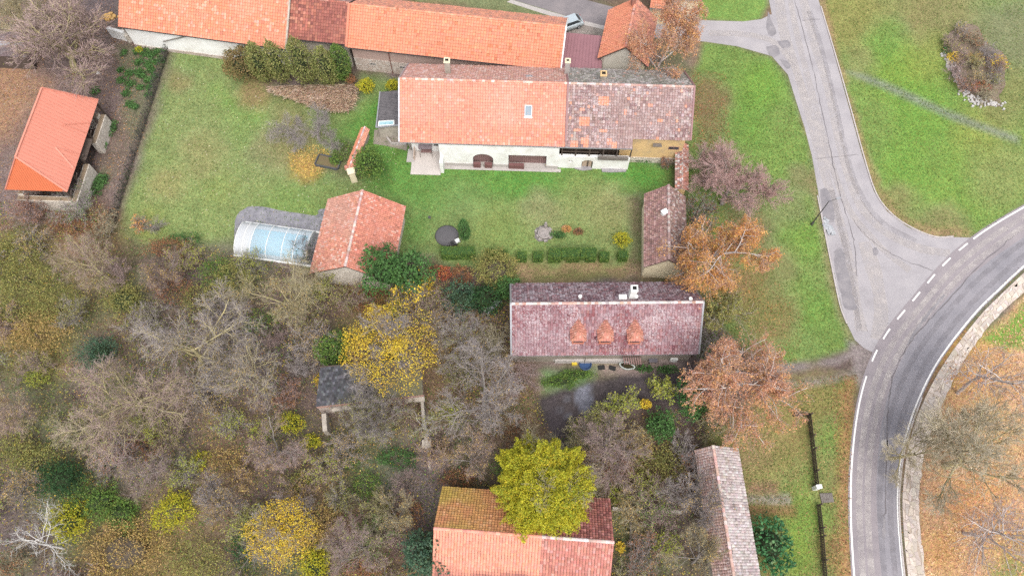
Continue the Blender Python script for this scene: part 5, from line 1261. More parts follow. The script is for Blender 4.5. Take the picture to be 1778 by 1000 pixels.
pool = struct('pool', MB().prism([pa + d * .9 - n * 1.55, pa + d * (Lp - .8) - n * 1.55, pa + d * (Lp - .8) + n * 1.55, pa + d * .9 + n * 1.55], Z * .03).mesh('pool', WATER), 'blue pool water under the arched cover')
mb = MB()
for (s0, s1, o0, o1) in ((.3, Lp - .2, -2.0, -1.56), (.3, Lp - .2, 1.56, 2.0), (.3, .89, -1.55, 1.55), (Lp - .79, Lp - .2, -1.55, 1.55)):
    mb.prism([pa + d * s0 + n * o0, pa + d * s1 + n * o0, pa + d * s1 + n * o1, pa + d * s0 + n * o1], Z * .08)
obj('pool_edge', mb.mesh('pool_edge', METAL_W), pool)
flat('gravel_surround', [(408, 440), (408, 385), (424, 362), (450, 358), (500, 368), (548, 374), (556, 364), (575, 364), (570, 400), (550, 462), (540, 460), (412, 444)], .012, mat('grey_gravel', (.10, .10, .115), (.20, .195, .215), 1.2, .95, .6, (.27, .26, .28), 18), 'dark grey gravel around the pool cover', .05, 3)

# ---------------------------------------------------------------- car behind the barn
SILVER = mat('silver_paint', (.46, .52, .55), (.50, .56, .59), 1, .25, 0, metal=.35, spec=.6)
BLACKT = mat('tyre', (.02, .02, .02), (.03, .03, .03), 6, .9, 0)
cr = thing('car', 'silver hatchback parked behind the orange barn roof', 'car', P(985, 48), radians(24))
def ring(x, w, zl, zh, tum): return [(x, -w, zl), (x, w, zl), (x, w * 1.0, zh * .55 + zl * .45), (x, w * tum, zh), (x, -w * tum, zh), (x, -w * 1.0, zh * .55 + zl * .45)]
secs = [ring(-2.1, .72, .38, .72, .92), ring(-2.0, .82, .28, .86, .93), ring(-1.3, .88, .22, .95, .95), ring(-.9, .88, .22, .98, .95), ring(1.0, .88, .22, .98, .95), ring(1.7, .87, .24, .93, .95), ring(2.05, .8, .30, .84, .93), ring(2.12, .72, .4, .7, .92)]
mb = MB()
for q in secs: mb.add(q, [])
fs = []
for i in range(len(secs) - 1):
    for j in range(6): fs.append((i * 6 + j, i * 6 + (j + 1) % 6, (i + 1) * 6 + (j + 1) % 6, (i + 1) * 6 + j))
fs += [tuple(range(6))[::-1], tuple(range(42, 48))]; mb.f += fs; mb.m += [0] * len(fs)
obj('body', mb.mesh('body', SILVER, True), cr, world=False)
mb = MB(); g = [(-1.25, .80, .94), (-.45, .62, 1.42), (1.25, .62, 1.44), (1.85, .74, .95)]
vs = []
for x, w, z in g: vs += [(x, -w, z), (x, w, z)]
mb.add(vs, [(0, 2, 3, 1), (2, 4, 5, 3), (4, 6, 7, 5), (0, 6, 4, 2), (1, 3, 5, 7)]); obj('cabin', mb.mesh('cabin', SILVER, False), cr, world=False)
def inset(q, k, push): 
    q = np.array(q, float); c = q.mean(0); nn = nrm(np.cross(q[1] - q[0], q[2] - q[0])); nn = nn if nn @ (c - np.array([.3, 0, 1.0])) > 0 else -nn
    return [tuple(c + (p - c) * k + nn * push) for p in q]
for nm, q in (('windscreen', [vs[0], vs[2], vs[3], vs[1]]), ('rear_window', [vs[4], vs[6], vs[7], vs[5]])):
    mb = MB(); mb.add(inset(q, .84, .012), [(0, 1, 2, 3)]); obj(nm, mb.mesh(nm, DARKGLASS), cr, world=False)
for sgn in (0, 1):
    a = [np.array(vs[sgn]), np.array(vs[2 + sgn]), np.array(vs[4 + sgn]), np.array(vs[6 + sgn])]
    mb = MB(); mb.add(inset([a[0], a[3], a[2], a[1]], .84, .012), [(0, 1, 2, 3)]); obj('side_window', mb.mesh('side_window', DARKGLASS), cr, world=False)
for x in (-1.35, 1.3):
    for y in (-.8, .8):
        mb = MB(); mb.cyl((x, y - .1, .31), .31, .2, 16, 0, None, (0, 1, 0)); w_ = obj('wheel', mb.mesh('wheel', BLACKT), cr, world=False)
        mb = MB(); mb.cyl((x, y + (.1 if y > 0 else -.11), .31), .19, .012, 12, 0, None, (0, 1, 0)); r_ = obj('rim', mb.mesh('rim', METAL_G), w_, world=False)
for y in (-.62, .62):
    mb = MB(); mb.box((2.09, y, .66), .08, .24, .16, 0, 0); obj('tail_light', mb.mesh('tail_light', mat('red_lens', (.35, .02, .02), (.3, .02, .02), 5, .2, 0)), cr, world=False)
    mb = MB(); mb.box((-2.06, y, .58), .08, .28, .14, 0, 0); obj('headlight', mb.mesh('headlight', METAL_W), cr, world=False)
for y in (-.93, .93):
    mb = MB(); mb.box((-.8, y, .95), .14, .16, .12, 0, 0); obj('mirror', mb.mesh('mirror', SILVER), cr, world=False)

# ---------------------------------------------------------------- street lamp, fences, slabs
lp = thing('street_lamp', 'thin grey street lamp at the kerb of the side road', 'lamp', P(1409, 390))
b = P(1409, 390); mb = MB(); mb.cyl(b, .085, 5.2, 8, 0, .05); obj('pole', mb.mesh('pole', METAL_D), lp)
mb = MB(); mb.cyl(b, .14, .5, 8); obj('base', mb.mesh('base', METAL_D), lp)
dl = nrm(np.array([1.0, .25, 0])); mb = MB(); mb.bar(b + Z * 5.15, b + Z * 5.4 + dl * .9, .05, .05); obj('arm', mb.mesh('arm', METAL_D), lp)
mb = MB(); mb.bar(b + Z * 5.4 + dl * .8, b + Z * 5.45 + dl * 1.3, .2, .1); obj('lamp_head', mb.mesh('lamp_head', METAL_G), lp)

def board_fence(name, label, pts, h, group):
    t = thing(name, label, 'fence', P(*pts[0]), 0, group)
    w = [P(*p) for p in pts]; mb = MB(); 
    for a, b in zip(w[:-1], w[1:]):
        L = np.linalg.norm(b - a); d = (b - a) / L; sd = np.array([-d[1], d[0], 0])
        for z in (.3, h - .25):
            r = MB(); r.bar(a + Z * z, b + Z * z, .06, .09); obj('rail', r.mesh('rail', WOOD_DARK), t)
        for i in range(int(L / 2.2) + 1):
            p = a + d * min(L - .05, i * 2.2 + .05); r = MB(); r.box(p + sd * .1, .12, .12, h + .08); obj('post', r.mesh('post', WOOD_DARK), t)
        for i in range(int(L / .15)):
            mb.box(a + d * (i * .15 + .08) - sd * .06 + Z * .05, .11, .025, h - .05 + random.Random(i).random() * .05, atan2(d[1], d[0]))
    obj('pickets', mb.mesh('pickets', WOOD_DARK), t, kind='stuff')
    mb = MB(); 
    return t
board_fence('picket_fence', 'dark picket fence along the verge, north of the garden gate gap', [(1376, 722), (1402, 721), (1409, 780), (1416, 848)], 1.15, None)
board_fence('picket_fence', 'dark picket fence along the verge, south of the garden gate gap', [(1418, 876), (1424, 930), (1430, 1010)], 1.15, None)
mb = MB(); mb.box(P(1414, 848), .5, .35, 1.25, .1); mb.box(P(1414, 848) + Z * 1.251, .56, .4, .06, .1); tag(obj('white_meter_box', mb.mesh('white_meter_box', METAL_W)), 'small white box on the end of the picket fence', 'meter box')
mb = MB(); mb.box(P(1435, 864), 1.25, .9, .12, .05)
for i in range(7): mb.box(P(1435, 864) + np.array([-.52 + i * .175, 0, .121]), .15, .86, .03, .05)
tag(obj('wooden_platform', mb.mesh('wooden_platform', WOOD_GREY)), 'square grey plank slab lying in the verge by the gate gap', 'slab')
# wire fence on the garden's west side
wf = thing('wire_fence', 'overgrown wire mesh fence along the west side of the garden', 'fence', P(250, 240))
line = [P(298, 76), P(280, 130), (P(264, 180)), P(245, 240), P(226, 300), P(210, 350), P(196, 404)]
rs = np.random.RandomState(4)
for a, b in zip(line[:-1], line[1:]):
    for k in range(2):
        p = a + (b - a) * k / 2; mb = MB(); mb.cyl(p, .05, 1.7, 6); obj('post', mb.mesh('post', METAL_D), wf)
mb = MB()
for a, b in zip(line[:-1], line[1:]):
    L = np.linalg.norm(b - a)
    for z in np.arange(.1, 1.61, .3): mb.bar(a + Z * z, b + Z * z, .018, .018)
    for i in range(int(L / .4)): mb.bar(a + (b - a) * (i * .4 / L), a + (b - a) * (i * .4 / L) + Z * 1.6, .014, .014)
obj('wire_mesh', mb.mesh('wire_mesh', METAL_D), wf, kind='stuff')
# fence lines in the thicket and behind the sheds
mb = MB()
mb.bar(P(1062, 884) + Z * .5, P(1180, 891) + Z * .5, .25, 1.0); tag(obj('garden_wall', mb.mesh('garden_wall', STONE_W)), 'low crumbling stone wall east of the orange-tiled south house', 'wall')
mb = MB(); p0, p1 = P(1092, 892), P(1092, 1000)
for i in range(8): mb.box(p0 + (p1 - p0) * i / 7, .09, .09, 1.4)
mb.bar(p0 + Z * 1.35, p1 + Z * 1.35, .07, .07); mb.bar(p0 + Z * .7, p1 + Z * .7, .05, .05); tag(obj('rail_fence', mb.mesh('rail_fence', WOOD_GREY)), 'thin grey rail fence running south from the crumbling wall', 'fence')

# ---------------------------------------------------------------- patio and courtyard furniture
sw = thing('garden_swing', 'canopy garden swing with grey roof on the patio', 'swing', P(741, 268))
c0 = P(741, 266); dx = np.array([.72, 0, 0])
for sg in (-1, 1):
    mb = MB(); mb.bar(c0 + dx * sg + np.array([0, -.75, 0]), c0 + dx * sg + Z * 1.75, .05, .05); mb.bar(c0 + dx * sg + np.array([0, .6, 0]), c0 + dx * sg + Z * 1.75, .05, .05); obj('leg', mb.mesh('leg', WOOD_DARK), sw)
mb = MB(); mb.prism([c0 + np.array([-.8, -.65, 1.72]), c0 + np.array([.8, -.65, 1.72]), c0 + np.array([.8, .6, 1.9]), c0 + np.array([-.8, .6, 1.9])], Z * .05); obj('canopy', mb.mesh('canopy', mat('mauve_canvas', (.24, .19, .20), (.19, .15, .16), 3, .9)), sw)
mb = MB(); mb.prism([c0 + np.array([-.65, -.3, .5]), c0 + np.array([.65, -.3, .5]), c0 + np.array([.65, .25, .47]), c0 + np.array([-.65, .25, .47])], Z * .08); obj('seat', mb.mesh('seat', WOOD_BROWN), sw)
mb = MB(); mb.prism([c0 + np.array([-.65, .26, .5]), c0 + np.array([.65, .26, .5]), c0 + np.array([.65, .45, 1.1]), c0 + np.array([-.65, .45, 1.1])], np.array([0, .07, 0])); obj('backrest', mb.mesh('backrest', WOOD_BROWN), sw)
tb_ = thing('clothes_rack', 'thin white metal frame rack before the white porch wall', 'rack', P(792, 284))
c0 = P(792, 284)
for sx_ in (-.75, .75):
    for sy_ in (0, .5):
        mb = MB(); mb.cyl(c0 + np.array([sx_, sy_, 0]), .025, 1.0, 6); obj('leg', mb.mesh('leg', METAL_G), tb_)
for a, b in (((-.75, 0), (.75, 0)), ((-.75, .5), (.75, .5)), ((-.75, 0), (-.75, .5)), ((.75, 0), (.75, .5))):
    mb = MB(); mb.bar(c0 + np.array([*a, 1.0]), c0 + np.array([*b, 1.0]), .05, .04); obj('rail', mb.mesh('rail', METAL_G), tb_)
mb = MB(); mb.box(P(720.5, 268), .12, 1.9, .9); tag(obj('patio_screen', mb.mesh('patio_screen', mat('tan_board', (.5, .4, .33), (.42, .33, .27), 4, .8))), 'narrow tan screen board along the west edge of the patio', 'screen')
def chair(label, u, v, m, rz):
    t = thing('garden_chair', label, 'chair', P(u, v), rz, None)
    for x in (-.24, .24):
        for y in (-.24, .24):
            mb = MB(); mb.box((x, y, 0), .05, .05, .44); obj('leg', mb.mesh('leg', m), t, world=False)
    for k in range(4):
        mb = MB(); mb.box((0, -.21 + k * .14, .44), .58, .11, .035); obj('seat_slat', mb.mesh('seat_slat', m), t, world=False)
    for k in range(3):
        mb = MB(); mb.box((0, .29 + k * .04, .52 + k * .16), .56, .035, .12); obj('back_slat', mb.mesh('back_slat', m), t, world=False)
    for x in (-.3, .3):
        mb = MB(); mb.box((x, 0.03, .62), .06, .56, .035); mb.box((x, -.22, .44), .04, .04, .18); obj('armrest', mb.mesh('armrest', m), t, world=False)
    return t
for o in (chair('grey plastic chair in front of the low white wall', 1053, 286, mat('grey_plastic', (.13, .15, .17), (.16, .18, .2), 4, .5, 0), .15), chair('maroon plastic chair beside the grey one by the low white wall', 1066, 287, mat('maroon_plastic', (.13, .045, .055), (.16, .06, .07), 4, .5, 0), -.25)):
    o.scale = (1.35, 1.35, 1.3)
for px, lb in (([(997, 288), (1010, 285), (1024, 288), (1028, 295), (1012, 297), (998, 294)], 'rough grey stone slab before the oak door of the farmhouse'), ([(1044, 292), (1060, 289), (1086, 290), (1087, 299), (1060, 300), (1045, 299)], 'rough grey stone slab under the two plastic chairs')):
    mb = MB(); mb.prism(PP(px)[::-1], Z * .14); tag(obj('stone_slab', mb.mesh('stone_slab', mat('grey_slab', (.21, .20, .21), (.31, .29, .29), 2, .9, .5))), lb, 'stone slab')
hp = smooth_line(PP([(947, 287), (956, 289), (962, 285), (966, 279)]) + Z * .06, 5); mb = MB(); mb.path(hp, .09, .09); tag(obj('garden_hose', mb.mesh('garden_hose', mat('yellow_rubber', (.62, .5, .12), (.55, .44, .1), 5, .5, 0))), 'yellow garden hose curled by the farmhouse downpipe', 'hose')
mb = MB(); mb.cyl(base(s2 + .08, -.1) if False else P(969, 282), .06, 4.2, 6); tag(obj('downpipe', mb.mesh('downpipe', METAL_G)), 'grey downpipe between the two halves of the farmhouse front', 'downpipe')
# well with stone figure
wl_ = thing('garden_fountain', 'small round stone fountain with a grey figure on the courtyard lawn', 'fountain', P(944, 408))
b = P(945, 406); ST = mat('grey_limestone', (.36, .32, .30), (.20, .18, .17), 4, .9, .5)
mb = MB(); mb.lathe(b, [(.75, 0), (.78, .3), (.62, .34), (.58, .22), (.05, .2)], 14); obj('basin', mb.mesh('basin', ST), wl_)
for a_ in np.arange(9) * 2 * pi / 9:
    mb = MB(); mb.box(b + np.array([cos(a_) * (.92 + .1 * sin(a_ * 5)), sin(a_) * (.92 + .1 * cos(a_ * 4)), 0]), .22 + .1 * abs(sin(a_ * 7)), .3 + .15 * abs(cos(a_ * 5)), .1 + .12 * abs(sin(a_ * 3)), a_ + sin(a_ * 9) * .4); obj('stone', mb.mesh('stone', ST), wl_)
mb = MB(); mb.lathe(b + np.array([.15, .75, 0]), [(.22, 0), (.24, .3), (.18, .55), (.22, .8), (.2, .95), (.1, 1.05), (.15, 1.15), (.14, 1.28), (.05, 1.36)], 12); obj('figure', mb.mesh('figure', ST, True), wl_)
flat('gravel_bed', [(930, 395), (944, 392), (955, 396), (957, 412), (940, 418), (929, 414)], .008, mat('dark_gravel', (.12, .11, .105), (.2, .18, .17), 2, .95, .5), 'small dark gravel bed under the stone fountain', .08, 3)
# dark covered disc with mower
pd = thing('fire_pit_cover', 'low dark grey round cover on the lawn by the clipped hedge', 'cover', P(777, 410))
mb = MB(); mb.lathe(P(776, 410), [(1.35, 0), (1.38, .12), (1.2, .22), (.5, .3), (.03, .32)], 26); obj('disc', mb.mesh('disc', mat('dark_mesh_fabric', (.115, .11, .115), (.085, .08, .085), 9, .95, .4), True), pd)
mw = thing('lawn_mower', 'black and white lawn mower behind the clipped hedge', 'lawn mower', P(789, 424), radians(28))
mb = MB(); mb.box((-.2, 0, .12), .75, .5, .28); obj('deck', mb.mesh('deck', METAL_D), mw, world=False)
mb = MB(); mb.box((.42, 0, .3), .5, .45, .3); obj('grass_box', mb.mesh('grass_box', METAL_W), mw, world=False)
mb = MB(); mb.box((-.25, 0, .401), .3, .3, .16); obj('engine', mb.mesh('engine', BLACKT), mw, world=False)
for x in (-.5, .15):
    for y in (-.28, .28):
        mb = MB(); mb.cyl((x, y - .03, .12), .12, .06, 10, 0, None, (0, 1, 0)); obj('wheel', mb.mesh('wheel', BLACKT), mw, world=False)
mb = MB(); mb.bar((.4, -.22, .5), (1.0, -.22, .95), .03, .03); mb.bar((.4, .22, .5), (1.0, .22, .95), .03, .03); mb.bar((1.0, -.24, .95), (1.0, .24, .95), .03, .03); obj('handle', mb.mesh('handle', METAL_D), mw, world=False)
flat('drain_cover', [(743, 375), (748, 375), (748, 380), (743, 380)], .006, METAL_D, 'small square drain cover in the lawn east of the garden barn')
# raised bed
rb_ = thing('raised_bed', 'raised garden bed framed with dark timber beside the orange-capped wall', 'garden bed', P(570, 285))
cs = PP([(547, 288), (587, 296), (593, 279), (555, 270)])
for a, b in zip(cs, np.roll(cs, -1, 0)):
    dd = nrm(b - a); mb = MB(); mb.bar(a + dd * .08 + Z * .17, b - dd * .08 + Z * .17, .13, .34); obj('timber', mb.mesh('timber', mat('blackened_timber', (.06, .065, .07), (.09, .09, .095), 5, .9)), rb_)
mb = MB(); mb.prism([c * np.array([1, 1, 0]) for c in (cs - cs.mean(0)) * .93 + cs.mean(0)], Z * .2); obj('soil', mb.mesh('soil', mat('soil', (.10, .085, .05), (.15, .11, .06), 4, 1, .6, (.10, .13, .04))), rb_)
# by the dormer house: tub, bath, boxes
tu = thing('blue_tub', 'blue round paddling tub with a pole below the terrace', 'tub', P(1016, 634))
b = P(1016, 634); mb = MB(); mb.lathe(b, [(.62, 0), (.68, .35), (.62, .37), (.56, .12), (.03, .1)], 16); obj('shell', mb.mesh('shell', mat('blue_plastic', (.03, .06, .14), (.04, .08, .18), 4, .4, 0)), tu)
mb = MB(); mb.cyl(b + np.array([-.1, .2, .1]), .04, 1.9, 6); obj('pole', mb.mesh('pole', WOOD_GREY), tu)
bt = thing('bathtub', 'old white bathtub full of dark water below the terrace', 'bathtub', P(1088, 637))
def tub_ring(sx_, sy_, z): return [(sx_ * (cos(t) ** 3 * .35 + cos(t) * .65) * (1 if cos(t) > 0 else 1), sy_ * (sin(t) * (1 - .16 * cos(t))), z) for t in np.arange(16) * 2 * pi / 16]
rings = [tub_ring(.8, .34, 0), tub_ring(.9, .42, .5), tub_ring(.76, .32, .5), tub_ring(.7, .27, .25)]
mb = MB(); mb.add([p for r in rings for p in r], [(j * 16 + i, j * 16 + (i + 1) % 16, (j + 1) * 16 + (i + 1) % 16, (j + 1) * 16 + i) for j in range(3) for i in range(16)] + [tuple(range(16))[::-1]])
o = obj('shell', mb.mesh('shell', mat('dull_enamel', (.42, .45, .42), (.33, .36, .33), 3, .5, 0)), bt, world=False); bt.rotation_euler = (0, 0, radians(-14)); bt.scale = (1.0, 1.1, 1.0)
mb = MB(); mb.add(tub_ring(.73, .3, .34), [tuple(range(16))]); obj('water', mb.mesh('water', mat('murky_water', (.035, .03, .015), (.05, .04, .02), 2, .1, 0)), bt, world=False)
for nm, lb, u, v, sz, m, rz in (('yellow_crate', 'small yellow crate beside the blue tub', 997, 632, (.55, .35, .3), mat('yellow_plastic', (.6, .45, .05), (.5, .38, .05), 5, .4, 0), .05), ('chest_freezer', 'white chest freezer at the east end of the dormer house', 1168, 624, (.75, .6, .85), METAL_W, -.1),
                             ('woodpile_board', 'tan boards leaning under the eaves of the dormer house', 1134, 620, (1.7, .5, 1.2), mat('tan_ply', (.42, .28, .19), (.36, .24, .17), 4, .8), .0), ('dark_table', 'small dark table below the tan boards', 1132, 628, (.9, .6, .75), mat('slate_top', (.10, .095, .11), (.13, .12, .14), 4, .6), 0), ('rubbish_pile', 'grey mat pile by the freezer at the dormer house', 1150, 625, (1.2, .8, .4), mat('brown_mats', (.19, .15, .14), (.25, .2, .18), 3, .95), .1)):
    mb = MB(); w, dd_, h = sz
    if nm == 'dark_table':
        mb.box(P(u, v) + Z * (h - .05), w, dd_, .05, rz)
        for a in (-.4, .4):
            for c in (-.25, .25): mb.box(P(u, v) + np.array([a * w, c * dd_ * 1.5, 0]), .06, .06, h - .05)
    elif nm == 'woodpile_board':
        for k in range(6): mb.box(P(u, v) + np.array([-.7 + k * .28, 0, 0]), .26, .06 + .02 * k, h - .05 * (k % 2), rz)
    elif nm == 'rubbish_pile':
        for k in range(5): mb.box(P(u, v) + np.array([.1 * sin(k * 2), .06 * cos(k * 3), k * .08]), w * (1 - .08 * k), dd_, .075, rz + .15 * sin(k * 4))
    else:
        mb.box(P(u, v), w, dd_, h, rz); mb.box(P(u, v) + Z * (h + .001), w * 1.04, dd_ * 1.06, .07, rz)
    tag(obj(nm, mb.mesh(nm, m)), lb, nm.split('_')[-1])
for (u, v, rz, lb) in ((1044, 638, .1, 'left of two dark rubber mats on the pinkish path'), (1063, 639, -.3, 'right of two dark rubber mats on the pinkish path')):
    mb = MB(); mb.box(P(u, v), .75, .5, .05, rz); mb.box(P(u, v) + Z * .0501, .6, .38, .02, rz); tag(obj('rubber_mat', mb.mesh('rubber_mat', BLACKT)), lb, 'mat')
mb = MB(); p0, p1 = P(844, 546), P(866, 529); mb.bar(p0 + Z * .5, p1 + Z * 1.1, .6, .05); mb.bar(p0 + Z * .25, p0 + Z * .5, .1, .1); mb.bar(p1 + Z * .4, p1 + Z * 1.1, .1, .8); tag(obj('tin_sheet', mb.mesh('tin_sheet', METAL_G)), 'bent grey tin sheet in the bushes west of the dormer house', 'sheet metal')
mb = MB(); mb.box(P(171, 128), .45, .2, .15, .4); mb.box(P(171, 128) + Z * .151, .3, .16, .05, .5); tag(obj('white_box', mb.mesh('white_box', METAL_W)), 'small white box lying on the bare earth yard', 'box')
# loose rubble heap in the side road edge
rs = np.random.RandomState(8); mb = MB()
for i in range(110):
    t_ = rs.rand(); p = P(1430 + t_ * 13 + rs.rand() * 11 - 3, 384 + t_ * 24 + rs.randn() * 2); s_ = .12 + rs.rand() * .16
    mb.box(p, s_, s_ * (.6 + rs.rand() * .6), s_ * .7, rs.rand() * 3)
struct('rubble', mb.mesh('rubble', mat('road_rubble', (.22, .24, .26), (.45, .45, .46), 3, .9, .3)), 'patch of loose grey stones at the edge of the side road', 'stuff')['label'] = 'patch of loose grey stones at the edge of the side road'
mb = MB()
for i in range(26):
    p = P(188, 31) + np.array([rs.randn() * .5, rs.randn() * .35, 0]); mb.box(p, .4, .35, .35 * math.exp(-((p - P(188, 31)) @ (p - P(188, 31))) * .8), rs.rand() * 3)
tag(obj('sand_heap', mb.mesh('sand_heap', mat('ochre_sand', (.55, .34, .13), (.46, .28, .1), 4, .95, .4))), 'small heap of ochre sand by the barn west gable', 'sand heap')

# ---------------------------------------------------------------- vegetation kit
def unit(v): return v / (np.linalg.norm(v, axis=-1, keepdims=True) + 1e-9)
def grow(r, stems, spec):
    """branching: stems = (start, dir, length, radius) arrays; each spec level sprouts children along the last"""
    st, di, le, ra = [np.array(x, float) for x in stems]; levels = []
    for li, sp in enumerate([dict(k=7, wob=.10, trop=.03)] + spec):
        if li:
            pts, rad, L = levels[-1]; m, k = rad.shape; c = sp['n']
            t = sp['t0'] + (np.arange(c)[None] + r.rand(m, c)) / c * (sp['t1'] - sp['t0'])
            x = t * (k - 1); i0 = np.clip(x.astype(int), 0, k - 2); fr = (x - i0)[..., None]
            mi = np.arange(m)[:, None]
            st = (pts[mi, i0] * (1 - fr) + pts[mi, i0 + 1] * fr).reshape(-1, 3)
            tan = unit(pts[mi, i0 + 1] - pts[mi, i0]).reshape(-1, 3)
            rr_ = (rad[mi, i0] * (1 - fr[..., 0]) + rad[mi, i0 + 1] * fr[..., 0]).reshape(-1)
            az = (np.arange(c)[None] * 2.4 + r.rand(m, 1) * 6.28 + r.randn(m, c) * .4).reshape(-1)
            e1 = unit(np.cross(tan, np.array([.31, .17, .93]))); e2 = np.cross(tan, e1)
            an = sp['ang'] + r.randn(len(az)) * sp.get('av', .2)
            di = unit(tan * np.cos(an)[:, None] + (e1 * np.cos(az)[:, None] + e2 * np.sin(az)[:, None]) * np.sin(an)[:, None])
            le = (np.repeat(L, c) * sp['lr'] * (1.15 - sp.get('tap', .55) * t.reshape(-1))) * (.7 + .6 * r.rand(len(az)))
            ra = np.maximum(rr_ * sp['rr'], sp.get('rmin', .006))
        k = sp['k']; m = len(le); pts = np.zeros((m, k, 3)); pts[:, 0] = st; dcur = di.copy()
        for j in range(1, k):
            dcur = unit(dcur + r.randn(m, 3) * sp['wob'] + np.array([0, 0, sp['trop']])); pts[:, j] = pts[:, j - 1] + dcur * (le / (k - 1))[:, None]
        rad = ra[:, None] * np.linspace(1, sp.get('end', .45), k)[None]
        levels.append((pts, rad, le))
    return levels
def tubes(levels, sides):
    Vs, Fs, o = [], [], 0
    for (pts, rad, _), sd in zip(levels, sides):
        m, k, _ = pts.shape; tan = unit(np.gradient(pts, axis=1)); e1 = unit(np.cross(tan, np.array([.23, .91, .34]))); e2 = np.cross(tan, e1)
        a = np.arange(sd) * 2 * pi / sd
        V = pts[:, :, None] + rad[:, :, None, None] * (e1[:, :, None] * np.cos(a)[None, None, :, None] + e2[:, :, None] * np.sin(a)[None, None, :, None])
        I = (np.arange(m) * k * sd)[:, None, None] + (np.arange(k - 1) * sd)[None, :, None]; j = np.arange(sd)[None, None]; j2 = (j + 1) % sd
        F = np.stack([I + j, I + j2, I + j2 + sd, I + j + sd], -1).reshape(-1, 4)
        Vs.append(V.reshape(-1, 3)); Fs.append(F + o); o += V.size // 3
    return np.vstack(Vs), np.vstack(Fs)
PROTO = {}
def proto(kind, seed):
    if (kind, seed) in PROTO: return PROTO[kind, seed]
    r = np.random.RandomState(seed * 31 + len(kind))
    if kind == 'spread':          # old wide crown on a short trunk
        lv = grow(r, ([[0, 0, 0]], [[r.randn() * .06, r.randn() * .06, 1]], [5.5], [.30]), [
            dict(n=8, t0=.35, t1=1.0, ang=.85, av=.22, lr=.95, rr=.55, k=6, wob=.16, trop=.07, tap=.35),
            dict(n=7, t0=.25, t1=1.0, ang=.75, lr=.55, rr=.5, k=5, wob=.2, trop=.04),
            dict(n=7, t0=.15, t1=1.0, ang=.75, lr=.55, rr=.5, k=4, wob=.22, trop=.02, rmin=.024),
            dict(n=9, t0=.1, t1=1.0, ang=.7, lr=.65, rr=.55, k=3, wob=.2, trop=.0, rmin=.013, end=.6)])
    elif kind == 'fine':          # dense dome of fine shoots, limbs rising steeply
        lv = grow(r, ([[0, 0, 0]], [[0, 0, 1]], [4.0], [.22]), [
            dict(n=10, t0=.3, t1=1.0, ang=.75, av=.25, lr=1.0, rr=.5, k=6, wob=.10, trop=.10, tap=.3),
            dict(n=8, t0=.25, t1=1.0, ang=.6, lr=.5, rr=.5, k=5, wob=.12, trop=.06),
            dict(n=8, t0=.15, t1=1.0, ang=.6, lr=.55, rr=.5, k=4, wob=.13, trop=.03, rmin=.015),
            dict(n=7, t0=.1, t1=1.0, ang=.55, lr=.65, rr=.6, k=3, wob=.12, trop=.02, rmin=.012, end=.6)])
    elif kind == 'dense':         # full dome of brushy shoots
        lv = grow(r, ([[0, 0, 0]], [[0, 0, 1]], [4.0], [.22]), [
            dict(n=12, t0=.25, t1=1.0, ang=.8, av=.3, lr=1.0, rr=.5, k=6, wob=.10, trop=.09, tap=.3),
            dict(n=9, t0=.25, t1=1.0, ang=.6, lr=.5, rr=.5, k=5, wob=.12, trop=.06),
            dict(n=8, t0=.15, t1=1.0, ang=.6, lr=.55, rr=.5, k=4, wob=.13, trop=.03, rmin=.016),
            dict(n=7, t0=.1, t1=1.0, ang=.55, lr=.7, rr=.6, k=3, wob=.12, trop=.02, rmin=.014, end=.6)])
    elif kind == 'birch':         # tall trunk, arching limbs, hanging shoots
        lv = grow(r, ([[0, 0, 0]], [[r.randn() * .05, r.randn() * .05, 1]], [11.0], [.17]), [
            dict(n=14, t0=.25, t1=1.0, ang=.85, av=.2, lr=.42, rr=.6, k=7, wob=.10, trop=.10, tap=.5),
            dict(n=7, t0=.25, t1=1.0, ang=.7, lr=.5, rr=.6, k=6, wob=.14, trop=-.02),
            dict(n=7, t0=.15, t1=1.0, ang=.8, lr=.6, rr=.4, k=4, wob=.12, trop=-.22, rmin=.009, end=.6),
            dict(n=3, t0=.2, t1=1.0, ang=.6, lr=.6, rr=.6, k=3, wob=.12, trop=-.2, rmin=.007, end=.6)])
    elif kind == 'snag':          # bleached, few twigs
        lv = grow(r, ([[0, 0, 0]], [[.1, .05, 1]], [4.5], [.15]), [
            dict(n=9, t0=.4, t1=1.0, ang=.8, av=.25, lr=.9, rr=.55, k=7, wob=.26, trop=.06, tap=.3),
            dict(n=6, t0=.3, t1=1.0, ang=.8, lr=.5, rr=.55, k=6, wob=.3, trop=.03),
            dict(n=7, t0=.2, t1=1.0, ang=.8, lr=.55, rr=.55, k=4, wob=.3, trop=0, rmin=.014)])
    else:                         # 'bush': many stems from the ground
        m = 9; a = np.arange(m) * 2.4; dr = np.stack([np.cos(a) * .6, np.sin(a) * .6, np.full(m, 1.0)], 1) + r.randn(m, 3) * .18
        lv = grow(r, (np.zeros((m, 3)) + r.randn(m, 3) * [.15, .15, 0], unit(dr), 1.9 + r.rand(m) * .9, np.full(m, .035)), [
            dict(n=6, t0=.2, t1=1.0, ang=.6, lr=.55, rr=.55, k=5, wob=.16, trop=.06),
            dict(n=6, t0=.15, t1=1.0, ang=.65, lr=.55, rr=.55, k=4, wob=.18, trop=.03, rmin=.010),
            dict(n=5, t0=.1, t1=1.0, ang=.65, lr=.6, rr=.6, k=3, wob=.18, trop=0, rmin=.008, end=.6)])
    nl = 1 if kind == 'bush' else 3
    if kind == 'bush': limbs, twigs = lv[:2], lv[2:]
    elif kind in ('spread', 'fine', 'dense'): limbs, twigs = lv[:4], lv[4:]
    else: limbs, twigs = lv[:3], lv[3:]
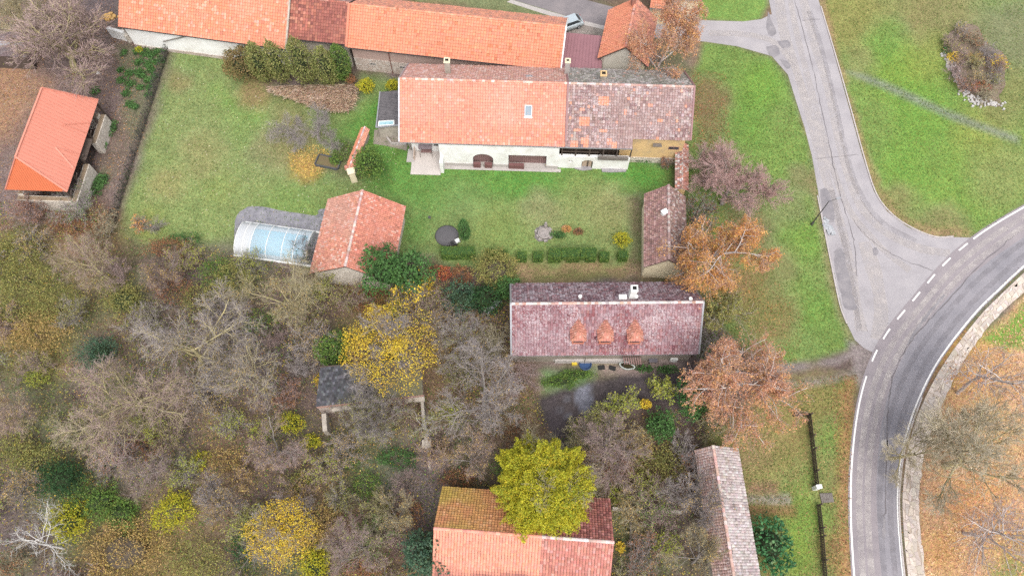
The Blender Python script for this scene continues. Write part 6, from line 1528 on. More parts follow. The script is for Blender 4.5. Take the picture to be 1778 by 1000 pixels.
    Vl, Fl = tubes(limbs, [6, 5, 4, 3][:len(limbs)]); Vt, Ft = tubes(twigs, [3] * len(twigs))
    tp = np.vstack([l[0].reshape(-1, 3) for l in twigs]); c = np.median(tp[:, :2], 0)
    R = np.percentile(np.hypot(tp[:, 0] - c[0], tp[:, 1] - c[1]), 93); Hh = np.percentile(tp[:, 2], 99)
    PROTO[kind, seed] = dict(l=np_mesh('trunk', Vl, Fl, BARK['grey'], None, True), t=np_mesh('twigs', Vt, Ft, BARK['twig'], None, True), tips=twigs[-1][0][:, -1], pts=tp, c=c, R=R, H=Hh)
    return PROTO[kind, seed]
def setmat(o, m):
    o.material_slots[0].link = 'OBJECT'; o.material_slots[0].material = m
def leaf_mesh(name, pos, size, col, r, m=None, flat=.55, asp=1.7):
    """each leaf (or tuft of leaves) a small kinked diamond"""
    n_ = len(pos); a = r.randn(n_, 3); a[:, 2] *= flat; a = unit(a); b = unit(np.cross(a, unit(r.randn(n_, 3) * [1, 1, .6] + [0, 0, .8])))
    s_ = (size * (.6 + .8 * r.rand(n_)))[:, None]; cc = np.cross(a, b) * s_ * .22
    V = np.stack([pos - a * s_ * .5 * asp / 1.4, pos + b * s_ * .42 + cc, pos + a * s_ * .5 * asp / 1.4, pos - b * s_ * .42 + cc], 1).reshape(-1, 3)
    return np_mesh(name, V, np.arange(n_ * 4).reshape(-1, 4), m or LEAF, col)
def pal(r, pos, cols, w, jit=.16, clump=1.2, seed=0, cl=.65):
    """palette pick that changes in clumps as well as leaf by leaf"""
    n_ = len(pos); w = np.array(w, float) / sum(w); cw = np.cumsum(w)
    f = vnoise(pos[:, 0] + pos[:, 2] * .7, pos[:, 1] + pos[:, 2] * .4, clump, seed % 50)
    f = np.argsort(np.argsort(f)) / max(1, n_ - 1)
    u = np.where(r.rand(n_) < cl, np.clip(f + r.randn(n_) * .08, 0, .999), r.rand(n_)); i = np.minimum(np.searchsorted(cw, u), len(cw) - 1)
    return np.clip(np.array(cols)[i] * (1 + r.randn(n_, 1) * jit) * (1 + r.randn(n_, 3) * .05), .004, .9)
PAL = {
    'orange': ([(.60, .30, .10), (.52, .255, .11), (.64, .38, .13), (.45, .26, .16)], [4, 3, 3, 2]),
    'copper': ([(.57, .295, .17), (.49, .26, .17), (.62, .35, .15), (.44, .28, .20)], [4, 3, 3, 2]),
    'gold': ([(.66, .46, .04), (.70, .53, .06), (.56, .38, .05), (.44, .30, .09)], [4, 4, 2, 1]),
    'lime': ([(.40, .385, .03), (.48, .43, .03), (.29, .32, .035), (.52, .42, .035)], [4, 4, 3, 1]),
    'lemon': ([(.34, .36, .06), (.28, .32, .06), (.40, .40, .08)], [3, 3, 2]),
    'green': ([(.075, .165, .045), (.10, .21, .06), (.05, .115, .035)], [4, 3, 3]),
    'mid': ([(.115, .20, .04), (.16, .25, .05), (.075, .14, .035), (.22, .26, .06)], [4, 3, 3, 1]),
    'yew': ([(.035, .085, .03), (.05, .12, .035), (.025, .06, .025)], [4, 3, 3]),
    'blue': ([(.07, .13, .075), (.095, .165, .095), (.045, .09, .055)], [4, 3, 3]),
    'thuja': ([(.22, .24, .075), (.28, .28, .10), (.15, .175, .05), (.33, .30, .12)], [4, 3, 3, 1]),
    'browncon': ([(.23, .165, .07), (.18, .15, .055), (.29, .20, .09), (.12, .11, .04)], [4, 3, 2, 2]),
    'olive': ([(.29, .28, .085), (.22, .22, .07), (.36, .31, .10), (.15, .165, .055)], [4, 3, 2, 2]),
    'tan': ([(.44, .31, .11), (.36, .25, .09), (.50, .36, .14), (.24, .17, .08)], [4, 3, 2, 2]),
    'rust': ([(.30, .14, .07), (.24, .12, .075), (.36, .18, .07), (.16, .09, .06)], [4, 3, 2, 2]),
    'red': ([(.42, .11, .06), (.30, .09, .06), (.52, .18, .07)], [3, 2, 2]),
    'bud': ([(.42, .27, .24), (.36, .23, .2), (.46, .31, .27)], [3, 3, 2]),
    'budo': ([(.44, .38, .26), (.38, .32, .22), (.5, .43, .3)], [3, 3, 2]),
    'straw': ([(.70, .55, .42), (.62, .47, .36), (.76, .62, .50)], [4, 3, 2]),
    'laurel': ([(.045, .14, .05), (.06, .18, .065), (.03, .085, .035), (.16, .26, .12)], [4, 4, 3, 1]),
}
VG = [0]
def bare(name, label, kind, seed, u, v, hc, R, H, limb='grey', twig='twig', cat='tree', group=None, rz=None, leaves=None, lsize=.16, nl=0, droop=0.0, drop=.35, fill=False):
    """tree whose crown, hc above ground, shows at (u, v) with radius R px; built from one of the branch patterns"""
    VG[0] += 1; r = np.random.RandomState(VG[0] * 13 + 5); pr = proto(kind, seed)
    b = P(u, v, hc); b[2] = 0; Rm = R * mpp(u, v, hc); rz = r.rand() * 6.28 if rz is None else rz
    sx, sz = Rm / pr['R'], H / pr['H']; t = thing(name, label, cat, b, 0, group)
    off = np.array([cos(rz) * pr['c'][0] - sin(rz) * pr['c'][1], sin(rz) * pr['c'][0] + cos(rz) * pr['c'][1]]) * sx
    for nm, me, mt in (('trunk', pr['l'], limb), ('twigs', pr['t'], twig)):
        o = bpy.data.objects.new(nm, me); COL.objects.link(o); o.parent = t; o.scale = (sx, sx, sz); o.rotation_euler = (0, 0, rz); o.location = (-off[0] * .5, -off[1] * .5, 0)
        setmat(o, BARK[mt])
        if nm == 'twigs': o['kind'] = 'stuff'
    if leaves and nl:
        src = pr['pts']; i = r.randint(0, len(src), nl); p = src[i] * [sx, sx, sz]
        p = np.stack([p[:, 0] * cos(rz) - p[:, 1] * sin(rz) - off[0] * .5, p[:, 0] * sin(rz) + p[:, 1] * cos(rz) - off[1] * .5, p[:, 2]], 1)
        if fill:
            q = unit(r.randn(nl, 3)); q[:, 2] = np.abs(q[:, 2]); q *= (r.rand(nl, 1) ** .42) * (1 + .3 * (vnoise(q[:, 0] * 3, q[:, 1] * 3, .6, VG[0] % 40) - .5))[:, None] * 1.08; p = q * [Rm, Rm, H * .38] + [0, 0, H * .58]
        keep = vnoise(p[:, 0] + 50, p[:, 1] + p[:, 2] + 50, Rm * .35 + .3, VG[0] % 40) > drop * r.rand(nl) * 1.6; p = p[keep]
        p += r.randn(len(p), 3) * .09; p[:, 2] -= r.rand(len(p)) * droop; p = p[p[:, 2] > .15]
        cols, w = PAL[leaves]; o = obj('crown', leaf_mesh('crown', p, lsize, pal(r, p, cols, w, seed=VG[0]), r), t, world=False)
    return t
_ico = {}
def blob_core(R, H, z0, r, k=.8):
    n1, n2 = 10, 7; V = []; F = []
    for j in range(n2 + 1):
        ph = pi * j / n2 - pi / 2
        for i in range(n1):
            th = 2 * pi * i / n1; q = k * (.88 + .2 * r.rand()); V.append((cos(th) * cos(ph) * R * q, sin(th) * cos(ph) * R * q, z0 + H * .5 + sin(ph) * H * .5 * q))
    for j in range(n2):
        for i in range(n1): F.append((j * n1 + i, j * n1 + (i + 1) % n1, (j + 1) * n1 + (i + 1) % n1, (j + 1) * n1 + i))
    return np.array(V), np.array(F)
def shrub(name, label, u, v, R, H, pl, lsize=.18, dens=1.0, cat='shrub', group=None, z0=.05, lump=.28, core='green', ry=None, shape='ball', cl=.65, hc=None, stem=True, shell=.62):
    """leafy bush of radius R px seen at (u, v); leaves fill a lumpy volume round a darker heart"""
    VG[0] += 1; r = np.random.RandomState(VG[0] * 17 + 3); hc = H * .6 if hc is None else hc; Rm = R * mpp(u, v, hc); asp = (ry / R if ry else 1.0)
    b = P(u, v, hc); b[2] = 0; t = thing(name, label, cat, b, 0, group)
    n_ = int(dens * 4.6 * (Rm * Rm * asp + Rm * H * .8) / (lsize * lsize)) + 60; n_ = min(n_, 24000)
    q = unit(r.randn(n_, 3)); 
    low = r.rand(n_) < (.8 if shape == 'ball' else 0); q[:, 2] = np.where(low, np.abs(q[:, 2]), q[:, 2])
    rad = shell + (1 - shell) * r.rand(n_) ** .6
    f = 1 + lump * (vnoise(q[:, 0] * 2 + q[:, 2], q[:, 1] * 2 + 9, .55, VG[0] % 50) - .5) * 2 + lump * .6 * (vnoise(q[:, 0] * 2 + 5, q[:, 1] * 2 - q[:, 2], .22, (VG[0] + 7) % 50) - .5) * 2
    p = q * (rad * f)[:, None]
    if shape == 'cone': p[:, :2] *= np.clip(1.15 - (p[:, 2:3] + 1) * .5, .12, 1.2)
    if shape == 'column': p[:, :2] *= np.clip(1.12 - np.clip(p[:, 2:3], 0, 1) ** 2 * .7, .2, 1.2)
    p = p * [Rm, Rm * asp, H * .5]; p[:, 2] += H * .5 + z0; p = p[p[:, 2] > .04]
    cols, w = PAL[pl]; obj('foliage', leaf_mesh('foliage', p, lsize, pal(r, p, cols, w, seed=VG[0], clump=max(.5, Rm * .35), cl=cl), r), t, world=False)
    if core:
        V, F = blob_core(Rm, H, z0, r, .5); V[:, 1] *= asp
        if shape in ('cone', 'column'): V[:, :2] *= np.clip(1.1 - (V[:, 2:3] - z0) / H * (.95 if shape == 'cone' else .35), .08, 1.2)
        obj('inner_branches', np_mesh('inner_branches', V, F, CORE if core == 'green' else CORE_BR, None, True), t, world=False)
    if stem:
        mb = MB(); mb.cyl((0, 0, 0), .05 + Rm * .03, H * .5 + z0, 6); obj('stem', mb.mesh('stem', BARK['dark']), t, world=False)
    return t
def hedge(label, px, h, pl='green', lsize=.085, cat='hedge', group=None, notches=()):
    """clipped block: leaves all over a box-shaped heart"""
    VG[0] += 1; r = np.random.RandomState(VG[0] * 19); w = PP(px); c = w.mean(0); t = thing('clipped_hedge', label, cat, c, 0, group)
    q = w - c; a, b = q[1] - q[0], q[3] - q[0]; o = q[0]; la, lb = np.linalg.norm(a), np.linalg.norm(b)
    ar = [la * lb, la * h, la * h, lb * h, lb * h]; n_ = int(sum(ar) / (lsize * lsize) * 1.5); f = r.choice(5, n_, p=np.array(ar) / sum(ar)); s_, v_ = r.rand(n_), r.rand(n_)
    P_ = np.zeros((n_, 3))
    m = f == 0; P_[m] = o + np.outer(s_[m], a) + np.outer(v_[m], b) + Z * h
    for k, (oo, ax) in ((1, (o, a)), (2, (o + b, a)), (3, (o, b)), (4, (o + a, b))):
        m = f == k; P_[m] = oo + np.outer(s_[m], ax) + np.outer(v_[m] * h, Z)
    keep = np.ones(n_, bool)
    for (n0, n1, nh) in notches: keep &= ~((f == 1) & (s_ > n0) & (s_ < n1) & (v_ * h < nh))
    P_ = P_[keep]
    P_ = P_ + r.randn(len(P_), 3) * .022; cols, ww = PAL[pl]; col = pal(r, P_, cols, ww, .2, .5, VG[0], .4)
    obj('foliage', leaf_mesh('foliage', P_, lsize, col, r), t, world=False)
    mb = MB(); e = .05; aa, bb = nrm(a), nrm(b); cuts = sorted(notches); cur = 0.0
    def blk(s0, s1, z0): mb.prism([o + aa * (s0 * la + e) + bb * e + Z * z0, o + aa * (s1 * la - e) + bb * e + Z * z0, o + aa * (s1 * la - e) + bb * (lb - e) + Z * z0, o + aa * (s0 * la + e) + bb * (lb - e) + Z * z0], Z * (h - e - z0))
    for (n0, n1, nh) in cuts: blk(cur, n0, 0); blk(n0, n1, nh); cur = n1
    blk(cur, 1.0, 0)
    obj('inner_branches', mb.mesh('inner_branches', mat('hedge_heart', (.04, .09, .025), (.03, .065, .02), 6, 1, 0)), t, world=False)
    return t

# ---------------------------------------------------------------- trees and shrubs
# autumn birches
bare('birch_tree', 'tall orange birch with white limbs beside the small orange-roofed house', 'birch', 1, 1156, 66, 7.5, 74, 13, 'pale', 'pink', leaves='copper', lsize=.12, nl=30000, droop=1.1, drop=.28)
bare('birch_tree', 'orange birch with white limbs overhanging the narrow brown-roofed cottage', 'birch', 2, 1236, 436, 6.5, 78, 12, 'pale', 'pink', leaves='orange', lsize=.12, nl=34000, droop=1.1, drop=.28)
bare('birch_tree', 'large copper-orange birch east of the dormer house above the gravel drive', 'birch', 3, 1288, 648, 6.5, 100, 12, 'pale', 'pink', leaves='copper', lsize=.12, nl=40000, droop=1.1, drop=.28)
bare('birch_tree', 'thin yellow-brown birch between the two large orange birches', 'birch', 1, 1262, 545, 4.5, 52, 8, 'pale', 'olive', leaves='olive', lsize=.16, nl=4500, droop=.5)
bare('bare_tree', 'leafless rosy-twigged round tree on the verge east of the courtyard wall', 'dense', 1, 1268, 314, 4.5, 76, 8, 'grey', 'blush', rz=.4, leaves='bud', nl=20000, lsize=.085, drop=.1)
bare('bare_tree', 'leafless tree low beside the narrow cottage under the rosy-twigged tree', 'bush', 1, 1215, 372, 2, 40, 4, 'dark', 'twig', leaves='rust', nl=400)
# the big yellow-green tree over the south house
t = bare('broadleaf_tree', 'dense yellow-green round tree overhanging the orange-tiled south house', 'spread', 1, 945, 842, 6.5, 82, 10.5, 'dark', 'olive')
r = np.random.RandomState(77); Rm = 83 * mpp(945, 842, 6.5); q = unit(r.randn(62000, 3)); q[:, 2] = np.abs(q[:, 2]) * 1.0 - .25 * (r.rand(62000) < .3)
f = .6 + .4 * r.rand(62000) ** .6; lum = 1 + .2 * (vnoise(q[:, 0] * 3 + q[:, 2], q[:, 1] * 3, .55, 4) - .5) * 2 + .16 * (vnoise(q[:, 0] * 3, q[:, 1] * 3 + q[:, 2], .24, 5) - .5) * 2
p = q * (f * lum)[:, None] * [Rm, Rm, 4.2]; p[:, 2] += 6.0
obj('crown', leaf_mesh('crown', p, .118, pal(r, p, *PAL['lime'], seed=4, clump=1.0), r), t, world=False)
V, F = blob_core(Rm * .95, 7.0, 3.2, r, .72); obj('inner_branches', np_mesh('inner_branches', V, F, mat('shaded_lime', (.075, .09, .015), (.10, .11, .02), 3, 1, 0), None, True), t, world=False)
bare('broadleaf_tree', 'golden-yellow tree spreading above the ruined slate shed', 'spread', 2, 680, 606, 4.5, 78, 8, 'grey', 'twig', leaves='gold', lsize=.11, nl=24000, drop=.75, fill=True)
bare('broadleaf_tree', 'golden-leaved tree low in the thicket near the bottom edge', 'spread', 3, 490, 925, 3.5, 58, 6, 'grey', 'twig', leaves='gold', lsize=.105, nl=17000, drop=.85, fill=True)
# leafless trees of the thicket
for a in (('large grey leafless tree between the golden tree and the dark yard', 'spread', 4, 848, 688, 5, 92, 9, 'grey', 'twig'),
          ('broad leafless tree filling the middle of the thicket', 'spread', 5, 330, 600, 6, 100, 10, 'lichen', 'twig'),
          ('leafless tree with long limbs fanning out over the western thicket', 'spread', 1, 215, 690, 6, 100, 11, 'lichen', 'rose'),
          ('yellow-lichened leafless tree south of the pool cover', 'spread', 2, 505, 515, 4.5, 78, 8, 'lichen', 'olive'),
          ('grey leafless tree west of the round evergreen', 'spread', 3, 430, 640, 4.5, 66, 8, 'lichen', 'twig'),
          ('dense grey leafless tree beside the decaying shed at top left', 'dense', 2, 95, 62, 6, 92, 10, 'lichen', 'rose'),
          ('olive leafless tree in the top-left corner', 'fine', 1, 28, 12, 6, 60, 9, 'lichen', 'olive'),
          ('bare leaning tree with pink-grey twigs below the wire fence', 'spread', 4, 160, 455, 4, 56, 7, 'lichen', 'rose'),
          ('pinkish leafless tree south of the garden corner', 'fine', 3, 270, 478, 4, 48, 6, 'grey', 'pink'),
          ('purple-grey leafless shrubby tree near the yellow round bush', 'fine', 2, 372, 866, 4, 42, 6, 'dark', 'twig'),
          ('leafless brown tree low between the bottom-left bushes', 'spread', 5, 245, 822, 3.5, 46, 6, 'grey', 'rose'),
          ('leafless grey tree growing through the ruined shed', 'fine', 3, 640, 735, 4, 56, 7, 'grey', 'twig'),
          ('leafless grey tree rising behind the ruined shed roof', 'fine', 1, 645, 688, 4.6, 44, 6.5, 'grey', 'twig'),
          ('leafless bush hanging over the lintel of the ruined shed', 'bush', 2, 605, 700, 3.0, 34, 4.4, 'grey', 'twig'), ('leafless bush before the east half of the ruined shed', 'bush', 4, 690, 705, 2.6, 38, 4.0, 'grey', 'rose'),
          ('thin leafless tree with pale branches over the concrete wall', 'snag', 2, 735, 740, 3, 34, 5, 'white', 'twig'),
          ('brown-twigged leafless tree south of the dark yard', 'fine', 1, 1055, 770, 4, 66, 7, 'grey', 'rose'),
          ('grey leafless tree leaning over the long shed roof', 'fine', 2, 1216, 868, 4.5, 58, 8, 'grey', 'twig'),
          ('leafless tree beside the long shed near the bottom edge', 'fine', 3, 1222, 962, 4, 56, 7, 'grey', 'olive'),
          ('rosy leafless tree at the bottom west of the blue-green conifer', 'fine', 1, 625, 950, 3.5, 56, 6, 'grey', 'rose'),
          ('grey leafless tree north of the blue-green conifer', 'fine', 3, 690, 900, 4, 46, 6, 'grey', 'olive'),
          ('leafless tree standing south of the grey tree by the dark yard', 'spread', 2, 820, 790, 3.5, 58, 6, 'grey', 'rose'),
          ('small leafless tree left of the dormer house gable', 'spread', 3, 795, 590, 3.5, 50, 6, 'grey', 'twig'),
          ('leafless grey tree between the golden trees', 'spread', 4, 470, 780, 4, 60, 6, 'grey', 'rose'),
          ('leafless tree on the left edge of the thicket', 'spread', 2, 20, 720, 4, 60, 7, 'lichen', 'rose')):
    lb, kd, sd, u, v, hc, R, H, lm, tw = a
    bare('bare_tree', lb, kd, sd, u, v, hc, R, H, lm, tw, leaves='olive' if (u + v) % 2 else 'tan', nl=2200, lsize=.10, drop=.75)
bare('dead_tree', 'bleached dead tree with crooked white limbs in the bottom-left corner', 'snag', 1, 62, 935, 4.5, 74, 7.5, 'white', 'white')
bare('shrub', 'dark-leaved twiggy shrub poking up against the pool cover', 'bush', 3, 528, 437, 1.6, 26, 3.0, 'dark', 'twig', leaves='yew', nl=260, lsize=.13, cat='shrub')
# over the main road
bare('bare_tree', 'large olive leafless tree overhanging the pavement and main road', 'fine', 2, 1698, 778, 7, 114, 11, 'lichen', 'straw', rz=1.0, leaves='budo', nl=5000, lsize=.08, drop=.1)
bare('bare_tree', 'smaller leafless tree reaching across the inner lane', 'fine', 1, 1596, 780, 5, 60, 8, 'lichen', 'straw', rz=2.2)
bare('birch_tree', 'leafless white birch above the orange leaf bank, north of the olive tree', 'birch', 2, 1735, 650, 8, 72, 13, 'pale', 'pink', leaves='orange', nl=1200, lsize=.15)
bare('birch_tree', 'leafless white birch near the bottom-right corner', 'birch', 3, 1745, 915, 8, 80, 13, 'pale', 'pink', leaves='orange', nl=700, lsize=.15)
# small fruit trees in the garden
bare('fruit_tree', 'small grey leafless fruit tree left of the raised bed', 'spread', 1, 505, 228, 2, 36, 4, 'grey', 'twig')
bare('fruit_tree', 'small grey leafless fruit tree above the raised bed, near the dry reeds', 'spread', 4, 553, 222, 2, 38, 4, 'grey', 'twig')
bare('fruit_tree', 'thin leafless fruit tree right above the raised bed', 'spread', 5, 575, 245, 1.6, 22, 3, 'grey', 'twig')
bare('shrub', 'little orange-leaved shrub at the south-west corner of the garden', 'bush', 2, 243, 388, 1.2, 16, 2.4, 'grey', 'twig', leaves='orange', nl=500, lsize=.14, cat='shrub')
bare('shrub', 'dark leafless shrub next to the orange garden-corner shrub', 'bush', 3, 268, 393, 1.0, 18, 1.8, 'dark', 'twig', cat='shrub')
# evergreen row by the barn
shrub('conifer', 'brown-green rounded conifer at the west end of the evergreen row', 423, 116, 34, 4.2, 'browncon', .16, 1.2, 'conifer', lump=.2, hc=1.8)
for u, v, R, H, lb in ((464, 142, 19, 7.2, 'second conifer of the evergreen row, behind the brown rounded one'), (494, 143, 19, 7.6, 'third conifer from the west in the evergreen row'), (535, 144, 22, 8.2, 'tallest broad conifer in the middle of the evergreen row'), (575, 146, 20, 7.0, 'fifth conifer from the west in the evergreen row')):
    shrub('conifer', lb, u, v, R, H, 'thuja', .15, 1.3, 'conifer', 'conifers in a row south of the barn', lump=.16, shape='column', ry=R * .9, hc=.1)
shrub('conifer', 'darker green clipped cone at the east end of the evergreen row', 599, 138, 17, 6.6, 'mid', .12, 1.4, 'conifer', lump=.06, shape='column', hc=.1)
shrub('shrub', 'small rusty shrub tucked behind the end of the evergreen row', 609, 138, 9, 1.4, 'rust', .12, 1)
# reeds: a bed of dry ornamental grass
rg_ = thing('dry_grass_clump', 'wide clump of pale straw-coloured ornamental grass below the evergreens', 'ornamental grass', P(550, 165))
r = np.random.RandomState(9); wp = PP([(470, 150), (520, 148), (615, 146), (617, 170), (603, 192), (570, 188), (520, 172), (485, 160)]); mn, mx = wp.min(0), wp.max(0)
p = np.stack([mn[0] + r.rand(16000) * (mx[0] - mn[0]), mn[1] + r.rand(16000) * (mx[1] - mn[1]), np.zeros(16000)], 1); p = p[inpoly(p[:, 0], p[:, 1], wp)]; p[:, 2] = np.clip(-sdist(p[:, 0], p[:, 1], wp), 0, 1.2) * .75
n_ = len(p); ldir = unit(np.stack([r.randn(n_) * .55 + .1, -.75 - r.rand(n_) * .6, .55 + r.rand(n_) * .6], 1)); Lb = .8 + r.rand(n_) * .8; sd = unit(np.cross(ldir, r.randn(n_, 3) * .3 + Z)) * .05
tip = p + ldir * Lb[:, None]; tip[:, 2] -= .1
V = np.stack([p - sd, p + sd, tip + sd * .5, tip - sd * .5], 1).reshape(-1, 3)
obj('blades', np_mesh('blades', V, np.arange(n_ * 4).reshape(-1, 4), LEAF, pal(r, p, *PAL['straw'], clump=1.0)), rg_, kind='stuff')
# round and clipped shrubs
shrub('shrub', 'lime-green rounded shrub between the evergreen row and the lean-to', 636, 149, 15, 1.7, 'lime', .13, 1.3)
shrub('shrub', 'yellow-lime shrub against the lean-to roof edge', 682, 148, 12, 1.6, 'lime', .13, 1.3)
shrub('shrub', 'rounded green shrub with yellowing top beside the orange-capped wall', 641, 287, 25, 3.2, 'mid', .17, 1.2, ry=30, hc=1.4)
shrub('evergreen', 'round bright green evergreen west of the golden tree', 577, 606, 33, 3.4, 'mid', .15, 1.4, 'evergreen', lump=.2)
shrub('conifer', 'dark green conifer with a dead grey middle against the garden barn', 668, 474, 40, 7.5, 'green', .22, 1.1, 'conifer', lump=.4, hc=3.5)
shrub('conifer', 'dark green conifer with yellow leaves caught in it, east of the garden barn', 714, 482, 38, 7.0, 'green', .22, 1.1, 'conifer', lump=.4, hc=3.2)
bare('shrub', 'scattering of yellow leaves on thin twigs in front of the conifers', 'bush', 2, 715, 497, 4.5, 34, 5.5, 'grey', 'twig', leaves='gold', nl=700, lsize=.22, cat='shrub')
shrub('shrub', 'olive-yellow domed shrub at the courtyard edge north of the dormer house', 862, 468, 40, 3.2, 'olive', .14, 1.0, core='brown', lump=.25)
shrub('evergreen', 'dark green rounded evergreen touching the west gable of the dormer house', 884, 502, 24, 3.4, 'green', .16, 1.2, 'evergreen')
shrub('evergreen', 'dark blue-green bush west of the dormer house in the shade', 842, 520, 30, 2.8, 'yew', .17, 1.1, 'evergreen')
shrub('evergreen', 'dull green bush between the conifers and the olive-yellow shrub', 800, 518, 34, 2.6, 'blue', .17, .9, 'evergreen')
shrub('shrub', 'bright red-orange shrub south of the clipped hedge', 771, 474, 13, 1.4, 'red', .13, 1.1, core='brown')
shrub('shrub', 'dark red-brown shrub right of the bright red-orange one', 801, 478, 20, 1.5, 'rust', .13, 1.0, core='brown')
shrub('shrub', 'dark wine-red shrub left of the bright red-orange one', 752, 468, 10, 1.2, 'rust', .12, 1.0, core='brown')
shrub('evergreen', 'glossy dark green laurel with big leaves beside the long shed', 1338, 945, 40, 2.6, 'laurel', .30, 1.0, 'laurel', lump=.14, ry=52, hc=1.4)
shrub('conifer', 'blue-green pine at the west end of the south house roof', 738, 962, 42, 5.5, 'blue', .20, 1.1, 'conifer', lump=.35, hc=3.2)
shrub('evergreen', 'green ivy-clad tree between the dark yard and the copper birch', 1198, 690, 24, 5.0, 'green', .18, 1.1, 'tree', hc=3, ry=38, lump=.3)
shrub('evergreen', 'dark green bush south of the orange shrub in the yard', 1148, 738, 27, 3.0, 'green', .17, 1.2, 'evergreen', lump=.3)
shrub('evergreen', 'small dark green bush below the ivy-clad tree', 1214, 716, 14, 2.0, 'yew', .15, 1.1, 'evergreen')
bare('shrub', 'lemon-leaved young tree on the dark yard nearest the copper birch', 'bush', 4, 1150, 674, 2, 22, 3.6, 'grey', 'twig', leaves='lemon', nl=1500, lsize=.17, cat='shrub')
bare('shrub', 'lemon-leaved young tree on the dark yard below the bathtub', 'bush', 1, 1080, 698, 2, 30, 3.4, 'grey', 'twig', leaves='lemon', nl=1400, lsize=.16, cat='shrub')
shrub('shrub', 'small bright orange shrub at the edge of the dark yard', 1121, 702, 9, 1.6, 'gold', .15, 1.2, core='brown')
shrub('shrub', 'bright green nettle bed below the terrace of the dormer house', 1000, 650, 30, .7, 'mid', .14, .9, ry=9, core='green', stem=False)
shrub('shrub', 'green ground-cover patch between the terrace and the dark yard', 972, 662, 34, .5, 'mid', .13, .8, ry=13, stem=False)
shrub('shrub', 'small green herb patch beside the bathtub', 1118, 640, 18, .4, 'green', .12, .9, ry=7, stem=False)
shrub('shrub', 'dark green patch of plants below the freezer', 1158, 642, 22, .6, 'green', .13, .9, ry=8, stem=False)
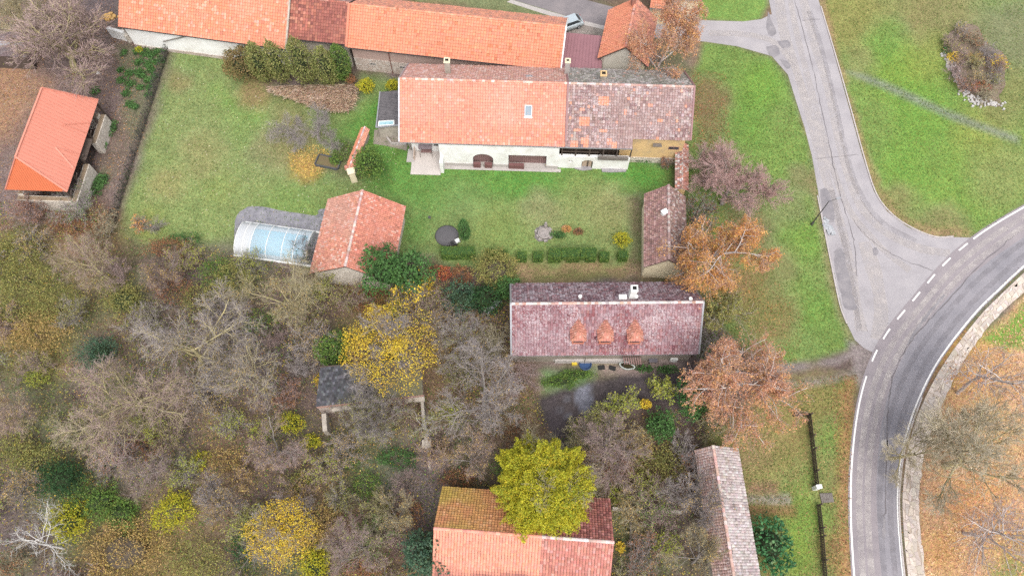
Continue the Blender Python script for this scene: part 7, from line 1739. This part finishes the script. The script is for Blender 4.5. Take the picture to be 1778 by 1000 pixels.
# lower-left thicket bushes
for a in (('golden-tan leafy mass at the bottom edge left of the golden tree', 215, 958, 78, 2.0, 'tan', 56, 'brown', .9), ('tan-leaved bush at the bottom, right of the larger golden-tan mass', 345, 975, 58, 2.0, 'olive', 40, 'brown', .8),
          ('bright yellow-green bush beside the dead white tree', 118, 905, 40, 2.6, 'lime', 36, 'green', .9), ('mid-green bush above the yellow-green one at bottom left', 168, 870, 48, 2.4, 'mid', 34, 'green', .9), ('dark green bush at the left, north of the mid-green one', 105, 832, 44, 2.8, 'yew', 34, 'green', 1),
          ('round golden-olive bush near the bottom left', 302, 886, 36, 2.8, 'lime', 33, 'brown', 1), ('yellow-green willow bush beside the lower golden tree', 548, 978, 30, 2.6, 'lime', 32, 'green', .9),
          ('tan-olive leafy bush on the left edge', 42, 480, 56, 2.4, 'olive', 46, 'brown', .8), ('yellow-tan leafy bush on the left edge below the olive one', 60, 580, 60, 2.4, 'tan', 38, 'brown', .75), ('olive bush in the west thicket under the stone barn', 95, 530, 52, 2.2, 'olive', 40, 'brown', .7),
          ('dark green conifer half hidden by branches in the west thicket', 172, 612, 34, 3.5, 'blue', 34, 'green', .9), ('dull green bush south-west of the pool cover', 408, 480, 44, 2.6, 'olive', 40, 'green', .8), ('green bush at the corner of the pool cover', 375, 470, 30, 2.2, 'mid', 26, 'green', .7),
          ('bright lime shrub left of the ruined shed wall', 505, 735, 22, 1.8, 'lime', 20, 'green', 1), ('small lime shrub below the ruined shed corner', 541, 768, 17, 1.4, 'lime', 14, 'green', 1), ('green bramble bank south of the ruined shed', 690, 795, 44, 1.0, 'green', 20, 'green', .8),
          ('green bramble mound right of the thin lime shrub', 636, 842, 30, 1.2, 'mid', 24, 'green', .7), ('yellow-leaved shrub east of the pool conifer group', 735, 500, 20, 2.2, 'gold', 20, 'brown', .5), ('dark green bush left of the lower golden tree', 425, 950, 26, 2.2, 'yew', 30, 'green', .8),
          ('lime shrub against the long shed wall in the thicket', 1155, 945, 30, 1.8, 'lemon', 22, 'brown', .5), ('yellow-leaved thicket shrub between the sheds', 1130, 810, 40, 2.0, 'olive', 30, 'brown', .6), ('rusty-leaved thicket shrub near the yellow-green tree', 1075, 810, 34, 1.6, 'rust', 28, 'brown', .7),
          ('lemon shrub at the end of the crumbling stone wall', 1072, 858, 15, 1.6, 'lemon', 18, 'brown', .6), ('small orange-yellow shrub by the rail fence', 1078, 950, 8, 1.2, 'gold', 9, 'brown', 1), ('low green patch at the foot of the yellow-green tree', 885, 812, 26, 2.4, 'mid', 30, 'green', .8),
          ('brown-leaved bush west of the south house', 800, 830, 34, 1.4, 'rust', 22, 'brown', .6), ('orange-leaved bush at the north-west corner of the south house', 712, 890, 26, 2.0, 'rust', 30, 'brown', .6), ('lemon-green low shrub at the left edge near the middle', 66, 655, 24, 1.4, 'lemon', 20, 'brown', .7),
          ('tan-leaved bush in the left thicket below the lemon-green shrub', 30, 780, 44, 2.0, 'olive', 36, 'brown', .7), ('golden leaf clump in the thicket left of the ruined shed', 560, 660, 18, 1.4, 'gold', 16, 'brown', .4), ('orange-brown bush north of the golden tree', 640, 520, 40, 1.4, 'rust', 28, 'brown', .6),
          ('rust-brown thicket between the golden tree and dormer house', 770, 620, 34, 1.6, 'tan', 34, 'brown', .5), ('rusty bush south of the stone barn', 130, 395, 56, 1.2, 'rust', 26, 'brown', .5), ('orange-tan bush along the garden boundary', 290, 430, 40, 1.6, 'rust', 22, 'brown', .6),
          ('olive-green bush beside the pinkish leafless tree', 215, 520, 40, 2.2, 'olive', 34, 'green', .9), ('yellow-olive bush at the far left below the stone barn', 30, 430, 46, 2.0, 'olive', 32, 'brown', .8), ('yellowing bush between the west conifer and left edge', 20, 540, 40, 2.0, 'olive', 30, 'brown', .8),
          ('pale olive bush east of the garden-corner thicket', 345, 520, 36, 1.8, 'olive', 28, 'brown', .6), ('dull green brambles between two lichened trees', 455, 560, 34, 1.6, 'mid', 24, 'green', .5), ('tan-leaved bush north of the purple-grey tree', 390, 800, 36, 1.6, 'tan', 26, 'brown', .6), ('thin lemon bush left of the lime shrub', 455, 745, 26, 1.4, 'lemon', 20, 'brown', .4),
          ('lemon bush north of the purple-grey tree', 345, 800, 18, 1.4, 'lime', 18, 'green', .7), ('olive bush above the lower golden tree', 520, 840, 36, 1.6, 'olive', 26, 'brown', .6), ('green bramble patch below the ruined shed opening', 600, 800, 34, 1.0, 'mid', 22, 'green', .5), ('tan bush right of the lower golden tree', 545, 930, 30, 1.8, 'tan', 30, 'brown', .6),
          ('olive leafy mass above the mid-green bush at far left', 60, 800, 40, 2.2, 'olive', 30, 'brown', .8), ('rusty leafy mass south of the fanning leafless tree', 250, 775, 40, 1.2, 'rust', 26, 'brown', .5), ('large green bush below the mid-green one at bottom left', 210, 890, 40, 2.2, 'mid', 30, 'green', .9), ('olive bush between the long shed and brown-twigged tree', 1165, 800, 36, 2.2, 'olive', 30, 'brown', .6),
          ('green ivy patch below the garden boundary', 320, 415, 32, .8, 'green', 12, 'green', .7), ('copper-leaved bush right of the pinkish leafless tree', 300, 500, 36, 2.4, 'rust', 28, 'brown', .5), ('rusty bramble mass at the bottom edge, west of the conifer', 620, 985, 44, 1.6, 'rust', 24, 'brown', .7), ('yellow-olive bush low in the thicket, right of the golden tree', 560, 905, 36, 2.0, 'tan', 34, 'brown', .5)):
    lb, u, v, R, H, pl_, ry, core, dn = a
    shrub('bush', lb, u, v, R, H, pl_, .12, dn * .9, 'bush', lump=.42, ry=ry, core=core if dn > .85 else None, cl=.5, shell=.5)
# unnamed leafless bushes filling the thicket
rb2 = np.random.RandomState(21)
spots = [(140, 360), (60, 420), (210, 470), (330, 450), (440, 470), (120, 560), (250, 560), (390, 540), (470, 590), (540, 560), (60, 640), (130, 740), (300, 760), (400, 740), (520, 640), (500, 690), (60, 840), (200, 800), (330, 820), (420, 830), (560, 820), (640, 660), (600, 780), (690, 700),
         (780, 720), (790, 650), (900, 740), (910, 660), (760, 790), (700, 840), (660, 880), (590, 870), (520, 860), (440, 900), (640, 925), (590, 960), (780, 560), (740, 540), (1040, 720), (1000, 760), (1100, 760), (1120, 850), (1080, 880), (1140, 900), (1110, 960), (1200, 780), (1230, 740), (1210, 820), (1030, 800), (820, 640),
         (860, 600), (690, 530), (600, 520), (560, 500), (20, 560), (-30, 480), (-30, 640), (-30, 760), (-20, 900), (30, 980), (120, 1020), (260, 1040), (420, 1030), (560, 1040), (670, 1030), (1150, 1040), (1100, 1030), (350, 700), (260, 740), (560, 600), (1230, 600), (60, 360), (170, 400)]
LAND = [('pool cover', 480, 412), ('garden barn', 620, 410), ('round green evergreen', 577, 606), ('upper golden tree', 680, 600), ('ruined slate shed', 620, 690), ('lower golden tree', 490, 925), ('dead white tree', 62, 935), ('stone barn', 90, 270), ('wire fence', 210, 370),
        ('dormer house', 1050, 560), ('south house', 900, 930), ('long shed', 1260, 880), ('yellow-green tree', 945, 838), ('dark yard', 990, 700), ('blue-green pine', 738, 962), ('thin concrete wall', 745, 780), ('round golden-olive bush', 302, 886), ('fanning leafless tree', 215, 690), ('blue-green thicket conifer', 172, 612), ('garden corner', 260, 410), ('copper birch', 1288, 660)]
USED = {}
def bush_label(u, v, tw, lv):
    dst = sorted(LAND, key=lambda l: (l[1] - u) ** 2 + (l[2] - v) ** 2)
    tn = {'twig': 'grey', 'rose': 'rosy', 'olive': 'olive'}[tw]; ln = {None: 'leafless', 'olive': 'olive-leaved', 'tan': 'tan-leaved', 'rust': 'rusty-leaved', 'lemon': 'lemon-leaved', 'mid': 'green-leaved'}[lv]
    for nm, a, b in dst:
        ang = math.degrees(atan2(-(v - b), u - a)) % 360; di = ['east', 'north-east', 'north', 'north-west', 'west', 'south-west', 'south', 'south-east'][int((ang + 22.5) // 45) % 8]
        for lab in ('%s-twigged %s bush %s of the %s' % (tn, ln, di, nm),):
            if lab not in USED: USED[lab] = 1; return lab
    return lab
for (u, v) in spots:
    k = 1 + rb2.randint(4); lv_ = [None, 'olive', 'tan', 'rust', 'olive', 'lemon', 'tan', 'mid'][rb2.randint(8)]
    tw_ = ['twig', 'twig', 'rose', 'olive'][rb2.randint(4)]; u2, v2, R2_ = u + rb2.randn() * 6, v + rb2.randn() * 5, 26 + rb2.rand() * 18
    bare('thicket_bush', bush_label(u2, v2, tw_, lv_), 'bush', k, u2, v2, 1.2, R2_, 2.2 + rb2.rand() * 1.6, 'grey', tw_, 'bush', 'leafless bushes of the thicket', leaves=lv_, nl=1700, lsize=.11, drop=.45)
# island bed in the meadow
ib = [(1672, 55), (1648, 75), (1690, 70), (1715, 95), (1665, 100), (1690, 110), (1730, 115), (1660, 125), (1700, 140), (1725, 140), (1675, 150), (1710, 165)]
for i, (u, v) in enumerate(ib):
    bare('bed_shrub', ['tall grey', 'low rosy', 'pale olive', 'grey', 'rosy', 'olive', 'dark grey', 'pink-brown', 'olive-brown', 'thin grey', 'spreading rosy', 'last olive'][i] + ' twiggy shrub ' + ['at the top of', 'at the upper left of', 'in the upper middle of', 'at the upper right of', 'left of the centre of', 'in the centre of', 'at the right edge of', 'at the left edge of', 'below the centre of', 'at the lower right of', 'at the lower left of', 'at the bottom of'][i] + ' the island bed', 'bush', 1 + i % 4, u, v, .7, 20, 1.6, 'dark', ['twig', 'rose', 'olive'][i % 3], 'shrub', 'leafless shrubs of the island bed', leaves=['tan', 'olive', 'rust', None][i % 4], nl=350, lsize=.13)
shrub('shrub', 'yellow-leaved shrub at the right of the island bed', 1735, 108, 16, 1.2, 'gold', .13, .35, core=None, lump=.5)
shrub('shrub', 'golden shrub in the middle of the island bed', 1693, 104, 16, 1.2, 'tan', .13, .45, core=None, lump=.5)
shrub('shrub', 'orange-red shrub at the lower end of the island bed', 1702, 150, 22, 1.0, 'red', .12, .3, core=None, ry=14, lump=.5)
shrub('shrub', 'little orange and green shrub at the left of the island bed', 1653, 100, 11, .9, 'gold', .12, .7, core=None, lump=.5)
shrub('shrub', 'small green shrub at the upper left of the island bed', 1645, 88, 9, .8, 'green', .12, .7, core=None)
rs = np.random.RandomState(6); mb = MB()
for i in range(190):
    t_ = rs.rand(); e = smooth_line(np.array([(1640, 95, 0), (1650, 122, 0), (1668, 160, 0), (1690, 178, 0), (1735, 186, 0)], float), 8); q = e[int(t_ * (len(e) - 1))]
    mb.box(P(q[0] + rs.randn() * 5 + 4, q[1] + rs.randn() * 4 - 2), .14 + rs.rand() * .2, .14 + rs.rand() * .15, .1 + rs.rand() * .1, rs.rand() * 3)
struct('stones', mb.mesh('stones', mat('white_stones', (.5, .48, .46), (.35, .33, .32), 3, .9, .3)), 'edging of small white stones along the island bed', 'stuff')
flat('soil_bed', [(1645, 60), (1670, 46), (1695, 48), (1715, 80), (1745, 95), (1748, 135), (1735, 170), (1735, 186), (1690, 176), (1662, 148), (1640, 100)], .008, mat('bed_soil', (.15, .115, .09), (.20, .15, .11), 2, 1, .5), 'brown soil of the island bed in the meadow', .15, 3)
# clipped hedges of the courtyard
hedge('long clipped hedge with two arched gaps at the courtyard edge', [(952, 457), (1033, 456), (1032, 441), (953, 441)], 1.5, 'mid', .1, notches=((.26, .38, .7), (.66, .78, .7)))
hedge('broad clipped hedge block in front of the dark round cover', [(768, 452), (826, 451), (826, 437), (766, 438)], 1.4, 'mid', .1)
for u, v, lb in ((851, 452, 'clipped hedge cube furthest west, behind the olive-yellow shrub'), (873, 453, 'second clipped hedge cube from the west'), (906, 456, 'third clipped hedge cube from the west'), (934, 456, 'fourth clipped hedge cube, just left of the long hedge'), (1048, 456, 'clipped hedge cube just right of the long hedge'), (1080, 455, 'clipped hedge cube furthest east, below the lime topiary ball')):
    hedge(lb, [(u - 8, v), (u + 8, v), (u + 8, v - 12), (u - 8, v - 12)], 1.15, 'mid', .09, group='clipped hedge cubes')
shrub('topiary', 'lime-green umbrella topiary at the east end of the hedge row', 1080, 416, 15, 1.1, 'lime', .12, 1.2, 'topiary', z0=.5, hc=1.1)
shrub('conifer', 'slim columnar juniper behind the clipped hedge', 806, 400, 10, 4.8, 'green', .12, 1.4, 'conifer', shape='column', lump=.1, hc=2.2)
shrub('flower_bed', 'small bed of mixed green plants on the courtyard lawn', 970, 408, 14, .5, 'green', .12, .9, 'flower bed', ry=8, stem=False)
shrub('flower_bed', 'small clump of salmon-orange flowers on the courtyard lawn', 984, 398, 9, .6, 'orange', .11, 1.0, 'flower bed', ry=7, stem=False)
shrub('flower_bed', 'small clump of reddish-brown plants on the courtyard lawn', 1004, 402, 9, .6, 'rust', .11, 1.0, 'flower bed', ry=7, stem=False)
shrub('shrub', 'low green plants along the foot of the ochre wall', 1115, 277, 24, .5, 'green', .12, .7, ry=6, stem=False)
bare('shrub', 'bare climbing rose against the ochre wall', 'bush', 3, 1120, 262, 1.2, 9, 2.0, 'dark', 'rose', cat='shrub')
bare('shrub', 'bare brown shrub in the corner by the capped courtyard wall', 'bush', 2, 1154, 283, .8, 12, 1.6, 'dark', 'rose', cat='shrub', leaves='rust', nl=150)
shrub('shrub', 'mixed green and orange plants west of the orange-capped wall', 592, 262, 16, .8, 'mid', .13, .7, ry=24, stem=False, core=None)
shrub('shrub', 'leafy green plants inside the raised bed', 583, 278, 11, .6, 'mid', .13, .9, stem=False)
shrub('shrub', 'green creeper at the foot of the farmhouse north-east corner', 1052, 118, 8, 1.0, 'green', .13, .9, stem=False)
# kitchen garden: leafy clumps
kp = [(215, 92), (238, 90), (252, 93), (262, 97), (272, 88), (284, 86), (240, 108), (256, 112), (270, 108), (280, 104), (209, 122), (224, 128), (241, 126), (247, 132), (262, 122), (270, 132), (210, 140), (226, 146), (243, 152), (258, 140), (259, 152), (218, 162), (165, 158), (258, 164), (225, 182), (235, 186)]
for i, (u, v) in enumerate(kp):
    shrub('leafy_vegetable', 'leafy green vegetable clump in the plot beside the wire fence', u, v, 7 + (i * 37 % 5), .45, 'green', .16, 1.0, 'vegetable', 'vegetable clumps by the wire fence', stem=False, core=None, lump=.35, shell=.2)
shrub('leafy_vegetable', 'yellow-green vegetable clump at the top of the plot', 241, 87, 7, .5, 'lime', .15, 1.0, 'vegetable', stem=False, core=None)
for u, v, R, ry, lb in ((164, 325, 16, 22, 'large leafy green plant at the south-east corner of the stone barn'), (176, 312, 12, 14, 'leafy green plant beside the gateway of the stone barn'), (196, 222, 7, 16, 'narrow strip of green plants by the stone barn east wall'), (180, 252, 7, 9, 'small green plant at the gateway of the stone barn')):
    shrub('leafy_plant', lb, u, v, R, .7, 'green', .16, 1.0, 'plant', ry=ry, stem=False, lump=.3)
# creeper on the wire fence
r = np.random.RandomState(15); pts = []
for a, b in zip(line[:-1], line[1:]):
    k = 420; t_ = r.rand(k, 1); pts.append(a + (b - a) * t_ + np.stack([r.randn(k) * .1, r.randn(k) * .06, r.rand(k) ** 1.3 * 1.35], 1))
p = np.vstack(pts); obj('creeper', leaf_mesh('creeper', p, .13, pal(r, p, [(.085, .08, .07), (.12, .105, .09), (.06, .085, .035)], [4, 3, 2], clump=2), r), wf, kind='stuff')

# ---------------------------------------------------------------- fallen leaves, undergrowth, grass
NOGO = [PP(q) for q in (SIDE,)]
def scatter(name, label, poly, n, pl, size, h, seed, clump=2.5, thin=.5, flat=.25, m=None, extra=None, z0=.012):
    r = np.random.RandomState(seed); w = PP(poly); mn, mx = w.min(0), w.max(0)
    p = np.stack([mn[0] + r.rand(n) * (mx[0] - mn[0]), mn[1] + r.rand(n) * (mx[1] - mn[1]), z0 + r.rand(n) ** 1.6 * h], 1)
    ok = inpoly(p[:, 0], p[:, 1], w)
    if thin: ok &= fnoise(p[:, 0], p[:, 1], clump, seed % 40) > thin * (.35 + .65 * r.rand(n))
    p = p[ok]; cols, ww = pl if isinstance(pl, tuple) else PAL[pl]
    o = obj(name, leaf_mesh(name, p, size, pal(r, p, cols, ww, seed=seed, clump=clump), r, m or LITTER, flat)); o['kind'] = 'stuff'; o['label'] = label
    return o
THICKET = [(-130, 345), (190, 362), (200, 415), (300, 425), (400, 440), (545, 470), (640, 495), (740, 480), (835, 480), (890, 500), (888, 640), (935, 690), (960, 770), (1000, 740), (1180, 710), (1240, 760), (1262, 1060), (-130, 1060)]
scatter('undergrowth', 'brown and olive undergrowth covering the thicket floor', THICKET, 120000, ([(.21, .14, .09), (.14, .10, .08), (.28, .19, .085), (.19, .18, .07), (.36, .27, .10), (.14, .17, .06), (.24, .18, .16)], [4, 4, 3, 3, 3, 3, 2]), .13, .6, 3, 3.0, .45, .8)
scatter('undergrowth', 'green ivy and weeds in patches on the thicket floor', THICKET, 60000, ([(.10, .19, .05), (.16, .24, .06), (.28, .32, .06), (.07, .12, .04), (.45, .36, .06)], [4, 3, 2, 3, 1]), .15, .7, 17, 4.0, .86, .8)
scatter('undergrowth', 'yellow and rusty leaves caught in the thicket brush', THICKET, 70000, ([(.44, .34, .06), (.36, .30, .08), (.40, .22, .08), (.30, .31, .07), (.52, .40, .12)], [3, 3, 2, 3, 1]), .12, 1.9, 19, 5.0, .78, .8)
scatter('fallen_leaves', 'orange leaves carpeting the bank beyond the stone pavement', BANK, 46000, ([(.54, .31, .16), (.60, .38, .21), (.44, .27, .16), (.64, .46, .29)], [4, 3, 3, 2]), .15, .05, 4, 2.0, .45)
scatter('fallen_leaves', 'brown and orange leaves scattered over the bare earth yard', [(-60, -20), (210, -20), (203, 48), (290, 85), (250, 240), (195, 400), (-60, 360)], 26000, ([(.24, .16, .14), (.30, .18, .10), (.34, .26, .22), (.40, .22, .09), (.16, .11, .1)], [4, 3, 2, 2, 3]), .14, .05, 5, 2.5, .45)
scatter('fallen_leaves', 'dead leaves along the verge of the main road', [(1440, 650), (1490, 650), (1480, 740), (1476, 1040), (1430, 1040), (1450, 800)], 4200, 'rust', .13, .03, 6, 1.5, .5)
scatter('fallen_leaves', 'dead leaves scattered over the south verge', VERGE_S, 7000, ([(.34, .22, .1), (.26, .17, .09), (.42, .3, .14)], [3, 3, 2]), .12, .03, 7, 2.5, .6)
scatter('fallen_leaves', 'brown leaves on the farm-side verge under the birches', [(1195, 340), (1320, 330), (1330, 460), (1400, 560), (1380, 630), (1230, 600), (1195, 480)], 7000, ([(.34, .2, .09), (.26, .16, .09), (.45, .25, .09)], [3, 3, 2]), .12, .03, 8, 2.5, .55)
scatter('fallen_leaves', 'brown leaves on the grass under the tall birch by the small house', [(1200, 120), (1260, 130), (1270, 260), (1195, 260)], 2600, 'rust', .12, .03, 9, 2.0, .5)
scatter('fallen_leaves', 'yellow leaves under the small fruit trees in the garden', [(500, 265), (545, 250), (575, 262), (560, 300), (530, 310), (505, 295)], 1800, ([(.5, .33, .08), (.4, .26, .1), (.55, .4, .12)], [3, 2, 2]), .13, .03, 10, 1.2, .4)
scatter('fallen_leaves', 'pale leaves sprinkled over the garden lawn', [(300, 95), (470, 180), (690, 260), (700, 340), (560, 360), (410, 420), (215, 405)], 1500, ([(.5, .44, .3), (.4, .36, .16), (.55, .5, .4)], [3, 2, 2]), .12, .02, 11, 2.0, .5)
scatter('fallen_leaves', 'dead leaves in the gutter of the stone pavement', [(1770, 462), (1690, 548), (1630, 628), (1592, 702), (1570, 772), (1562, 842), (1562, 960), (1568, 960), (1570, 842), (1580, 772), (1604, 704), (1642, 632), (1700, 552), (1775, 470)], 5000, 'rust', .10, .03, 12, 1.0, .4, z0=.03)
scatter('fallen_leaves', 'fallen leaves lying round the golden tree and the dormer house', [(640, 500), (760, 490), (890, 520), (888, 640), (760, 660), (740, 560), (600, 540)], 5000, ([(.42, .26, .06), (.28, .16, .08), (.5, .34, .06), (.2, .12, .08)], [3, 3, 2, 2]), .15, .06, 13, 2.0, .5)
scatter('weeds', 'darker weed clumps dotted over the lawns', LAWN, 9000, ([(.07, .14, .04), (.09, .17, .05), (.14, .17, .06)], [3, 3, 1]), .13, .05, 31, 1.3, .93, .6, LEAF)
scatter('weeds', 'darker weed clumps dotted over the meadow', FIELD, 9000, ([(.08, .15, .04), (.10, .18, .05), (.2, .2, .08)], [3, 3, 1]), .13, .05, 32, 1.3, .93, .6, LEAF)
GR = ([(.135, .205, .05), (.17, .235, .06), (.105, .16, .042), (.23, .235, .085)], [4, 3, 3, 2])
for poly, n_, sd, lb in ((LAWN, 34000, 21, 'short grass tufts of the garden and courtyard lawn'), (VERGE, 22000, 22, 'grass tufts of the farm-side verge'), (FIELD, 36000, 23, 'grass tufts of the meadow in the road bend'), (VERGE_S, 12000, 24, 'grass tufts of the south verge')):
    scatter('grass', lb, poly, n_, GR, .12, .05, sd, 3.0, .45, 1.0, LEAF)
